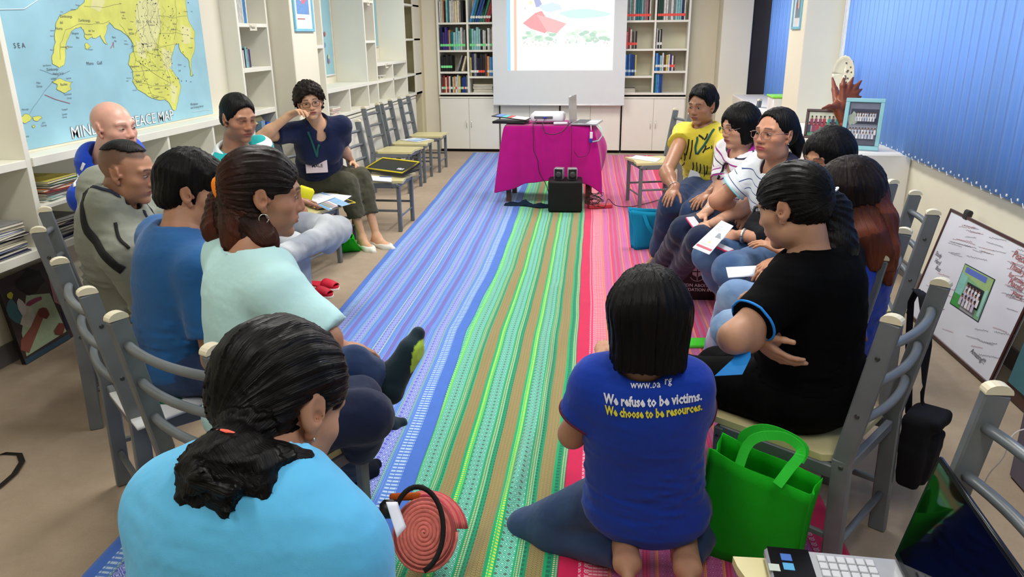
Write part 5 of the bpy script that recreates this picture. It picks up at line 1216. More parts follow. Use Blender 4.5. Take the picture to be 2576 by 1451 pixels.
PL_ = Person('woman with long reddish hair, pearl earring and blue tee, seen from behind', hip=(.82, 2.64, .49), neck=FLR(2128, 492, 1.0)+A([.055, -.01, -.15]), head=FLR(2128, 492, 1.0), face=(192, -8, 0), torso=150, sex='f', shoulder=.15, skin=(206, 160, 134), earring='pearl', hres=.0036,
       wrR=(.62, 2.80, .57), wrL=(.66, 2.56, .57), elL=(.3, -.6, -.7), anR=FLR(1792, 895, .09), anL=FLR(1830, 925, .09), kxR=FLR(1852, 748, .50), kxL=FLR(1842, 830, .49), ftR=(-.9, .1, -.1), ftL=(-.9, .1, 0), leg=(.41, .40),
       top=dict(mat=cloth_mat('tee_navy_blue', (20, 60, 168)), sleeve=.2, cuff=.014, fold=.006, off=.015, name='tee'), pants=dict(mat=jean2, length=.88),
       hair=dict(kind='long', mat=HRED, vol=.016, res=.005, drop=.10, face=.070, brow=.05, down=.1, tail=[[(W(2178, 470, 2.46), .055), (W(2205, 560, 2.40), .058), (W(2222, 630, 2.38), .045), (W(2236, 712, 2.38), .012)], [(W(2150, 520, 2.42), .045), (W(2178, 600, 2.36), .05), (W(2195, 670, 2.36), .02)]]))
PM = Person('woman with ponytail in black polo with blue sleeve edge, arms crossed', hip=(.60, 2.13, .5), neck=W(2045, 652, 2.12), head=W(1995, 520, 2.10), face=(143, -20, 0), torso=142, sex='f', fat=1.12, shoulder=.155, skin=SK1, hres=.0034, res=.008,
       exL=W(1846, 850, 1.96), wrL=W(1955, 842, 2.10), wrR=W(1893, 842, 2.04), exR=W(1985, 760, 2.25), hdR=W(1930, 880, 2.0)-W(1885, 842, 2.02), hnR=(.5, .3, .3), hdL=(.3, .6, .1), curlR=20,
       anR=(.22, 2.62, .08), anL=(.20, 2.44, .08), knR=(-.6, .6, .9), knL=(-.8, .25, .9), ftR=(-.7, .7, 0), ftL=(-.8, .5, 0),
       top=dict(mat=cloth_mat('shirt_black', (7, 7, 9)), sleeve=.14, flare=-.003, piping=mat('piping_blue', (30, 140, 235), .8), fold=.006, off=.017, hem=-.09, collar=True, name='polo_shirt'), pants=dict(mat=blackp, fold=.003), cres=.008,
       hair=dict(kind='pony', mat=HB, vol=.013, res=.0045, tie=(0, -.11, .01), brow=.052, tail=[[(W(2068, 484, 2.13), .030), (W(2092, 530, 2.13), .048), (W(2100, 620, 2.12), .056), (W(2108, 690, 2.12), .034), (W(2112, 740, 2.1), .012)]],
                 ties=[(W(2076, 492, 2.11), (.036, W(2100, 530, 2.13)-W(2060, 470, 2.13)), 'white', 'hair_tie', .0035)]))
KN = Person('kneeling woman with black bob and lettered royal blue tee, back to the camera', hip=(.12, 1.90, .215), neck=W(1612, 930, 1.97), head=W(1630, 796, 1.93), hs=1.06, face=(97, -8, 0), torso=84, sex='f', fat=1.0, shoulder=.112, skin=SK4, hres=.0045, eyes=False, res=.008, shoulder_drop=.045,
       exL=FLR(1440, 1092, .44), wrL=(-.02, 2.30, .50), exR=FLR(1745, 1060, .46), wrR=(.20, 2.35, .52), anL=(.065, 1.86, .075), anR=(.235, 1.86, .075), ftL=(.05, -1, -.05), ftR=(-.03, -1, -.05), fdL=(0, -.15, 1), fdR=(0, -.15, 1),
       knL=(-1, .55, -.55), knR=(.7, 1, -.6), leg=(.38, .37),
       top=dict(mat=cloth_mat('tee_royal', (12, 54, 160)), sleeve=.118, piping=mat('piping_maroon', (84, 18, 50), .8), off=.018, fold=.004, hem=-.115, name='tee'), pants=dict(mat=jean, off=-.002, fold=.002), cres=.007,
       hair=dict(kind='bob', mat=HB, vol=.017, res=.0045, drop=.105, cut=-.122, hem=.062, face=.045))
# ---------------------------------------------------------------- projection screen, table and what stands on it
def one(mb, name, m, label, cat, group=None, smooth=False, kind=None): return tag(mb.build(name, m, None, smooth), label, cat, group, kind)
def poly_art(root, name, O, ex, ey, patches, emit=0):   # flat printed picture: list of (rgb, polygon in 0..1, 0..1), each a thin layer
    ex, ey = np.array(ex, float), np.array(ey, float); n = nrm2(np.cross(ex, ey)); m = MB(); mats = []
    for i, (rgb, pl) in enumerate(patches):
        nm = 'print_%02x%02x%02x%s' % (*rgb, 'e' if emit else '')
        if emit and nm not in MATS:
            mm, t, b = base(nm, .8, .1); b.inputs['Base Color'].default_value = (.02, .02, .02, 1); b.inputs['Emission Color'].default_value = sr(rgb)+(1,); b.inputs['Emission Strength'].default_value = emit; MATS[nm] = mm
        mm = MATS[nm] if emit else mat(nm, rgb, .5, .3, var=.06, scale=40)
        if mm not in mats: mats.append(mm)
        m.cur = mats.index(mm); m.add([np.array(O)+ex*x+ey*y+n*(.0004+.00025*i) for x, y in pl], [tuple(range(len(pl)))])
    return m.build(name, mats, root)
def rect(a, b, c, d): return [(a, b), (c, b), (c, d), (a, d)]
def blob(cx, cy, rx, ry, n=10, seed=0, j=.25):
    r = random.Random(seed); return [(cx+rx*math.cos(2*math.pi*i/n)*(1+r.uniform(-j, j)), cy+ry*math.sin(2*math.pi*i/n)*(1+r.uniform(-j, j))) for i in range(n)]
def crowd(cols, rows, y0, dy, h, pal, seed=1, x0=.08, x1=.92, skin=(150, 110, 90)):
    o = []; r = random.Random(seed)
    for k in range(rows-1, -1, -1):
        for i in range(cols):
            x = x0+(x1-x0)*(i+.5*(k % 2))/(cols-.5)+r.uniform(-.01, .01); y = y0+dy*k; w = (x1-x0)/cols*.42; c = r.choice(pal)
            o.append((c, [(x-w, y), (x+w, y), (x+w*.9, y+h*.7), (x-w*.9, y+h*.7)])); o.append((skin, blob(x, y+h*.82, w*.55, h*.16, 8, i+k*9, .05)))
            o.append(((30, 26, 26), blob(x, y+h*.93, w*.55, h*.08, 6, i, .05)))
    return o
SCRM = mat('screen_fabric', (222, 226, 226), .8, .1, var=.01)
scr = thing('projection_screen', (-.756, 10.04, .63), 'large white projection screen hanging in front of the bookcases', 'screen')
MB().box((-.756, 10.04, 1.56), (1.69, .006, 1.84)).build('fabric', SCRM, scr); MB().tube([(-1.605, 10.04, .632), (.093, 10.04, .632)], .011, 10).build('bottom_rod', LF, scr, True); MB().tube([(-1.62, 10.04, 2.5), (.108, 10.04, 2.5)], .04, 12).build('roller_case', LF, scr, True)
green = [(198, 222, 200), (214, 232, 214), (178, 208, 190), (226, 238, 226)]; r_ = random.Random(5)
pt = [((250, 252, 252), rect(0, 0, 1, 1)), ((150, 200, 250), rect(0, 0, .03, 1)), ((255, 190, 165), rect(.065, 0, .09, 1)), ((238, 246, 250), rect(.135, .30, .985, 1))]
for i in range(60): pt.append((r_.choice(green), blob(.15+.8*r_.random(), .35+.14*r_.random()**1.5, .03, .022, 8, i)))
pt += [((170, 176, 210), [(.16, 1), (.24, 1), (.33, .78), (.31, .75), (.17, .72)]), ((250, 248, 244), [(.14, .9), (.22, .98), (.28, .72), (.19, .66)]), ((238, 160, 162), [(.15, .56), (.27, .68), (.33, .70), (.42, .52), (.36, .44), (.22, .50)]), ((240, 180, 180), [(.28, .66), (.40, .62), (.56, .55), (.47, .44), (.38, .46)]), ((252, 236, 170), blob(.225, .80, .012, .022, 8, 2)), ((206, 222, 232), blob(.42, .74, .1, .05, 12, 3)), ((200, 226, 222), blob(.72, .66, .22, .05, 14, 6))]
for i in range(40): pt.append((r_.choice([(252, 250, 246), (214, 206, 200), (190, 210, 200)]), blob(.16+.8*r_.random(), .305+.06*r_.random(), .008, .012, 6, i)))
poly_art(scr, 'projected_slide', (-1.409, 10.036, 1.062), (1.339, 0, 0), (0, 0, 1.02), pt, 1.15)

WOOD = mat('dark_wood', (96, 66, 56), .5, .4, var=.2, scale=20); MAG = mat('magenta_cloth', (176, 10, 122), .9, .15, var=.06, scale=14, bump=.3, bscale=500, sheen=.3)
TX0, TX1, TY0, TY1, TZ = -1.01, -.21, 6.95, 7.42, .715
tb = thing('table', ((TX0+TX1)/2, (TY0+TY1)/2, 0), 'small wooden table hidden under the magenta cloth before the screen', 'table')
MB().box(((TX0+TX1)/2, (TY0+TY1)/2, TZ-.012), (TX1-TX0, TY1-TY0, .024), None, .004).build('tabletop', WOOD, tb)
for x in (TX0+.03, TX1-.03):
    for y in (TY0+.03, TY1-.03): MB().box((x, y, (TZ-.024)/2), (.045, .045, TZ-.024), None, .004).build('leg', WOOD, tb)
# cloth: top sheet, skirt with folds and longer corners
per = []; nS = 34
def edge_pts():
    o = []; cs = [(TX0, TY0), (TX1, TY0), (TX1, TY1), (TX0, TY1)]
    for k in range(4):
        a, b = cs[k], cs[(k+1) % 4]; n = 40 if k % 2 == 0 else 24
        for i in range(n): t = i/n; o.append((a[0]+(b[0]-a[0])*t, a[1]+(b[1]-a[1])*t, k, t))
    return o
E_ = edge_pts(); NE = len(E_); rows = []; cx_, cy_ = (TX0+TX1)/2, (TY0+TY1)/2
for s_ in (0, .35, .7, .93): rows.append([(cx_+(x-cx_)*s_, cy_+(y-cy_)*s_, TZ+.003) for x, y, k, t in E_])
for j in range(15):
    f = j/14; r = []
    for x, y, k, t in E_:
        cd_ = min(t, 1-t)*(.8 if k % 2 == 0 else .47); corner = math.exp(-(cd_/.10)**2); nx, ny = [(0, -1), (1, 0), (0, 1), (-1, 0)][k]
        if corner > .05:
            v = nrm2(np.array([x-cx_, (y-cy_)*1.3])); nx, ny = nx*(1-corner)+v[0]*corner, ny*(1-corner)+v[1]*corner
        ln = .50+.10*corner+.015*math.sin((x+y)*9)
        if k == 0: ln = np.interp(t, [0, .05, .25, .5, .6, .9, 1], [.62, .60, .53, .50, .49, .52, .62])
        if k == 1: ln = np.interp(t, [0, .1, .3, .6, 1], [.64, .54, .40, .34, .5])
        ph = x*26+y*31; fold = (.012+.02*corner)*f*math.sin(ph)+.006*f*math.sin(ph*2.3+1); out = .004+.035*f**.8*(1+corner*1.9)+fold+(.10*math.sin(math.pi*min(1, f*.9))*math.exp(-((t-.35)/.3)**2) if k == 1 else 0)
        r.append((x+nx*out+.02*f*math.sin(ph*.7)*abs(ny), y+ny*out, TZ+.003-ln*f*(1 if f > 0 else 0)-(.002 if j == 0 else 0)))
    rows.append(r)
rows = [r+[r[0]] for r in rows]
tc = one(MB().grid(rows), 'tablecloth', MAG, 'magenta cloth draped over the small table in front of the screen', 'tablecloth', None, True)
md = tc.modifiers.new('thick', 'SOLIDIFY'); md.thickness = .003; md.offset = 1; md = tc.modifiers.new('sub', 'SUBSURF'); md.levels = md.render_levels = 1
TT = TZ+.0068
PL = mat('white_plastic', (232, 232, 236), .35, .5); BK = mat('black_plastic', (18, 18, 20), .4, .5); GREYP = mat('grey_plastic', (90, 92, 96), .4, .5); BLU = mat('vga_blue', (40, 60, 170), .4); ALUM = mat('aluminium', (206, 206, 208), .3, .5, .7)
pj = thing('projector', (-.625, 7.12, TT), 'white data projector on the magenta table', 'projector')
MB().box((-.625, 7.13, TT+.055), (.31, .22, .085), None, .02).build('body', PL, pj, True, 50)
MB().box((-.66, 7.017, TT+.058), (.17, .006, .022), None, .002).build('connector_panel', GREYP, pj)
MB().box((-.645, 7.008, TT+.058), (.032, .014, .016), None, .003).build('video_plug', BLU, pj)
for x in (-.74, -.51):
    for y in (7.05, 7.21): MB().lathe([(.012, 0), (.012, .014)], (x, y, TT), 10).build('foot', GREYP, pj)
m = MB()
for i in range(7): m.box((-.768, 7.06+i*.022, TT+.055), (.004, .006, .05))
o = m.build('vent_grille', GREYP, pj); o['kind'] = 'stuff'
m = MB(); m.box((-.50, 6.985, TT+.012), (.13, .04, .022), rotz(.12), .009); one(m, 'remote_control', PL, 'white remote control lying before the projector', 'remote', None, True)
R = rotz(-.12); fo = thing('zip_folder', (-.97, 7.1, TT), 'half open black folder with blue, teal and red stripes, left on the table', 'folder')
MB().box((-.97, 7.1, TT+.012), (.31, .20, .022), R, .006).build('lower_cover', BK, fo, True, 40)
R2 = R @ roty(.10); m = MB(); m.box((-.965, 7.1, TT+.052), (.33, .21, .008), R2, .003); m.build('upper_cover', BK, fo)
for i, (c, a, b_) in enumerate((((90, 130, 210), -.13, -.075), ((70, 190, 190), -.07, -.025), ((210, 70, 70), -.02, .02), ((240, 242, 240), .025, .155))):
    MB().box(np.array([-.965, 7.1, TT+.0565])+R2 @ np.array([(a+b_)/2, 0, .0]), (b_-a, .19, .0015), R2).build('stripe', mat('stripe_%d' % i, c, .5), fo)
lt = thing('laptop', (-.30, 7.1, TT), 'silver laptop seen edge-on at the right end of the magenta table', 'laptop')
Rl = rotz(math.radians(-8)); P_ = lambda x, y, z: np.array([-.265, 7.09, TT])+Rl @ np.array([x, y, z])
MB().box(P_(0, 0, .009), (.24, .33, .018), Rl, .005).build('base', ALUM, lt, True, 40)
m = MB(); 
for i in range(5):
    for j in range(13): m.box(P_(-.085+i*.022, -.142+j*.0237, .0185), (.017, .019, .003), Rl)
o = m.build('keys', GREYP, lt); o['kind'] = 'stuff'
MB().box(P_(.07, 0, .0183), (.075, .11, .001), Rl).build('touchpad', LF, lt)
R3 = Rl @ roty(-.05); c3 = P_(-.135, 0, .13); MB().box(c3, (.008, .33, .235), R3, .003).build('lid', ALUM, lt, True, 40)
MB().box(c3+R3 @ np.array([.0045, 0, 0]), (.001, .31, .215), R3).build('screen', mat('screen_dim', (150, 145, 140), .15), lt)
ad = thing('video_adapter', (-.2, 6.93, .6), 'white video adapter with a blue plug dangling from the silver laptop', 'adapter')
MB().tube([(-.225, 6.935, TT+.006), (-.222, 6.905, TT-.01), (-.22, 6.895, .68)], .004, 6).build('cable', PL, ad, True); MB().box((-.218, 6.893, .64), (.026, .014, .06), None, .004).build('adapter_body', PL, ad); MB().box((-.222, 6.893, .592), (.03, .016, .035), None, .004).build('plug', BLU, ad)
MB().tube([(-.16, 6.93, TT+.004), (-.13, 6.885, .70), (-.12, 6.88, .64), (-.15, 6.878, .595), (-.205, 6.88, .583)], .006, 6).build('ribbon_cable', mat('mint_cable', (170, 220, 210), .4), ad, True)
def cable(pts, label, r=.0035, m_=None):
    P = np.array(pts, float); n = len(P); Q = []
    for i in range(n-1):
        p0, p1, p2, p3 = P[max(i-1, 0)], P[i], P[i+1], P[min(i+2, n-1)]
        for k in range(6):
            t = k/6; Q.append(.5*((2*p1)+(-p0+p2)*t+(2*p0-5*p1+4*p2-p3)*t*t+(-p0+3*p1-3*p2+p3)*t**3))
    Q.append(P[-1]); return one(MB().tube(Q, r, 6), 'cable', m_ or BK, label, 'cable', None, True)
F0 = TY0-.055
cable([(-.645, 7.0, TT+.05), (-.66, 6.93, TT+.0), (-.63, 6.90, .66), (-.56, 6.89, .645), (-.48, 6.90, .67), (-.42, 6.94, TT+.01), (-.40, 7.0, TT+.02)], 'black cable looping across the front of the magenta cloth from the projector')
cable([(-.72, 7.01, TT+.04), (-.745, 6.935, TT), (-.74, 6.90, .6), (-.735, 6.885, .5), (-.70, 6.87, .42), (-.68, 6.865, .3), (-.62, 6.855, .2), (-.585, 6.82, .10)], 'black cable hanging down the left part of the magenta cloth')
cable([(-.40, 6.95, TT+.004), (-.395, 6.905, .66), (-.392, 6.89, .45), (-.40, 6.87, .28), (-.405, 6.80, .22)], 'thin black cable hanging down to the small speakers', .0022)
cable([(-.225, 6.885, .575), (-.23, 6.88, .5), (-.26, 6.875, .46), (-.33, 6.875, .45), (-.37, 6.88, .5)], 'black cable looping below the dangling adapter', .0025)
SPK = mat('speaker_black', (10, 10, 11), .6, .3)
sb = thing('subwoofer', (-.42, 6.62, 0), 'black subwoofer box on the carpet in front of the magenta table', 'speaker')
bR = rotz(.06); MB().box((-.43, 6.68, .145), (.30, .26, .27), bR, .012).build('cabinet', SPK, sb, True, 40)
for x in (-.53, -.33):
    for y in (6.6, 6.76): MB().lathe([(.014, 0), (.014, .011)], (x, y, 0.001), 8).build('foot', BK, sb)
for i, x in enumerate((-.485, -.37)):
    s_ = thing('desktop_speaker', (x, 6.66, .281), ['left small silver edged speaker on the subwoofer', 'right small silver edged speaker on the subwoofer'][i], 'speaker'); R = rotz((-.1, .12)[i])
    MB().box((x, 6.67, .281+.052), (.085, .08, .10), R, .006).build('shell', mat('silver_plastic', (150, 150, 150), .4, .5, .3), s_, True, 40)
    MB().box(np.array([x, 6.67, .333])+R @ np.array([0, -.0405, 0]), (.07, .004, .086), R, .001).build('front', BK, s_)
    MB().lathe([(.028, 0), (.03, .003), (.014, .001), (.0001, .004)], np.array([x, 6.67, .325])+R @ np.array([0, -.043, 0]), 18, R @ rotx(math.pi/2)).build('driver', mat('driver', (58, 60, 62), .4), s_, True)
cb = MB(); rr = random.Random(3)
for k in range(9):
    c0 = np.array([-.17+rr.uniform(-.04, .04), 6.8+rr.uniform(-.06, .06), .03+.012*k]); ra, rb = rr.uniform(.03, .07), rr.uniform(.02, .05)
    cb.tube([c0+[ra*math.cos(a), rb*math.sin(a), .014*math.sin(a*2+k)] for a in np.linspace(0, 6.0, 16)], .003, 5)
tag(cb.build('cable_tangle', BK, None, True), 'tangle of black cables at the right foot of the table', 'cables', None, 'stuff')
cable([(-.16, 6.8, .02), (-.08, 6.6, .05), (-.05, 6.72, .10), (.02, 6.78, .03), (.15, 6.82, .012), (.32, 7.0, .012), (.48, 7.2, .012), (.55, 7.0, .012), (.42, 6.72, .012), (.36, 6.58, .012)], 'long black cable running right from the table under the empty chair')
pp = MB().box((-.12, 6.78, .022), (.22, .06, .035), rotz(.3), .006); one(pp, 'power_strip', mat('power_strip', (190, 60, 70), .5), 'red power strip among the cables at the table foot', 'power strip')
hp = MB(); rows = []
for i in range(22):
    u = i/21; r = []
    for j in range(9):
        v = j/8*2-1; w_ = .055+.02*math.sin(u*9); r.append((-1.0+.42*u, 6.83-.05*u+v*w_+.02*math.sin(u*7), .010+(1-v*v)*(.028+.018*math.sin(u*17)+.01*math.sin(v*9+u*30))*math.sin(math.pi*min(1, u*1.02))))
    rows.append(r)
one(hp.grid(rows), 'dark_cloth', mat('blue_black_cloth', (26, 40, 58), .95, .1), 'crumpled dark cloth on the carpet under the magenta table', 'cloth', None, True).modifiers.new('t', 'SOLIDIFY').thickness = .003

# ---------------------------------------------------------------- the wall map
SEA = mat('map_sea', (160, 208, 222), .35, .4, var=.12, scale=3.5)
mp = thing('wall_map', (-2.66, 4.0, 1.03), 'large blue and yellow map sheet on the left wall', 'map'); MX = -2.662; MY0, MY1, MZ0, MZ1 = 3.12, 4.84, 1.02, 2.30
MB().box((MX-.001, (MY0+MY1)/2, (MZ0+MZ1)/2), (.002, MY1-MY0, MZ1-MZ0)).build('sheet', SEA, mp)
def mpt(px_, py_):      # a place on the sheet from its position in the picture
    r = CM.T @ np.array([(px_-1288)/FPX, (py_-725.5)/FPX, 1.0]); t_ = (MX+.0012)/r[0]; return np.array([MX+.0012, r[1]*t_, CH+r[2]*t_])
YEL = mat('map_land', (222, 224, 110), .4, .3, var=.10, scale=9); YEL2 = mat('map_highland', (230, 228, 160), .4, .3, var=.05, scale=9); INK = mat('map_ink', (84, 88, 100), .6); BORD = mat('map_coast', (120, 150, 120), .6)
lands = {'land': [[(212, -40), (212, 5), (195, 22), (170, 30), (148, 42), (140, 60), (137, 85), (139, 105), (135, 120), (130, 145), (131, 158), (140, 165), (150, 171), (160, 165), (163, 155), (164, 125), (166, 110), (172, 95), (180, 78), (190, 70), (204, 68), (210, 75), (212, 92), (220, 100), (232, 92), (240, 97), (252, 88), (262, 108), (270, 112), (262, 92), (268, 78), (268, 65), (275, 56), (290, 72), (308, 80), (322, 92), (335, 110), (336, 130), (326, 138), (322, 160), (334, 180), (333, 205), (345, 225), (372, 242), (400, 252), (415, 250), (425, 258), (437, 278), (444, 270), (450, 240), (455, 220), (450, 200), (436, 180), (424, 165), (432, 140), (440, 112), (450, 110), (454, 130), (468, 145), (476, 155), (480, 190), (484, 193), (480, 160), (484, 140), (490, 120), (490, 80), (478, 60), (470, 30), (466, -40)]],
         'island': [[(130, 205), (140, 202), (150, 197), (165, 204), (183, 206), (175, 216), (178, 226), (163, 234), (150, 228), (142, 222), (144, 212)], [(48, 295), (60, 288), (72, 288), (80, 296), (76, 304), (60, 310), (48, 305)], [(82, 294), (100, 291), (106, 296), (96, 304), (84, 302)], [(213, 112), (220, 108), (228, 118), (220, 125), (214, 122)], [(80, 316), (86, 314), (88, 319), (82, 320)], [(165, 118), (170, 115), (172, 120), (168, 124)]]}
def flat_poly(name, polys, m_, off):
    mb = MB()
    for pl in polys:
        V = [mpt(*p)+[off, 0, 0] for p in pl]; mb.add(V, [tuple(range(len(V)))])
    return mb.build(name, m_, mp)
def smooth_poly(pl, n=2, j=1.4, seed=0):
    r = random.Random(seed); P = [np.array(p, float) for p in pl]
    for _ in range(n):
        Q = []
        for i in range(len(P)): a, b = P[i], P[(i+1) % len(P)]; Q += [a, (a+b)/2+np.array([r.uniform(-j, j), r.uniform(-j, j)])]
        P = Q; j *= .6
    return P
LP = [smooth_poly(p, 2, 1.8, i) for i, p in enumerate(lands['land']+lands['island'])]
flat_poly('land', LP, YEL, .0004)
flat_poly('highland', [smooth_poly(p, 2, 2, i) for i, p in enumerate([[(232, -30), (228, 20), (250, 30), (262, 10), (262, -30)], [(345, 5), (340, 60), (352, 105), (372, 130), (392, 118), (404, 70), (400, 10), (380, -20)], [(405, 120), (410, 160), (420, 180), (432, 165), (430, 130)], [(455, 60), (460, 110), (478, 110), (480, 70)], [(340, 100), (346, 140), (370, 150), (360, 110)], [(425, 205), (430, 255), (440, 262), (446, 220)]])], YEL2, .0008)['kind'] = 'stuff'
cl = MB()
for P in LP: cl.tube([mpt(*p)+[.0008, 0, 0] for p in list(P)+[P[0]]], .0005, 4, False)
rr = random.Random(11)
lines = [[(300, 60), (330, 100), (340, 150), (380, 180), (430, 210)], [(322, 90), (345, 80), (370, 60), (385, 40), (398, 0)], [(398, 20), (404, 80), (395, 130), (420, 170), (430, 215)], [(350, 150), (362, 190), (380, 235), (420, 250)], [(330, 180), (370, 178), (410, 176)], [(345, 10), (350, 50), (340, 90)], [(370, 0), (372, 50), (380, 90), (400, 120), (440, 110)], [(212, 15), (260, 18), (300, 10)], [(150, 150), (152, 110), (165, 75), (200, 60), (260, 60), (275, 52)], [(395, 40), (440, 45), (470, 40)], [(400, 85), (440, 82), (475, 90)], [(333, 130), (370, 132), (400, 140)], [(342, 205), (380, 215), (430, 215)], [(440, 0), (445, 50), (438, 100)], [(75, 285), (110, 230), (148, 190)], [(100, 175), (130, 185), (148, 190), (175, 178)]]
for L_ in lines:
    Q = []
    for a, b in zip(L_, L_[1:]):
        for k in range(4): Q.append(mpt(a[0]+(b[0]-a[0])*k/4+rr.uniform(-1.5, 1.5), a[1]+(b[1]-a[1])*k/4+rr.uniform(-1.5, 1.5))+[.0012, 0, 0])
    Q.append(mpt(*L_[-1])+[.0012, 0, 0]); cl.tube(Q, .0006, 4, False)
for k in range(60):
    x, y = rr.uniform(335, 440), rr.uniform(0, 230); Q = []
    for i in range(7): Q.append(mpt(x, y)+[.0012, 0, 0]); x += rr.uniform(-7, 8); y += rr.uniform(-3, 11)
    if y < 240: cl.tube(Q, .0004, 3, False)
for k in range(70):
    a = rr.uniform(0, 6.28); p = (rr.uniform(335, 475), rr.uniform(-5, 235)); q = mpt(*p); cl.tube([q+[.0012, .0028*math.cos(t_), .0028*math.sin(t_)] for t_ in np.linspace(0, 6.28, 7)], .0012, 4, False)
o = cl.build('coast_and_roads', INK, mp); o['kind'] = 'stuff'
rd = MB()
for L_ in ([(112, 238), (140, 250), (176, 260)], [(286, 108), (278, 122)], [(284, 105), (286, 120)]): rd.tube([mpt(*p)+[.0012, 0, 0] for p in L_], .0012, 4)
rd.build('red_pen_marks', mat('red_ink', (190, 50, 60), .5), mp)
tx = MB()
def mtext(s_, px_, py_, size, al='LEFT', mb=None, bold=0, sp=1):
    o_ = mpt(px_, py_); put_text(mb or tx, s_, size, o_, (0, 1, 0), (0, 0, 1), bold, al, .0012, 0, sp)
for s_, x, y, z in (('S E A', 35, 121, .032), ('Moro    Gulf', 218, 164, .024), ('Zamboanga', 150, 44, .019), ('del', 150, 60, .019), ('Norte', 140, 75, .019), ('Zamboanga', 197, 54, .019), ('del  Sur', 222, 80, .016), ('Lanao', 303, 33, .017), ('del', 308, 41, .013), ('Norte', 306, 48, .014), ('Lanao', 322, 76, .017), ('del Sur', 324, 86, .016), ('M   I   N   D   A   N   A   O', 343, 58, .022), ('Bukidnon', 373, 65, .017), ('Cotabato', 383, 127, .017), ('North', 362, 112, .014), ('Maguindanao', 328, 170, .016), ('Sultan', 342, 192, .016), ('Kudarat', 343, 208, .016), ('South', 390, 214, .015), ('Cotabato', 388, 226, .015), ('Sarangani', 384, 248, .016), ('Davao', 434, 62, .015), ('del Norte', 430, 76, .015), ('Davao', 420, 196, .015), ('del', 434, 208, .013), ('Sur', 442, 220, .013), ('Davao', 448, 165, .015), ('Gulf', 449, 180, .015), ('Davao', 478, 98, .014), ('Oriental', 474, 122, .014), ('Basilan', 152, 216, .018), ('Zamboanga', 117, 178, .017), ('Basilan Strait', 134, 188, .014), ('Sibuguey', 180, 86, .015), ('Bay', 192, 97, .015), ('Illana', 282, 96, .015), ('Bay', 288, 105, .013), ('Pilas', 92, 211, .014), ('Group', 92, 220, .014), ('Tapiantana', 160, 240, .013), ('Group', 168, 249, .013), ('Jolo', 106, 311, .013), ('Group', 103, 319, .014), ('Samales', 156, 290, .012), ('Group', 157, 297, .012), ('Tongquil', 155, 278, .012), ('Siasi', 60, 358, .012), ('Group', 60, 346, .012), ('San Ramon', 108, 167, .012), ('Isabela', 128, 200, .013), ('Lamitan', 166, 199, .012), ('Marunga', 55, 278, .012), ('Mindanao', 480, 266, .022), ('and Outlying Islands', 480, 274, .019), ('Balut', 478, 207, .01), ('Sarangani Islands', 418, 294, .012), ('Zamboanga Peninsula', 152, 120, .010)): mtext(s_, x, y, z)
names = ['Dinagat', 'Liloy', 'Sindangan', 'Labason', 'Siocon', 'Sibuco', 'Olutanga', 'Pagadian', 'Margosatubig', 'Malabang', 'Parang', 'Cotabato', 'Lebak', 'Kalamansig', 'Palimbang', 'Kiamba', 'Maitum', 'Glan', 'Malita', 'Digos', 'Toril', 'Kidapawan', 'Midsayap', 'Tacurong', 'Isulan', 'Koronadal', 'Polomolok', 'Mati', 'Lupon', 'Tagum', 'Nabunturan', 'Bislig', 'Valencia', 'Malaybalay', 'Marawi', 'Iligan', 'Wao', 'Kabacan', 'Makilala', 'Banga', 'Surallah', 'Alabel']
spots = [(190, 14), (152, 31), (178, 25), (126, 78), (126, 92), (126, 127), (222, 126), (240, 57), (214, 88), (312, 112), (312, 104), (330, 118), (317, 205), (318, 198), (333, 229), (372, 236), (380, 243), (432, 233), (446, 200), (430, 180), (428, 150), (394, 140), (372, 118), (378, 166), (366, 178), (372, 222), (398, 234), (484, 190), (462, 168), (456, 104), (462, 30), (480, 30), (384, 30), (384, 10), (328, 56), (300, 10), (350, 96), (358, 130), (402, 170), (366, 200), (350, 216), (420, 240)]
for s_, (x, y) in zip(names, spots): mtext(s_, x, y, .0095)
o = tx.build('place_names', INK, mp); o['kind'] = 'stuff'
ti = MB(); mtext('MINDANAO PEACE MAP', 180, 349, .082, mb=ti, bold=0, sp=1.02)
tsh = MB(); mtext('MINDANAO PEACE MAP', 180, 349, .082, mb=tsh, bold=.0018, sp=1.02); tsh.build('title_outline', mat('title_grey', (140, 150, 158), .5), mp)
ti2 = MB(); ti2.add(np.array(ti.v)+[.0012, 0, 0], ti.f); ti2.build('title', mat('title_white', (238, 240, 240), .5), mp)['kind'] = 'stuff'
bd = MB()
for a, b in (((-60, 25), (60, 23)), ((60, 23), (95, 0)), ((95, 0), (120, -30))): bd.tube([mpt(*a)+[.001, 0, 0], mpt(*b)+[.001, 0, 0]], .003, 4)
bd.tube([mpt(484, 281)+[.001, 0, 0], mpt(528, 275)+[.001, 0, 0]], .0016, 4); bd.build('inset_border', mat('map_white', (214, 232, 238), .5), mp)
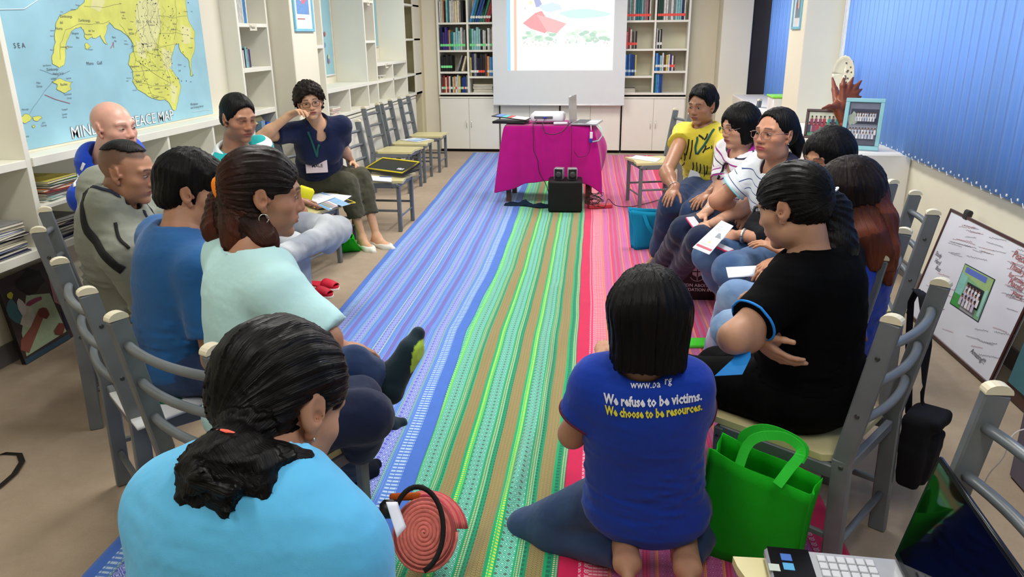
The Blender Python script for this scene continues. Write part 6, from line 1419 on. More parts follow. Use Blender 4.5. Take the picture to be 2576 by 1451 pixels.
for (ym0, ym1, z0, z1, lb) in ((6.98, 7.72, 1.13, 2.3, 'faded blue poster with red marks hung in the second wall bay'), (8.55, 9.27, 1.38, 2.3, 'pale blue poster hung in the far wall bay')):
    t_ = thing('poster', (XB, ym0, z0), lb, 'poster'); MB().box((XB+.012, (ym0+ym1)/2, (z0+z1)/2), (.002, ym1-ym0, z1-z0)).build('sheet', mat('poster_sea', (150, 196, 204), .4, .3, var=.06, scale=3), t_)
    MB().tube([(XB+.014, ym0-.01, z0), (XB+.014, ym1+.02, z0)], .008, 8).build('bottom_rod', LF, t_, True)
    if ym0 < 8:
        r_ = random.Random(4); pa = []
        for i in range(34): pa.append((r_.choice([(190, 110, 110), (120, 160, 190), (206, 196, 170), (150, 120, 160)]), blob(.3+.35*r_.random()+.15*(i/34), .1+.75*(1-i/34)+r_.uniform(-.04, .04), .035, .02, 7, i)))
        poly_art(t_, 'printed_marks', (XB+.0135, ym0, z0), (0, ym1-ym0, 0), (0, 0, z1-z0), pa)

# ---------------------------------------------------------------- framed pictures
def frame(name, O, ex, ey, bw, fm, mattecol, inner, patches, label, depth=.018, cat='picture'):
    O, ex, ey = np.array(O, float), np.array(ex, float), np.array(ey, float); n = nrm2(np.cross(ex, ey)); w_, h_ = np.linalg.norm(ex), np.linalg.norm(ey); u, v = ex/w_, ey/h_
    R = np.array([u, v, n]).T; t_ = thing(name, O, label, cat)
    for (cx, cy, sx_, sy_) in ((w_/2, bw/2, w_, bw), (w_/2, h_-bw/2, w_, bw), (bw/2, h_/2, bw, h_-2*bw), (w_-bw/2, h_/2, bw, h_-2*bw)): MB().box(O+u*cx+v*cy, (sx_, sy_, depth), R, .003).build('frame_bar', fm, t_)
    MB().box(O+u*w_/2+v*h_/2-n*depth*.3, (w_-bw, h_-bw, depth*.3), R).build('mount', mat('mount_%02x%02x%02x' % mattecol, mattecol, .7), t_)
    i = inner; poly_art(t_, 'picture', O+u*(bw+i)+v*(bw+i*1.3)-n*depth*.1, u*(w_-2*bw-2*i), v*(h_-2*bw-2.3*i), patches); return t_
AQ = mat('aqua_frame', (124, 190, 214), .4, .5); DKF = mat('dark_wood_frame', (66, 36, 34), .35, .5)
frame('picture_frame', (-2.372, 5.64, 1.535), (0, .37, 0), (0, 0, .52), .022, AQ, (236, 238, 240), .045, [((110, 150, 205), rect(0, .12, 1, 1)), ((150, 185, 225), blob(.35, .8, .25, .15, 10, 1)), ((200, 120, 140), blob(.6, .45, .22, .16, 12, 2)), ((232, 225, 230), blob(.3, .5, .18, .12, 10, 3)), ((90, 110, 180), blob(.75, .75, .2, .12, 10, 4)), ((180, 120, 110), rect(.0, .02, .6, .04))], 'pale blue framed picture hanging on the left pillar')
frame('picture_frame', (1.515, 7.38, 1.52), (0, -.34, 0), (0, 0, .5), .024, AQ, (216, 216, 220), .055, [((120, 140, 150), rect(0, 0, 1, 1)), ((70, 90, 110), blob(.5, .7, .3, .22, 10, 1)), ((150, 80, 80), blob(.35, .3, .12, .12, 8, 2)), ((210, 200, 190), blob(.6, .35, .14, .14, 8, 3))], 'aqua framed picture high on the right pillar')
def easel(px0, py0, px1, py1, Y, tilt, hgt, **k): pass
def standing(O, ang, w_, h_, lean, **k):      # picture leaning back on the ledge; ang = heading of its face
    f = np.array([math.cos(math.radians(ang)), math.sin(math.radians(ang)), 0]); r = np.array([-f[1], f[0], 0]); up = nrm2(np.array([0, 0, math.cos(lean)])-f*math.sin(lean)); return frame('framed_photograph', np.array(O)-r*w_/2+f*.0, r*w_, up*h_, **k)
LZ = .766
wl = [(214, 214, 220), (190, 196, 210), (232, 230, 228)]
standing((1.50, 5.78, LZ), 252, .30, .21, .28, bw=.018, fm=DKF, mattecol=(40, 60, 60), inner=.001, patches=[((176, 196, 180), rect(0, 0, 1, 1)), ((206, 208, 190), rect(0, .45, 1, 1)), ((110, 150, 130), rect(0, 0, 1, .18))]+crowd(9, 2, .16, .26, .42, [(170, 50, 70), (60, 60, 80), (210, 190, 200), (60, 150, 140), (140, 60, 90)], 3, .04, .96), label='dark wooden framed group photo on the window ledge, behind the carving')
standing((1.575, 5.24, LZ), 248, .235, .33, .24, bw=.026, fm=mat('mint_frame', (150, 208, 214), .45, .4), mattecol=(90, 96, 110), inner=.004, patches=[((120, 124, 140), rect(0, 0, 1, 1)), ((60, 62, 82), rect(.05, .5, 1, .86)), ((170, 180, 160), blob(.14, .62, .16, .16, 12, 1)), ((150, 150, 160), rect(0, .38, 1, .46)), ((96, 98, 112), rect(0, 0, 1, .14))]+crowd(8, 2, .56, .08, .16, wl, 5, .25, .9)+crowd(9, 2, .14, .1, .17, wl, 6, .05, .95), label='mint green framed group photo standing nearest on the window ledge')
# carved bird
EW = mat('carved_wood', (128, 60, 30), .4, .5, var=.2, scale=30, bump=.2, bscale=120)
eg = thing('bird_carving', (1.60, 5.50, LZ), 'carved reddish wooden eagle with raised wings on the window ledge', 'carving')
def sdf_mesh(fn_list, lo, hi, h, name, m_, root, fn=None):
    F = Field(lo, hi, h)
    for a in fn_list: F.cone(*a)
    if fn: fn(F)
    V, Q = F.net(); return mesh_from(name, V, Q, m_, root)
def fn_eagle():
    D = 5.42; C = lambda a, b, r1, r2, d=0, d2=0: (W(*a, D+d), W(*b, D+d2), r1, r2, .012)
    L = [C((2118, 300), (2104, 268), .030, .034), C((2104, 268), (2086, 270), .030, .016, 0, -.05), C((2086, 268), (2068, 273), .017, .006, -.05, -.08), C((2118, 300), (2122, 325), .026, .020), C((2122, 322), (2112, 332), .034, .045),
         C((2106, 265), (2100, 225), .026, .022, 0, .08), C((2100, 225), (2094, 196), .020, .007, .08, .12), C((2104, 250), (2108, 232), .018, .014, .02, .08)]
    root = (2118, 268)
    for i, (x, y) in enumerate(((2122, 196), (2146, 195), (2167, 203), (2168, 224), (2166, 243), (2163, 258))):
        m = (root[0]+(x-root[0])*.68, root[1]+(y-root[1])*.68-3); L += [C(root, m, .030, .021, 0, -.02), C(m, (x, y), .021, .006, -.02, -.03)]
    return L
P0 = np.array([W(2060, 190, 5.2), W(2180, 190, 5.7), W(2060, 340, 5.2), W(2180, 340, 5.7)]); _l = P0.min(0)-.08; _h = P0.max(0)+.08; _l[2] = LZ
sdf_mesh(fn_eagle(), _l, _h, .005, 'carved_bird', EW, eg)
be = W(2116, 330, 5.42); MB().lathe([(.001, LZ), (.06, LZ), (.055, LZ+.03), (.03, be[2]+.01)], (be[0], be[1], 0), 16, None, 1, .8).build('base', EW, eg, True)
pl = thing('decorative_plate', (1.63, 6.0, LZ), 'white oval plate with small dark motifs on a stand behind the carved bird', 'plate'); c = W(2121, 186, 5.75)
u = nrm(W(2121, 186, 5.75)-[0, 0, CH]); u = nrm([u[0]*.75+.25, u[1]*.6, 0]); e1 = np.array([-u[1], u[0], 0]); Rp = np.array([e1, [0, 0, 1], u]).T
n_ = 40; ring = []
for fr, dz in ((1, 0), (.8, .012), (.55, .018), (.0, .018)): ring.append([c+Rp @ np.array([.085*fr*math.cos(a)*(1+.02*math.cos(a*16)*(fr == 1)), .135*fr*math.sin(a)*(1+.02*math.cos(a*16)*(fr == 1)), dz]) for a in np.linspace(0, 2*math.pi, n_+1)])
o = MB().grid(ring).build('plate', mat('porcelain', (226, 222, 198), .25, .5), pl, True); o.modifiers.new('t', 'SOLIDIFY').thickness = .004
m = MB(); r_ = random.Random(2)
for i in range(16): a, b_ = r_.uniform(-.02, .06), r_.uniform(-.09, .10); m.box(c+Rp @ np.array([-a, b_, -.002+.012]), (.011, .011, .002), Rp)
o = m.build('printed_motifs', mat('plate_print', (96, 92, 84), .5), pl); o['kind'] = 'stuff'
MB().tube([(c[0]+.02, c[1]+.03, LZ), (c[0]+.01, c[1]+.02, c[2]-.10)], .006, 8).build('stand', BK, pl, True)
# things on the far ledge
t_ = thing('plastic_box', (1.60, 7.8, LZ), 'white storage box with a green lid edge on the far ledge', 'box'); MB().box((1.60, 7.8, LZ+.07), (.26, .3, .14), None, .01).build('tub', LF, t_, True, 40); MB().box((1.60, 7.8, LZ+.148), (.28, .32, .016), None, .005).build('lid', mat('lime', (150, 230, 70), .4), t_)
# papers, leaflets
PAPER = mat('paper_white', (240, 242, 246), .6, .2, var=.01)
def sheet(corners, label, patches=(), name='paper_sheet', th=.002, curl=0, cat='paper', m_=None):
    c4 = [np.array(c_, float) for c_ in corners]; t_ = thing(name, sum(c4)/4, label, cat); n = 6; G = []
    for i in range(n+1):
        u = i/n; G.append([c4[0]*(1-u)*(1-v)+c4[1]*u*(1-v)+c4[2]*u*v+c4[3]*(1-u)*v+[0, 0, curl*math.sin(math.pi*u)*math.sin(math.pi*v+.4)] for v in np.linspace(0, 1, 5)])
    nn = nrm(np.cross(c4[1]-c4[0], c4[3]-c4[0])); o = MB().grid(G).build('sheet', m_ or PAPER, t_, True); o.modifiers.new('t', 'SOLIDIFY').thickness = th; o.modifiers['t'].offset = 1 if nn[2] > 0 else -1
    if patches: poly_art(t_, 'print', c4[0]+[0, 0, max(curl, 0)+.0012], c4[1]-c4[0], c4[3]-c4[0], patches) if nn[2] > 0 else poly_art(t_, 'print', c4[3]+[0, 0, max(curl, 0)+.0012], c4[2]-c4[3], c4[0]-c4[3], [(c_, [(x, 1-y) for x, y in p_]) for c_, p_ in patches])
    return t_
SZ = .4145
lines_ = [((150, 150, 160), rect(.12, .30+.045*i, .12+.2+.5*((i*7) % 5)/5, .31+.045*i)) for i in range(10)]
sheet([FLR(275, 988, SZ+.012), FLR(345, 1075, SZ+.012), FLR(520, 1010, SZ+.012), FLR(430, 948, SZ+.012)], 'white report with green map print, on the seat behind the man in blue', [((24, 110, 84), [(.40, .55), (.62, .50), (.75, .72), (.60, .92), (.42, .80)]), ((90, 150, 190), blob(.48, .62, .06, .09, 8, 1)), ((200, 190, 70), blob(.42, .50, .10, .12, 9, 2)), ((190, 150, 60), blob(.52, .50, .08, .07, 8, 3)), ((110, 190, 90), blob(.36, .40, .05, .08, 8, 4)), ((120, 180, 120), blob(.3, .22, .05, .05, 8, 4)), ((170, 175, 180), blob(.55, .88, .10, .04, 12, 5, .05)), ((110, 112, 118), rect(.12, .60, .34, .62)), ((110, 112, 118), rect(.12, .66, .30, .68)), ((110, 112, 118), rect(.15, .3, .2, .5))], name='report', th=.011)
TEAL = mat('teal_folder', (20, 140, 160), .5); sheet([FLR(310, 945, SZ+.004), FLR(345, 975, SZ+.004), FLR(470, 935, SZ+.004), FLR(400, 910, SZ+.004)], 'teal folder under the report on the seat behind the man in blue', name='folder', cat='folder', m_=TEAL, th=.004)
sheet([FLR(1585, 397, SZ+.003), FLR(1650, 407, SZ+.003), FLR(1664, 398, SZ+.003), FLR(1600, 390, SZ+.003)], 'white papers lying on the empty chair right of the pink table', name='papers', th=.004)
sheet([FLR(1005, 352, SZ+.003), FLR(1050, 357, SZ+.003), FLR(1088, 350, SZ+.003), FLR(1040, 346, SZ+.003)], 'blue and white leaflet on the middle empty chair', [((120, 160, 210), rect(.3, .1, .9, .9)), ((190, 214, 236), blob(.5, .5, .3, .3, 10, 1))], name='leaflet')
BZ = .44
tb_ = thing('flat_bag', (-2.0, 4.75, SZ), 'dark flat bag with yellow piping under the brochures', 'bag'); q = [FLR(752, 505, .425), FLR(828, 540, .425), FLR(884, 505, .425), FLR(800, 478, .425)]
m = MB(); c_ = sum(q)/4; ex_ = nrm(q[1]-q[0]+q[2]-q[3]); ey_ = np.cross([0, 0, 1], ex_); R_ = np.array([ex_, ey_, [0, 0, 1]]).T; m.box(c_+[.02, -.02, -.001], (.34, .27, .018), R_, .006); m.build('body', BK, tb_, True, 40); MB().tube([c_+[.02, -.02, .004]+R_ @ np.array([a*.17, b_*.136, 0]) for a, b_ in ((-1, -1), (1, -1), (1, 1), (-1, 1), (-1, -1))], .005, 6).build('piping', mat('yellow_piping', (236, 214, 40), .5), tb_, True)
sheet([FLR(760, 497, BZ), FLR(828, 529, BZ), FLR(884, 492, BZ), FLR(812, 484, BZ)], 'glossy brochure on the chair between the striped polo man and the woman in navy', [((120, 170, 220), rect(.0, .0, 1, .12)), ((150, 190, 226), rect(0, .6, 1, 1)), ((190, 170, 180), rect(.35, .2, .95, .5)), ((150, 160, 150), rect(.5, .15, .9, .35))], name='brochure', th=.005)
sheet([FLR(758, 500, BZ+.008), FLR(800, 512, BZ+.008), FLR(845, 495, BZ+.008), FLR(800, 486, BZ+.008)], 'white printed sheet on top of the glossy brochure', lines_, th=.0015)
yb_ = thing('yellow_pouch', (-2.2, 4.95, SZ), 'small bright yellow pouch standing at the back of the brochure chair', 'pouch'); MB().box(W(768, 487, 4.95), (.10, .05, .09), rotz(.5) @ roty(.4), .02).build('pouch', mat('bright_yellow', (236, 226, 30), .6), yb_, True, 60)
fb = thing('document_bag', (-1.85, 6.05, SZ), 'black document bag with yellow edging lying on the chair beside the woman in navy', 'bag'); q = [FLR(930, 428, SZ+.02), FLR(1035, 442, SZ+.02)]; c_ = (q[0]+q[1])/2+[0, .10, .01]; ex_ = nrm(q[1]-q[0]); ex_ = nrm([ex_[0], ex_[1], 0]); R_ = np.array([ex_, np.cross([0, 0, 1], ex_), [0, 0, 1]]).T @ rotx(.28)
c_ = c_+[0, -.02, .03]; MB().box(c_, (.43, .22, .02), R_, .008).build('body', BK, fb, True, 40); MB().tube([c_+R_ @ np.array([a*.21, b_*.105, .012]) for a, b_ in ((-1, -1), (1, -1), (1, 1), (-1, 1), (-1, -1))], .006, 6).build('edging', mat('yellow_piping', (236, 214, 40), .5), fb, True)
MB().box(c_+[0, 0, -.028], (.42, .2, .016), R_[:, :] @ rotx(-.2), .006).build('lower_flap', BK, fb, True, 40)
m = MB(); [m.box(c_+R_ @ np.array([.11+.018*(k % 4), -.055+.016*(k//4), .0118]), (.011, .009+.003*(k % 3), .001), R_) for k in range(8)]; m.build('printed_mark', PAPER, fb)['kind'] = 'stuff'
sheet([FLR(925, 452, SZ+.003), FLR(985, 456, SZ+.003), FLR(985, 446, SZ+.003), FLR(930, 441, SZ+.003)], 'notepad with a pen on the chair beside the woman in navy', name='notepad', th=.008); 
pn = MB().tube([FLR(955, 444, SZ+.012), FLR(985, 445, SZ+.012)], .004, 8); one(pn, 'pen', mat('pen_blue', (60, 90, 140), .3), 'blue pen lying on the notepad', 'pen', None, True)
# totes
def tote(name, label, BLc, BRc, TLc, TRc, depth, m_, hand=None, mi=None):
    A0, A1, T0, T1 = [np.array(v, float) for v in (BLc, BRc, TLc, TRc)]; A0[2] = A1[2] = .003; n = nrm(np.cross(A1-A0, [0, 0, 1])); back = -n*depth; t_ = thing(name, (A0+A1)/2, label, 'bag'); N = 14
    def wall(a0, a1, t0, t1, bulge, dip):
        G = []
        for i in range(N+1):
            u = i/N; b_, t = a0*(1-u)+a1*u, t0*(1-u)+t1*u; nn = nrm(np.cross(a1-a0, [0, 0, 1]))
            G.append([b_*(1-v)+t*v+nn*(bulge*math.sin(math.pi*u)*math.sin(math.pi*v*.9)+.004*math.sin(9*u+5*v))-np.array([0, 0, dip*math.sin(math.pi*u)*v]) for v in np.linspace(0, 1, 10)])
        o = MB().grid(G).build('panel', m_, t_, True); md = o.modifiers.new('t', 'SOLIDIFY'); md.thickness = .0025
    B0, B1, U0, U1 = A0+back, A1+back, T0+back*.8+[0, 0, .01], T1+back*.8+[0, 0, .008]
    wall(A0, A1, T0, T1, .012, .006); wall(B1, B0, U1, U0, .008, .004); wall(A1, B1, T1, U1, -.016, .02); wall(B0, A0, U0, T0, -.02, .02)
    MB().grid([[A0, B0], [A1, B1]]).build('base', m_, t_)
    if hand:
        for (P_, inn) in hand:
            m = MB(); P_ = [np.array(p) for p in P_]; Q = []
            for i in range(len(P_)-1):
                p0, p1, p2, p3 = P_[max(i-1, 0)], P_[i], P_[i+1], P_[min(i+2, len(P_)-1)]
                for k in range(6): t = k/6; Q.append(.5*((2*p1)+(-p0+p2)*t+(2*p0-5*p1+4*p2-p3)*t*t+(-p0+3*p1-3*p2+p3)*t**3))
            Q.append(P_[-1]); Q = np.array(Q); T = np.gradient(Q, axis=0); w_ = [nrm(np.cross(t, n)) for t in T]; m.grid([[q-w*.013, q+w*.013] for q, w in zip(Q, w_)]); o = m.build('handle', mi or m_, t_); o.modifiers.new('t', 'SOLIDIFY').thickness = .003
    return t_
GRN = mat('green_fabric', (24, 186, 30), .8, .2, var=.05, scale=8, bump=.35, bscale=700); GRNH = mat('green_handle', (52, 214, 60), .8, .2, bump=.35, bscale=700)
tote('tote_bag', 'bright green tote bag standing on the crimson runner at the lower right', FLR(1740, 1378), FLR(1985, 1475), W(1787, 1128, 2.08), W(2042, 1242, 1.93), .10, GRN,
     [([W(1860, 1170, 2.03), W(1880, 1120, 2.02), W(1915, 1098, 2.0), W(1975, 1100, 1.98), W(2015, 1135, 1.96), W(1985, 1180, 1.96), W(1955, 1220, 1.955)], 0), ([W(1880, 1150, 2.12), W(1868, 1100, 2.1), W(1920, 1078, 2.06), W(1985, 1098, 2.04), W(2022, 1128, 2.02), W(2010, 1160, 2.03)], 1)], GRNH)
TB = mat('teal_fabric', (20, 152, 196), .8, .2, var=.06, bump=.35, bscale=600)
tote('tote_bag', 'teal fabric tote bag on the pink runner beside the yellow shirted woman', (.17, 5.40, 0), (.42, 5.50, 0), (.13, 5.38, .30), (.42, 5.48, .27), .08, TB, [([(.22, 5.38, .27), (.26, 5.36, .18), (.32, 5.37, .13), (.36, 5.40, .2), (.36, 5.44, .26)], 0)])
tote('tote_bag', 'small green bag slumped on the floor beside the brochure chair', FLR(858, 636), FLR(906, 632), W(868, 592, 5.35), W(890, 600, 5.35), .12, GRN)
m = MB().box(np.array(FLR(1752, 868))+[0, 0, .012], (.16, .10, .02), rotz(.1), .006); one(m, 'green_pouch', mat('neon_green', (84, 240, 60), .6), 'flat neon green pouch on the runner under the light jeans', 'pouch', None, True)
lb = thing('paper_bag', (.50, 4.36, 0), 'glossy black gift bag with white crest and foundation lettering under the chairs', 'bag'); BX0, BX1, BY = .345, .61, 4.33
MB().box(((BX0+BX1)/2, BY+.055, .165), (BX1-BX0, .11, .326), None, .003).build('bag', mat('gloss_black', (10, 10, 11), .25, .5), lb)
WI = mat('white_print', (214, 214, 214), .5); m = MB(); fx = lambda u, v: (BX0+.155+u, BY-.0015, v)
put_text(m, 'RAMON ABOITIZ', .026, (BX0+.035, BY, .085), (1, 0, 0), (0, 0, 1), .0004, 'LEFT', .001, 0, 1.05); put_text(m, 'FOUNDATION INC', .026, (BX0+.035, BY, .058), (1, 0, 0), (0, 0, 1), .0004, 'LEFT', .001, 0, 1.0); m.build('lettering', WI, lb)
m = MB(); cx_, cz_ = BX0+.155, .175
m.tube([fx(.048*math.cos(a), cz_+.055*math.sin(a)) for a in np.linspace(-2.5, -.6, 16)], .0018, 5); m.tube([fx(.048*math.cos(a), cz_+.055*math.sin(a)) for a in np.linspace(.3, 2.84, 16)], .0012, 5)
for sx_ in (-1, 1):
    for k in (0, 1):
        z0_, z1_ = (cz_+.006, cz_+.036) if k else (cz_-.03, cz_); m.add([fx(sx_*.003, z0_), fx(sx_*.028, z0_ if k else z0_+.014), fx(sx_*.03, z1_), fx(sx_*.003, z1_)], [(0, 1, 2, 3)])
m.tube([fx(0, cz_-.05), fx(0, cz_-.03)], .002, 5)
m.build('crest', WI, lb)
for x in (BX0+.08, BX1-.08): pass
MB().tube([(BX0+.08, BY+.01, .325), (BX0+.09, BY+.01, .37), (BX1-.09, BY+.01, .37), (BX1-.08, BY+.01, .325)], .003, 6).build('cord_handle', BK, lb, True)
# slippers
RED = mat('red_slipper', (200, 16, 50), .6); 
for i, (x, y, l_) in enumerate(((812, 722, 'red slipper with white edge on the floor, the farther of the pair'), (796, 741, 'red slipper with white edge on the floor, the nearer of the pair'))):
    c_ = FLR(x, y); t_ = thing('slipper', c_, l_, 'slipper'); pr = [(.125*math.cos(a)*(1 if math.cos(a) > 0 else .95), .045*math.sin(a)*(1+.15*math.cos(a))) for a in np.linspace(0, 2*math.pi, 25)[:-1]]; R_ = rotz(-.35)
    MB().prism([(a*1.03, b_*1.05) for a, b_ in pr], .001, .012, R_, c_).build('sole', LF, t_); MB().prism(pr, .012, .022, R_, c_).build('footbed', RED, t_)
    G = [[c_+R_ @ np.array([.02+.09*u, .045*math.cos(b_)*(1-.3*u*u), .022+.038*math.sin(b_)*(1-.5*u*u)]) for b_ in np.linspace(0, math.pi, 11)] for u in np.linspace(0, 1, 7)]; o = MB().grid(G).build('strap', RED, t_, True); o.modifiers.new('t', 'SOLIDIFY').thickness = .003
# coiled bag by the foreground
PK = mat('coil_pink', (214, 118, 108), .8, .2, var=.15, scale=60, bump=.3, bscale=300); OR = mat('coil_orange', (200, 92, 30), .8, .2, var=.2, scale=60)
cg = thing('coil_bag', FLR(1070, 1350), 'dusty pink coiled fabric bag with black straps beside the foreground woman', 'bag'); c_ = W(1063, 1352, 2.12); nz = nrm([.15, -.75, .65]); e1 = nrm(np.cross([0, 0, 1], nz)); e2 = np.cross(nz, e1)
c_ = np.array([c_[0], c_[1]+.02, max(c_[2], .12)])
th_ = np.linspace(0, 2*math.pi*9, 260); MB().tube([c_+e1*.0100*t/6.28*math.cos(t)*1.0+e2*.0115*t/6.28*math.sin(t)+nz*(.012-.00002*t*t*.4) for t in th_], .0066, 6).build('coil_front', PK, cg, True)
MB().lathe([(.001, -.08), (.070, -.078), (.09, -.05), (.092, -.02), (.086, -.002), (.001, .002)], c_, 28, np.array([e1, e2, nz]).T, 1, 1.12).build('body', mat('coil_dark', (150, 70, 66), .9), cg, True)
for k in range(7):
    a = np.linspace(.1, 1.9, 12); MB().tube([c_+e1*(.092+.004*k)*np.cos(t)*(.9+.02*k)+e2*(.104+.003*k)*np.sin(t)-nz*(.012+.010*k) for t in a], .006, 6).build('side_coil', PK if k % 3 else mat('coil_rose', (206, 70, 90), .8), cg, True)
m = MB(); m.tube([c_+e1*.0065*t/6.28*math.cos(t)+e2*.006*t/6.28*math.sin(t)-e2*.155-e1*.05+nz*.0 for t in np.linspace(0, 2*math.pi*6, 120)], .0055, 6); m.build('orange_coil', OR, cg, True)
MB().tube([c_+e2*(.115*math.sin(a_)+.01)+e1*(-.02+.075*math.cos(a_)*(1 if math.cos(a_) > 0 else .9))+nz*.028 for a_ in np.linspace(2.6, -1.3, 22)], .0075, 8).build('strap', mat('black_velvet', (22, 16, 18), .9), cg, True)
MB().box(c_-e1*.10+e2*.07, (.05, .05, .06), np.array([e1, e2, nz]).T, .015).build('clasp_end', BK, cg, True); MB().box(c_-e1*.055+e2*.105-nz*.02, (.09, .02, .03), np.array([e1, e2, nz]).T, .008).build('orange_trim', OR, cg, True)
sheet([W(972, 1262, 1.22), W(1000, 1352, 1.20), W(1022, 1325, 1.24), W(1000, 1262, 1.27)], 'white paper in the lap of the foreground woman', th=.001)
st = MB(); P_ = [np.array(FLR(*p))+[0, 0, .004] for p in ((-20, 1152), (10, 1143), (50, 1146), (57, 1165), (38, 1195), (0, 1228), (-20, 1240))]
st.grid([[p+[-.010, -.004, 0], p+[.010, .004, .004]] for p in P_]); o = one(st, 'bag_strap', BK, 'black strap lying on the bare carpet at the far left', 'strap'); o.modifiers.new('t', 'SOLIDIFY').thickness = .003
# ---------------------------------------------------------------- signed board leaning on the right wall
bd_ = thing('signed_board', (1.66, 3.7, 0), 'white signed board with a central group photo, leaning on the wall under the blinds', 'board'); BL_, BR_, TL_, TR_ = [np.array(v) for v in ((1.640, 4.20, .012), (1.670, 3.27, .012), (1.79, 4.235, .60), (1.82, 3.305, .60))]
eu = nrm(BR_-BL_); ev = nrm(TL_-BL_); en = nrm(np.cross(eu, ev)); en = en if en[0] < 0 else -en; wB, hB = np.linalg.norm(BR_-BL_), np.linalg.norm(TL_-BL_)
Rb = np.array([eu, ev, -en]).T; MB().box(BL_+eu*wB/2+ev*hB/2, (wB, hB, .012), Rb, .002).build('panel', mat('board_white', (220, 222, 232), .3, .4, var=.02), bd_)
for a, b_, w_, h_ in ((wB/2, .007, wB, .014), (wB/2, hB-.007, wB, .014), (.007, hB/2, .014, hB), (wB-.007, hB/2, .014, hB)): MB().box(BL_+eu*a+ev*b_+en*.004, (w_, h_, .016), Rb, .002).build('frame_bar', DKF, bd_)
def bpt(x, y, off=.0075):
    r = CM.T @ np.array([(x-1288)/FPX, (y-725.5)/FPX, 1.0]); o_ = np.array([0, 0, CH]); t = (BL_+en*off-o_).dot(en)/r.dot(en); return o_+r*t
q = [bpt(2389, 763), bpt(2461, 811), bpt(2503, 709), bpt(2428, 662)]
poly_art(bd_, 'group_photo', q[0], q[1]-q[0], q[3]-q[0], [((26, 40, 60), rect(0, 0, 1, 1)), ((120, 170, 130), rect(.02, .02, .98, .98)), ((60, 150, 70), rect(.02, .02, .35, .3)), ((130, 190, 180), rect(.02, .3, .25, .8)), ((150, 180, 120), [(.02, .8), (.98, .62), (.98, .98), (.02, .98)]), ((90, 110, 190), rect(.1, .82, .8, .95)), ((40, 44, 54), rect(.3, .2, .85, .66)), ((150, 200, 190), rect(.88, .1, .96, .7)), ((150, 150, 156), rect(.35, .02, .8, .18))]+crowd(5, 3, .12, .13, .26, [(210, 200, 214), (190, 180, 200), (226, 220, 226)], 8, .34, .82))
hw = MB(); hr_ = MB(); rr = random.Random(21); n_in = lambda x, y: 2375 < x < 2515 and 650 < y < 822
def scrib(mb, x, y, n, sz, sl):
    P = []
    for k in range(n*4): P.append(bpt(x+k*sz*.28, y+sl*k*sz*.28+sz*.36*math.sin(k*1.9+rr.uniform(-.9, .9))*rr.uniform(.1, 1), .0085))
    mb.tube(P, .0007, 3, False)
for k in range(170):
    x, y = rr.uniform(2300, 2560), rr.uniform(545, 960); q_ = bpt(x, y)-BL_; u_, v_ = q_.dot(eu)/wB, q_.dot(ev)/hB
    if .04 < u_ < .86 and .05 < v_ < .94 and not n_in(x+15, y+5) and not n_in(x, y): scrib(hw if rr.random() < .6 else hr_, x, y, rr.randint(5, 9), rr.uniform(4, 7), .12+.25*rr.random())
def btext(mb, s_, x, y, size): put_text(mb, s_, size, bpt(x, y, .0085), eu*.93-ev*.02, ev, .0003, 'LEFT', .0, .25)
m3 = MB()
for s_, x, y, z in (('Peace', 2545, 645, .05), ('Thank you', 2538, 672, .042), ('for promoting', 2535, 694, .034), ('Peaceful', 2535, 712, .038), ('yours', 2545, 738, .036)): btext(hr_, s_, x, y, z)
for s_, x, y, z in (('Study', 2352, 640, .034), ('Hard', 2350, 658, .034), ('Best', 2352, 676, .034), ('Amazing!!!', 2440, 885, .034)): btext(m3, s_, x, y, z)
m3.add(hw.v, hw.f); o = m3.build('black_handwriting', mat('pen_black', (96, 92, 104), .6), bd_); o['kind'] = 'stuff'; o = hr_.build('red_handwriting', mat('pen_red', (170, 90, 90), .6), bd_); o['kind'] = 'stuff'
c_ = TL_+eu*.17; MB().box(c_+ev*.005, (.05, .05, .03), Rb, .008).build('clip', BK, bd_)
lw = thing('leaning_panel', (1.7, 3.0, 0), 'dark brown edged teal panel leaning on the wall right of the signed board', 'panel'); MB().box((1.76, 3.02, .30), (.02, .42, .60), roty(.16), .003).build('panel', DKF, lw); MB().box((1.742, 3.02, .32), (.012, .36, .5), roty(.16), .002).build('face', mat('teal_dark', (60, 110, 120), .4), lw)
cb_ = thing('storage_box', (1.45, 2.3, 0), 'purple grey box against the wall behind the lower right chair', 'box'); MB().box((1.62, 2.25, .22), (.4, .6, .44), None, .01).build('carton', mat('purple_grey', (104, 98, 112), .7), cb_); MB().box((1.62, 2.25, .446), (.42, .62, .012), None, .004).build('lid', mat('purple_grey', (104, 98, 112), .7), cb_)
cable([np.array(FLR(*p))+[0, 0, .004] for p in ((2395, 1246), (2412, 1238), (2440, 1232), (2475, 1238))]+[np.array(FLR(2500, 1255))+[0, 0, .004], np.array(FLR(2522, 1290))+[0, 0, .004]], 'white earphone cable on the carpet behind the lower right chair', .0018, PL)
cable([W(2470, 1230, 2.25), W(2490, 1190, 2.15), W(2525, 1150, 2.05), W(2538, 1110, 2.0), W(2560, 1085, 1.98), W(2600, 1075, 1.95)], 'white thin cable hanging behind the rungs of the lower right chair', .0018, PL)
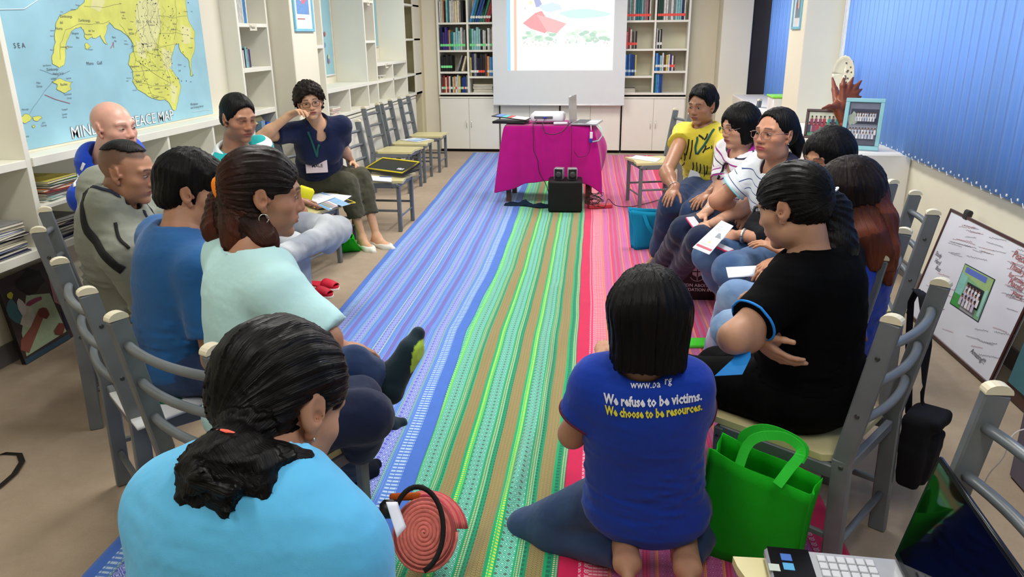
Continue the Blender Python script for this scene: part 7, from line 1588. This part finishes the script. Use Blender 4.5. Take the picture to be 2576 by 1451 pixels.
# framed photograph on the floor under the shelves
frame('photo_panel', (-2.845, 3.38, .01), (0, -.52, 0), (-.02, 0, .40), .006, BK, (60, 60, 60), .001, [((90, 80, 70), rect(0, 0, 1, 1))] , 'plain dark backed panel behind the floor photo') if False else None
pf = thing('floor_photograph', (-2.82, 3.1, 0), 'mounted photograph of hands at work, leaning under the shelves on the left', 'picture'); A0 = np.array([-2.80, 3.02, .004]); ex_ = np.array([-.02, .42, 0.]); ey_ = np.array([-.055, -.0, .42]); n_ = nrm(np.cross(ex_, ey_))
Rf = np.array([nrm(ex_), nrm(ey_), n_]).T; MB().box(A0+ex_/2+ey_/2-n_*.01, (.42, .42, .02), Rf, .001).build('panel', BK, pf)
poly_art(pf, 'photograph', A0, ex_, ey_, [((70, 60, 58), rect(0, 0, 1, 1)), ((176, 196, 160), [(.05, .08), (.78, .1), (.72, .62), (.35, .72), (.1, .35)]), ((206, 204, 190), blob(.25, .5, .14, .12, 10, 1)), ((70, 120, 130), blob(.1, .62, .10, .14, 9, 2)), ((40, 34, 34), blob(.5, .85, .22, .14, 12, 3)), ((150, 90, 76), [(.0, .18), (.1, .1), (.3, .25), (.5, .40), (.45, .5), (.25, .36), (.05, .28)]), ((120, 56, 46), blob(.52, .44, .09, .07, 9, 4)), ((190, 140, 150), [(.74, .5), (.98, .3), (.98, .98), (.8, .98)]), ((36, 40, 64), [(.78, .12), (.98, .1), (.98, .3), (.80, .36)]), ((130, 70, 60), blob(.68, .16, .09, .07, 9, 5)), ((216, 214, 206), blob(.22, .62, .06, .1, 8, 6)), ((150, 60, 90), blob(.42, .62, .16, .03, 9, 7)), ((60, 90, 110), rect(0, 0, .8, .06)), ((214, 210, 80), blob(.12, .8, .05, .04, 8, 8))])
# ---------------------------------------------------------------- laptop on the lower right chair
lp = thing('laptop', (.52, 1.28, SZ), 'open laptop with glossy black screen on the chair at the lower right', 'laptop'); Lo = np.array([.350, 1.445, SZ]); Rl = rotz(math.radians(-1.5)); P_ = lambda x, y, z: Lo+Rl @ np.array([x, -y, z])
SIL = mat('silver_deck', (190, 192, 198), .3, .5, .3)
MB().box(P_(.145, .19, .013), (.29, .38, .024), Rl, .006).build('base', SIL, lp, True, 40)
MB().box(P_(.048, .19, .0262), (.085, .375, .001), Rl).build('palm_rest', mat('gloss_black2', (12, 12, 16), .15, .5), lp)
m = MB(); KEY = mat('key_white', (216, 218, 224), .4)
for i in range(6):
    for j in range(14): m.box(P_(.112+i*.0195, .03+j*.0235, .028), (.016, .0195, .005), Rl, .0015)
m.build('keys', KEY, lp)['kind'] = 'stuff'
for i, (a, b_, c) in enumerate(((.06, .055, (60, 110, 190)), (.06, .085, (80, 170, 220)), (.03, .092, (200, 210, 200)))):
    MB().box(P_(a-.02, b_-.02, .0272), (.022, .022, .001), Rl).build('sticker', mat('sticker_%d' % i, c, .3), lp)
R3 = Rl @ roty(.20); c3 = P_(.270, .19, .03)+R3 @ np.array([0, 0, .125]); MB().box(c3, (.010, .38, .25), R3, .004).build('lid', mat('lid_black', (16, 16, 20), .25), lp, True, 40)
MB().box(c3+R3 @ np.array([-.0055, 0, .004]), (.0012, .355, .225), R3).build('screen', mat('screen_gloss', (6, 6, 8), .04, .8), lp)
MB().tube([P_(.283, .03, .03), P_(.283, .35, .03)], .009, 10).build('hinge', SIL, lp, True)
# ---------------------------------------------------------------- shoulder bag on the chair back
sg = thing('shoulder_bag', W(2310, 1225, 2.34), 'black shoulder bag hanging by its strap from the chair back of the woman in black', 'bag'); bc = W(2305, 1125, 2.36); d1 = nrm([.58, .81, 0]); R_ = np.array([d1, [-d1[1], d1[0], 0], [0, 0, 1]]).T; CV = mat('black_canvas', (20, 20, 26), .85, .2, bump=.3, bscale=500)
F = Field(bc-.25, bc+.25, .006); F.rbox(bc, (.13, .085, .25), R_, .02); F.rbox(bc+R_ @ np.array([.02, -.045, -.03]), (.10, .03, .17), R_, .012); F.rbox(bc+R_ @ np.array([0, -.02, .11]), (.12, .10, .04), R_, .015); X, Y, Z = np.meshgrid(*F.ax, indexing='ij', sparse=True); F.g += (.003*wob(X, Y, Z, 30, 2)).astype(np.float32)
V, Q = F.net(); V = V.copy(); f_ = np.clip((bc[2]-V[:, 2])/.13, 0, 1); V[:, :2] = bc[:2]+(V[:, :2]-bc[:2])*(1-.25*f_[:, None]); mesh_from('pouch', V, Q, CV, sg)
def strap(P_, w_, name, m_, root, n=(0, -1, .2), tw=None):
    P_ = np.array(P_, float); T = np.gradient(P_, axis=0); m = MB(); G = []
    for i, (p, t) in enumerate(zip(P_, T)):
        s_ = nrm(np.cross(t, n)); 
        if tw: a = tw[i]; s_ = s_*math.cos(a)+nrm(np.cross(s_, t))*math.sin(a)
        G.append([p-s_*w_/2, p+s_*w_/2])
    m.grid(G); o = m.build(name, m_, root, True); o.modifiers.new('t', 'SOLIDIFY').thickness = .003; return o
strap([W(2308, 728, 2.42), W(2325, 745, 2.36), W(2332, 800, 2.36), W(2330, 870, 2.36), W(2326, 960, 2.36), W(2322, 985, 2.36), W(2330, 1060, 2.34), W(2335, 1120, 2.31)], .034, 'strap', CV, sg, tw=[0, 0, 0, 0, .9, 1.5, .4, 0])
strap([W(2308, 728, 2.42), W(2292, 760, 2.46), W(2286, 860, 2.47), W(2288, 960, 2.45), W(2286, 1040, 2.42)], .02, 'strap', CV, sg); MB().box(W(2330, 868, 2.355), (.045, .012, .03), R_, .004).build('buckle', BK, sg)
# ---------------------------------------------------------------- worn and held things
def bvh(o): me = o.data; return BVHTree.FromPolygons([v.co[:] for v in me.vertices], [p.vertices[:] for p in me.polygons])
def ribbon(o, pts, w_, name, m_, off=.003, sub=8, root=None):      # band laid over a garment
    T = bvh(o); P = np.array(pts, float); Q = []
    for i in range(len(P)-1):
        p0, p1, p2, p3 = P[max(i-1, 0)], P[i], P[i+1], P[min(i+2, len(P)-1)]
        for k in range(sub): t = k/sub; Q.append(.5*((2*p1)+(-p0+p2)*t+(2*p0-5*p1+4*p2-p3)*t*t+(-p0+3*p1-3*p2+p3)*t**3))
    Q.append(P[-1]); S = []; Ns = []
    for q in Q:
        l_, n, i, d = T.find_nearest(Vector(q)); S.append(np.array(l_)+np.array(n)*off); Ns.append(np.array(n))
    S = np.array(S); Tn = np.gradient(S, axis=0); G = []
    for s_, n, t in zip(S, Ns, Tn):
        c = nrm(np.cross(t, n)); r = []
        for e in (-1, 0, 1):
            l_, nn, i, d = T.find_nearest(Vector(s_+c*e*w_/2)); r.append(np.array(l_)+np.array(nn)*off)
        G.append(r)
    m = MB(); m.grid(G); ob = m.build(name, m_, root or o, True); ob.modifiers.new('t', 'SOLIDIFY').thickness = .0016; ob.modifiers['t'].offset = 0; return ob, S
def hit(o, x, y):          # where the garment is met behind a photo pixel
    r = CM.T @ np.array([(x-1288)/FPX, (y-725.5)/FPX, 1.0]); h = bvh_cache(o).ray_cast(Vector((0, 0, CH)), Vector(r)); return np.array(h[0]) if h[0] is not None else None
_bc = {}
def bvh_cache(o):
    if o.name not in _bc: _bc[o.name] = bvh(o)
    return _bc[o.name]
def hits(o, pts):
    r = [hit(o, *p) for p in pts]; return [q for q in r if q is not None]
def print_text(o, s_, size, A, ex, ey, dirn, m_, name, bold=0, sx=1, root=None):
    vs, fs = text_mb(s_, size, bold, 'LEFT', res=1); T = bvh_cache(o); dirn = nrm(dirn); V = []
    for v in vs:
        p = np.array(A)+ex*v[0]*sx+ey*v[1]-dirn*.3; h = T.ray_cast(Vector(p), Vector(dirn)); V.append(np.array(h[0])-dirn*.0025 if h[0] is not None else p+dirn*.3)
    m = MB(); m.add(V, fs); return m.build(name, m_, root or o)
dN = W(1640, 990, 1.9); A_ = W(1517, 1022, 1.9); B_ = W(1768, 985, 1.9+.03); ex_ = nrm(B_-A_); back = np.array([math.cos(math.radians(84)), math.sin(math.radians(84)), 0]); ey_ = nrm(np.cross(ex_, -back)); ey_ = ey_ if ey_[2] > 0 else -ey_
wid = lambda s_, z, b_: (lambda v: v[:, 0].max()-v[:, 0].min())(text_mb(s_, z, b_)[0])
L_ = np.linalg.norm(B_-A_); s1 = 'We refuse to be victims.'; s2 = 'We choose to be resources.'; z_ = .034
print_text(KN.shirt, s1, z_, A_, ex_, ey_, back, mat('print_white', (226, 228, 240), .7), 'white_lettering', .0013, L_/wid(s1, z_, .0013))
print_text(KN.shirt, s2, z_, W(1520, 1053, 1.9), ex_, ey_, back, mat('print_yellow', (236, 226, 60), .7), 'yellow_lettering', .0013, L_*.99/wid(s2, z_, .0013))
print_text(KN.shirt, 'www.ba', .024, W(1590, 957, 1.93), ex_, ey_, back, MATS['print_white'], 'web_address', .0002, 1); print_text(KN.shirt, 'rg', .024, W(1674, 944, 1.93), ex_, ey_, back, MATS['print_white'], 'web_address', .0002, 1)
LAN = mat('lanyard_green', (18, 84, 76), .7); LANB = mat('lanyard_black', (24, 28, 34), .7)
def lanyard(P, A1, A2, tip, card, txt=None, m_=None, cm=None):
    h1 = hits(P.shirt, A1); h2 = hits(P.shirt, A2)
    if len(h1) > 1: ribbon(P.shirt, h1, .014, 'lanyard', m_ or LAN, .004, 4, P.root)
    if len(h2) > 1: ribbon(P.shirt, h2, .014, 'lanyard', m_ or LAN, .004, 4, P.root)
    if card:
        c = hits(P.shirt, [card[0]])
        if c:
            c = c[0]; ex_ = nrm(W(card[0][0]+card[1]*math.cos(card[3]), card[0][1]+card[1]*math.sin(card[3]), 5)-W(card[0][0], card[0][1], 5)); vd = nrm(c-[0, 0, CH]); ez = np.cross(vd, ex_); ez = ez if ez[2] > 0 else -ez; nn = np.cross(ex_, ez); nn = nn if nn.dot(vd) < 0 else -nn; d_ = np.linalg.norm(c-[0, 0, CH]); R_ = np.array([ex_, ez, nn]).T; w_, h_ = card[1]*d_/FPX, card[2]*d_/FPX
            o = MB().box(c+nn*.030, (w_, h_, .004), R_, .001).build('name_card', cm or PAPER, P.root)
            if txt: m = MB(); put_text(m, txt, h_*.34, c+nn*.0325-ex_*w_*.22-ez*h_*.08, ex_, ez, .0006, 'LEFT', .0006 if np.cross(ex_, ez).dot(nn) > 0 else -.0006); m.build('name_lettering', BK, o)
            MB().tube([c+nn*.010+ez*h_*.5, c+nn*.008+ez*(h_*.5+.03)], .004, 6).build('lanyard_clip', METAL, P.root, True)
lanyard(PG, [(769, 310), (778, 340), (790, 372), (797, 395)], [(803, 312), (803, 340), (800, 370), (797, 395)], None, ((799, 418), 52, 32, -.05), 'MALE', None, mat('card_pink', (226, 206, 210), .6))
lanyard(PH, [(1757, 322), (1754, 345), (1750, 370), (1752, 388)], [(1806, 300), (1797, 325), (1775, 360), (1755, 388)], None, ((1750, 450), 42, 36, .28))
lanyard(PI, [(1842, 385), (1830, 410), (1818, 430), (1803, 470)], [], None, None, None, LANB)
BLK = mat('shirt_print_black', (34, 34, 26), .8)
for (x0, y0, x1, y1, w_) in ((1722, 352, 1716, 372, .010), (1733, 350, 1726, 390, .010), (1742, 352, 1735, 400, .009), (1712, 362, 1708, 388, .008), (1722, 385, 1722, 404, .009), (1706, 376, 1714, 400, .007), (1776, 366, 1768, 384, .010), (1786, 370, 1774, 376, .008), (1790, 366, 1790, 374, .008), (1716, 416, 1722, 408, .006), (1744, 408, 1742, 432, .008), (1753, 408, 1751, 440, .007), (1762, 412, 1760, 434, .008), (1771, 414, 1771, 444, .006), (1779, 416, 1776, 438, .006), (1758, 340, 1770, 350, .012), (1780, 336, 1772, 352, .010)):
    h = hits(PH.shirt, [(x0, y0), ((x0+x1)/2+1.5, (y0+y1)/2), (x1, y1)])
    if len(h) == 3: ribbon(PH.shirt, h, w_, 'printed_stroke', BLK, .0015, 3)
NVY = mat('jacket_stripe', (22, 28, 52), .8); JB = mat('strap_black', (24, 24, 26), .9)
for pts, w_, mm, nm in (([(218, 480), (207, 520), (220, 580), (262, 640), (310, 680)], .036, JB, 'strap'), ([(300, 495), (335, 505), (362, 530), (378, 565), (385, 590)], .014, NVY, 'sleeve_stripe'), ([(318, 490), (352, 500), (380, 528), (394, 560)], .014, NVY, 'sleeve_stripe'), ([(222, 478), (250, 474), (280, 482), (300, 495)], .012, NVY, 'collar_piping'), ([(290, 560), (300, 600), (325, 625)], .012, JB, 'seam_trim')):
    h = hits(PD.shirt, pts)
    if len(h) > 1: ribbon(PD.shirt, h, w_, nm, mm, .003, 5)
for pts in ([(212, 410), (205, 428)], [(196, 440), (188, 470)]):
    h = hits(PE.shirt, pts)
    if len(h) > 1: ribbon(PE.shirt, h, .014, 'jersey_print', PAPER, .002, 4)
h = hits(PM.shirt, [(1868, 880), (1852, 905), (1850, 925)])
bl_ = MB(); P_ = [W(1872, 882, 1.98), W(1866, 905, 1.96), W(1850, 925, 1.94), W(1832, 948, 1.93)]; bl_.grid([[p-np.array([.016+.006*i, 0, 0]), p+np.array([.016+.006*i, 0, .008])] for i, p in enumerate(P_)]); o = one(bl_, 'blue_lanyard', mat('lanyard_blue', (40, 150, 236), .6), 'bright blue lanyard ribbon in the lap of the woman in black', 'lanyard'); o.modifiers.new('t', 'SOLIDIFY').thickness = .0025
def bracelet(P, q, m_, r=.027, w_=.004, off=.012, name='bracelet'):
    d = nrm(P.E[q]-P.Wr[q]); c = P.Wr[q]+d*off; e1 = nrm(np.cross(d, [.2, .1, 1])); e2 = np.cross(d, e1); MB().tube([c+(e1*math.cos(a)+e2*math.sin(a))*r for a in np.linspace(0, 2*math.pi, 25)], w_, 8, False, 1.6 if w_ > .004 else 1).build(name, m_, P.root, True)
bracelet(PH, 'R', METAL, .031, .0025, .02); bracelet(PG, 'L', METAL, .027, .002, .01); bracelet(PI, 'R', METAL, .028, .003, .02); bracelet(PJ, 'L', METAL, .030, .0062, .02, 'wristwatch')
# held papers and phones
wj = PJ.Wr['L']; sheet([FLR(1742, 622, .585), FLR(1784, 640, .585), FLR(1845, 568, .66), FLR(1815, 554, .66)], 'folded white brochure held by the woman with rimless glasses', [((180, 70, 90), rect(.06, .08, .94, .14)), ((190, 200, 200), rect(.1, .2, .9, .22)), ((206, 196, 130), blob(.5, .30, .07, .035, 10, 1)), ((120, 130, 140), rect(.5, .47, .95, .62)), ((160, 168, 176), rect(.15, .66, .9, .67)), ((160, 168, 176), rect(.15, .70, .9, .71)), ((160, 168, 176), rect(.15, .74, .8, .75)), ((160, 168, 176), rect(.15, .8, .7, .81))], name='brochure')
sheet([FLR(1832, 698, .63), FLR(1896, 694, .63), FLR(1903, 668, .66), FLR(1826, 672, .64)], 'blank white card held by the half hidden woman', name='card', cat='card')
def phone(c, yaw_, tilt, label, col): t_ = thing('mobile_phone', c, label, 'phone'); R_ = rotz(yaw_) @ rotx(tilt); MB().box(c, (.052, .10, .009), R_, .003).build('case', mat('phone_'+col, dict(pink=(220, 60, 100), white=(230, 230, 236))[col], .4), t_, True, 40); MB().box(np.array(c)+R_ @ np.array([0, 0, .005]), (.046, .094, .001), R_).build('screen', mat('phone_face', (214, 214, 222), .2), t_)
phone(FLR(1746, 562, .56), .5, .5, 'white phone with pink edge in the hands of the striped polo woman', 'pink'); phone(FLR(1816, 622, .575), .9, .2, 'pink phone under the hand of the woman with rimless glasses', 'pink')
hb_ = thing('handbag', FLR(1905, 560, .56), 'black handbag in the lap of the woman with rimless glasses', 'bag'); c_ = FLR(1925, 585, .60); F = Field(c_-.25, c_+.25, .007); F.rbox(c_, (.15, .24, .09), rotz(.2), .035); F.cone(c_+[-.03, .06, .05], c_+[.03, .0, .06], .04, .035, .03); X, Y, Z = np.meshgrid(*F.ax, indexing='ij', sparse=True); F.g += (.004*wob(X, Y, Z, 50, 2)).astype(np.float32); V, Q = F.net(); mesh_from('bag', V, Q, CV, hb_)
MB().tube([c_+[-.05, .08, .05], c_+[-.04, .1, .10], c_+[.02, .08, .12], c_+[.05, .03, .06]], .008, 8).build('handle', BK, hb_, True)
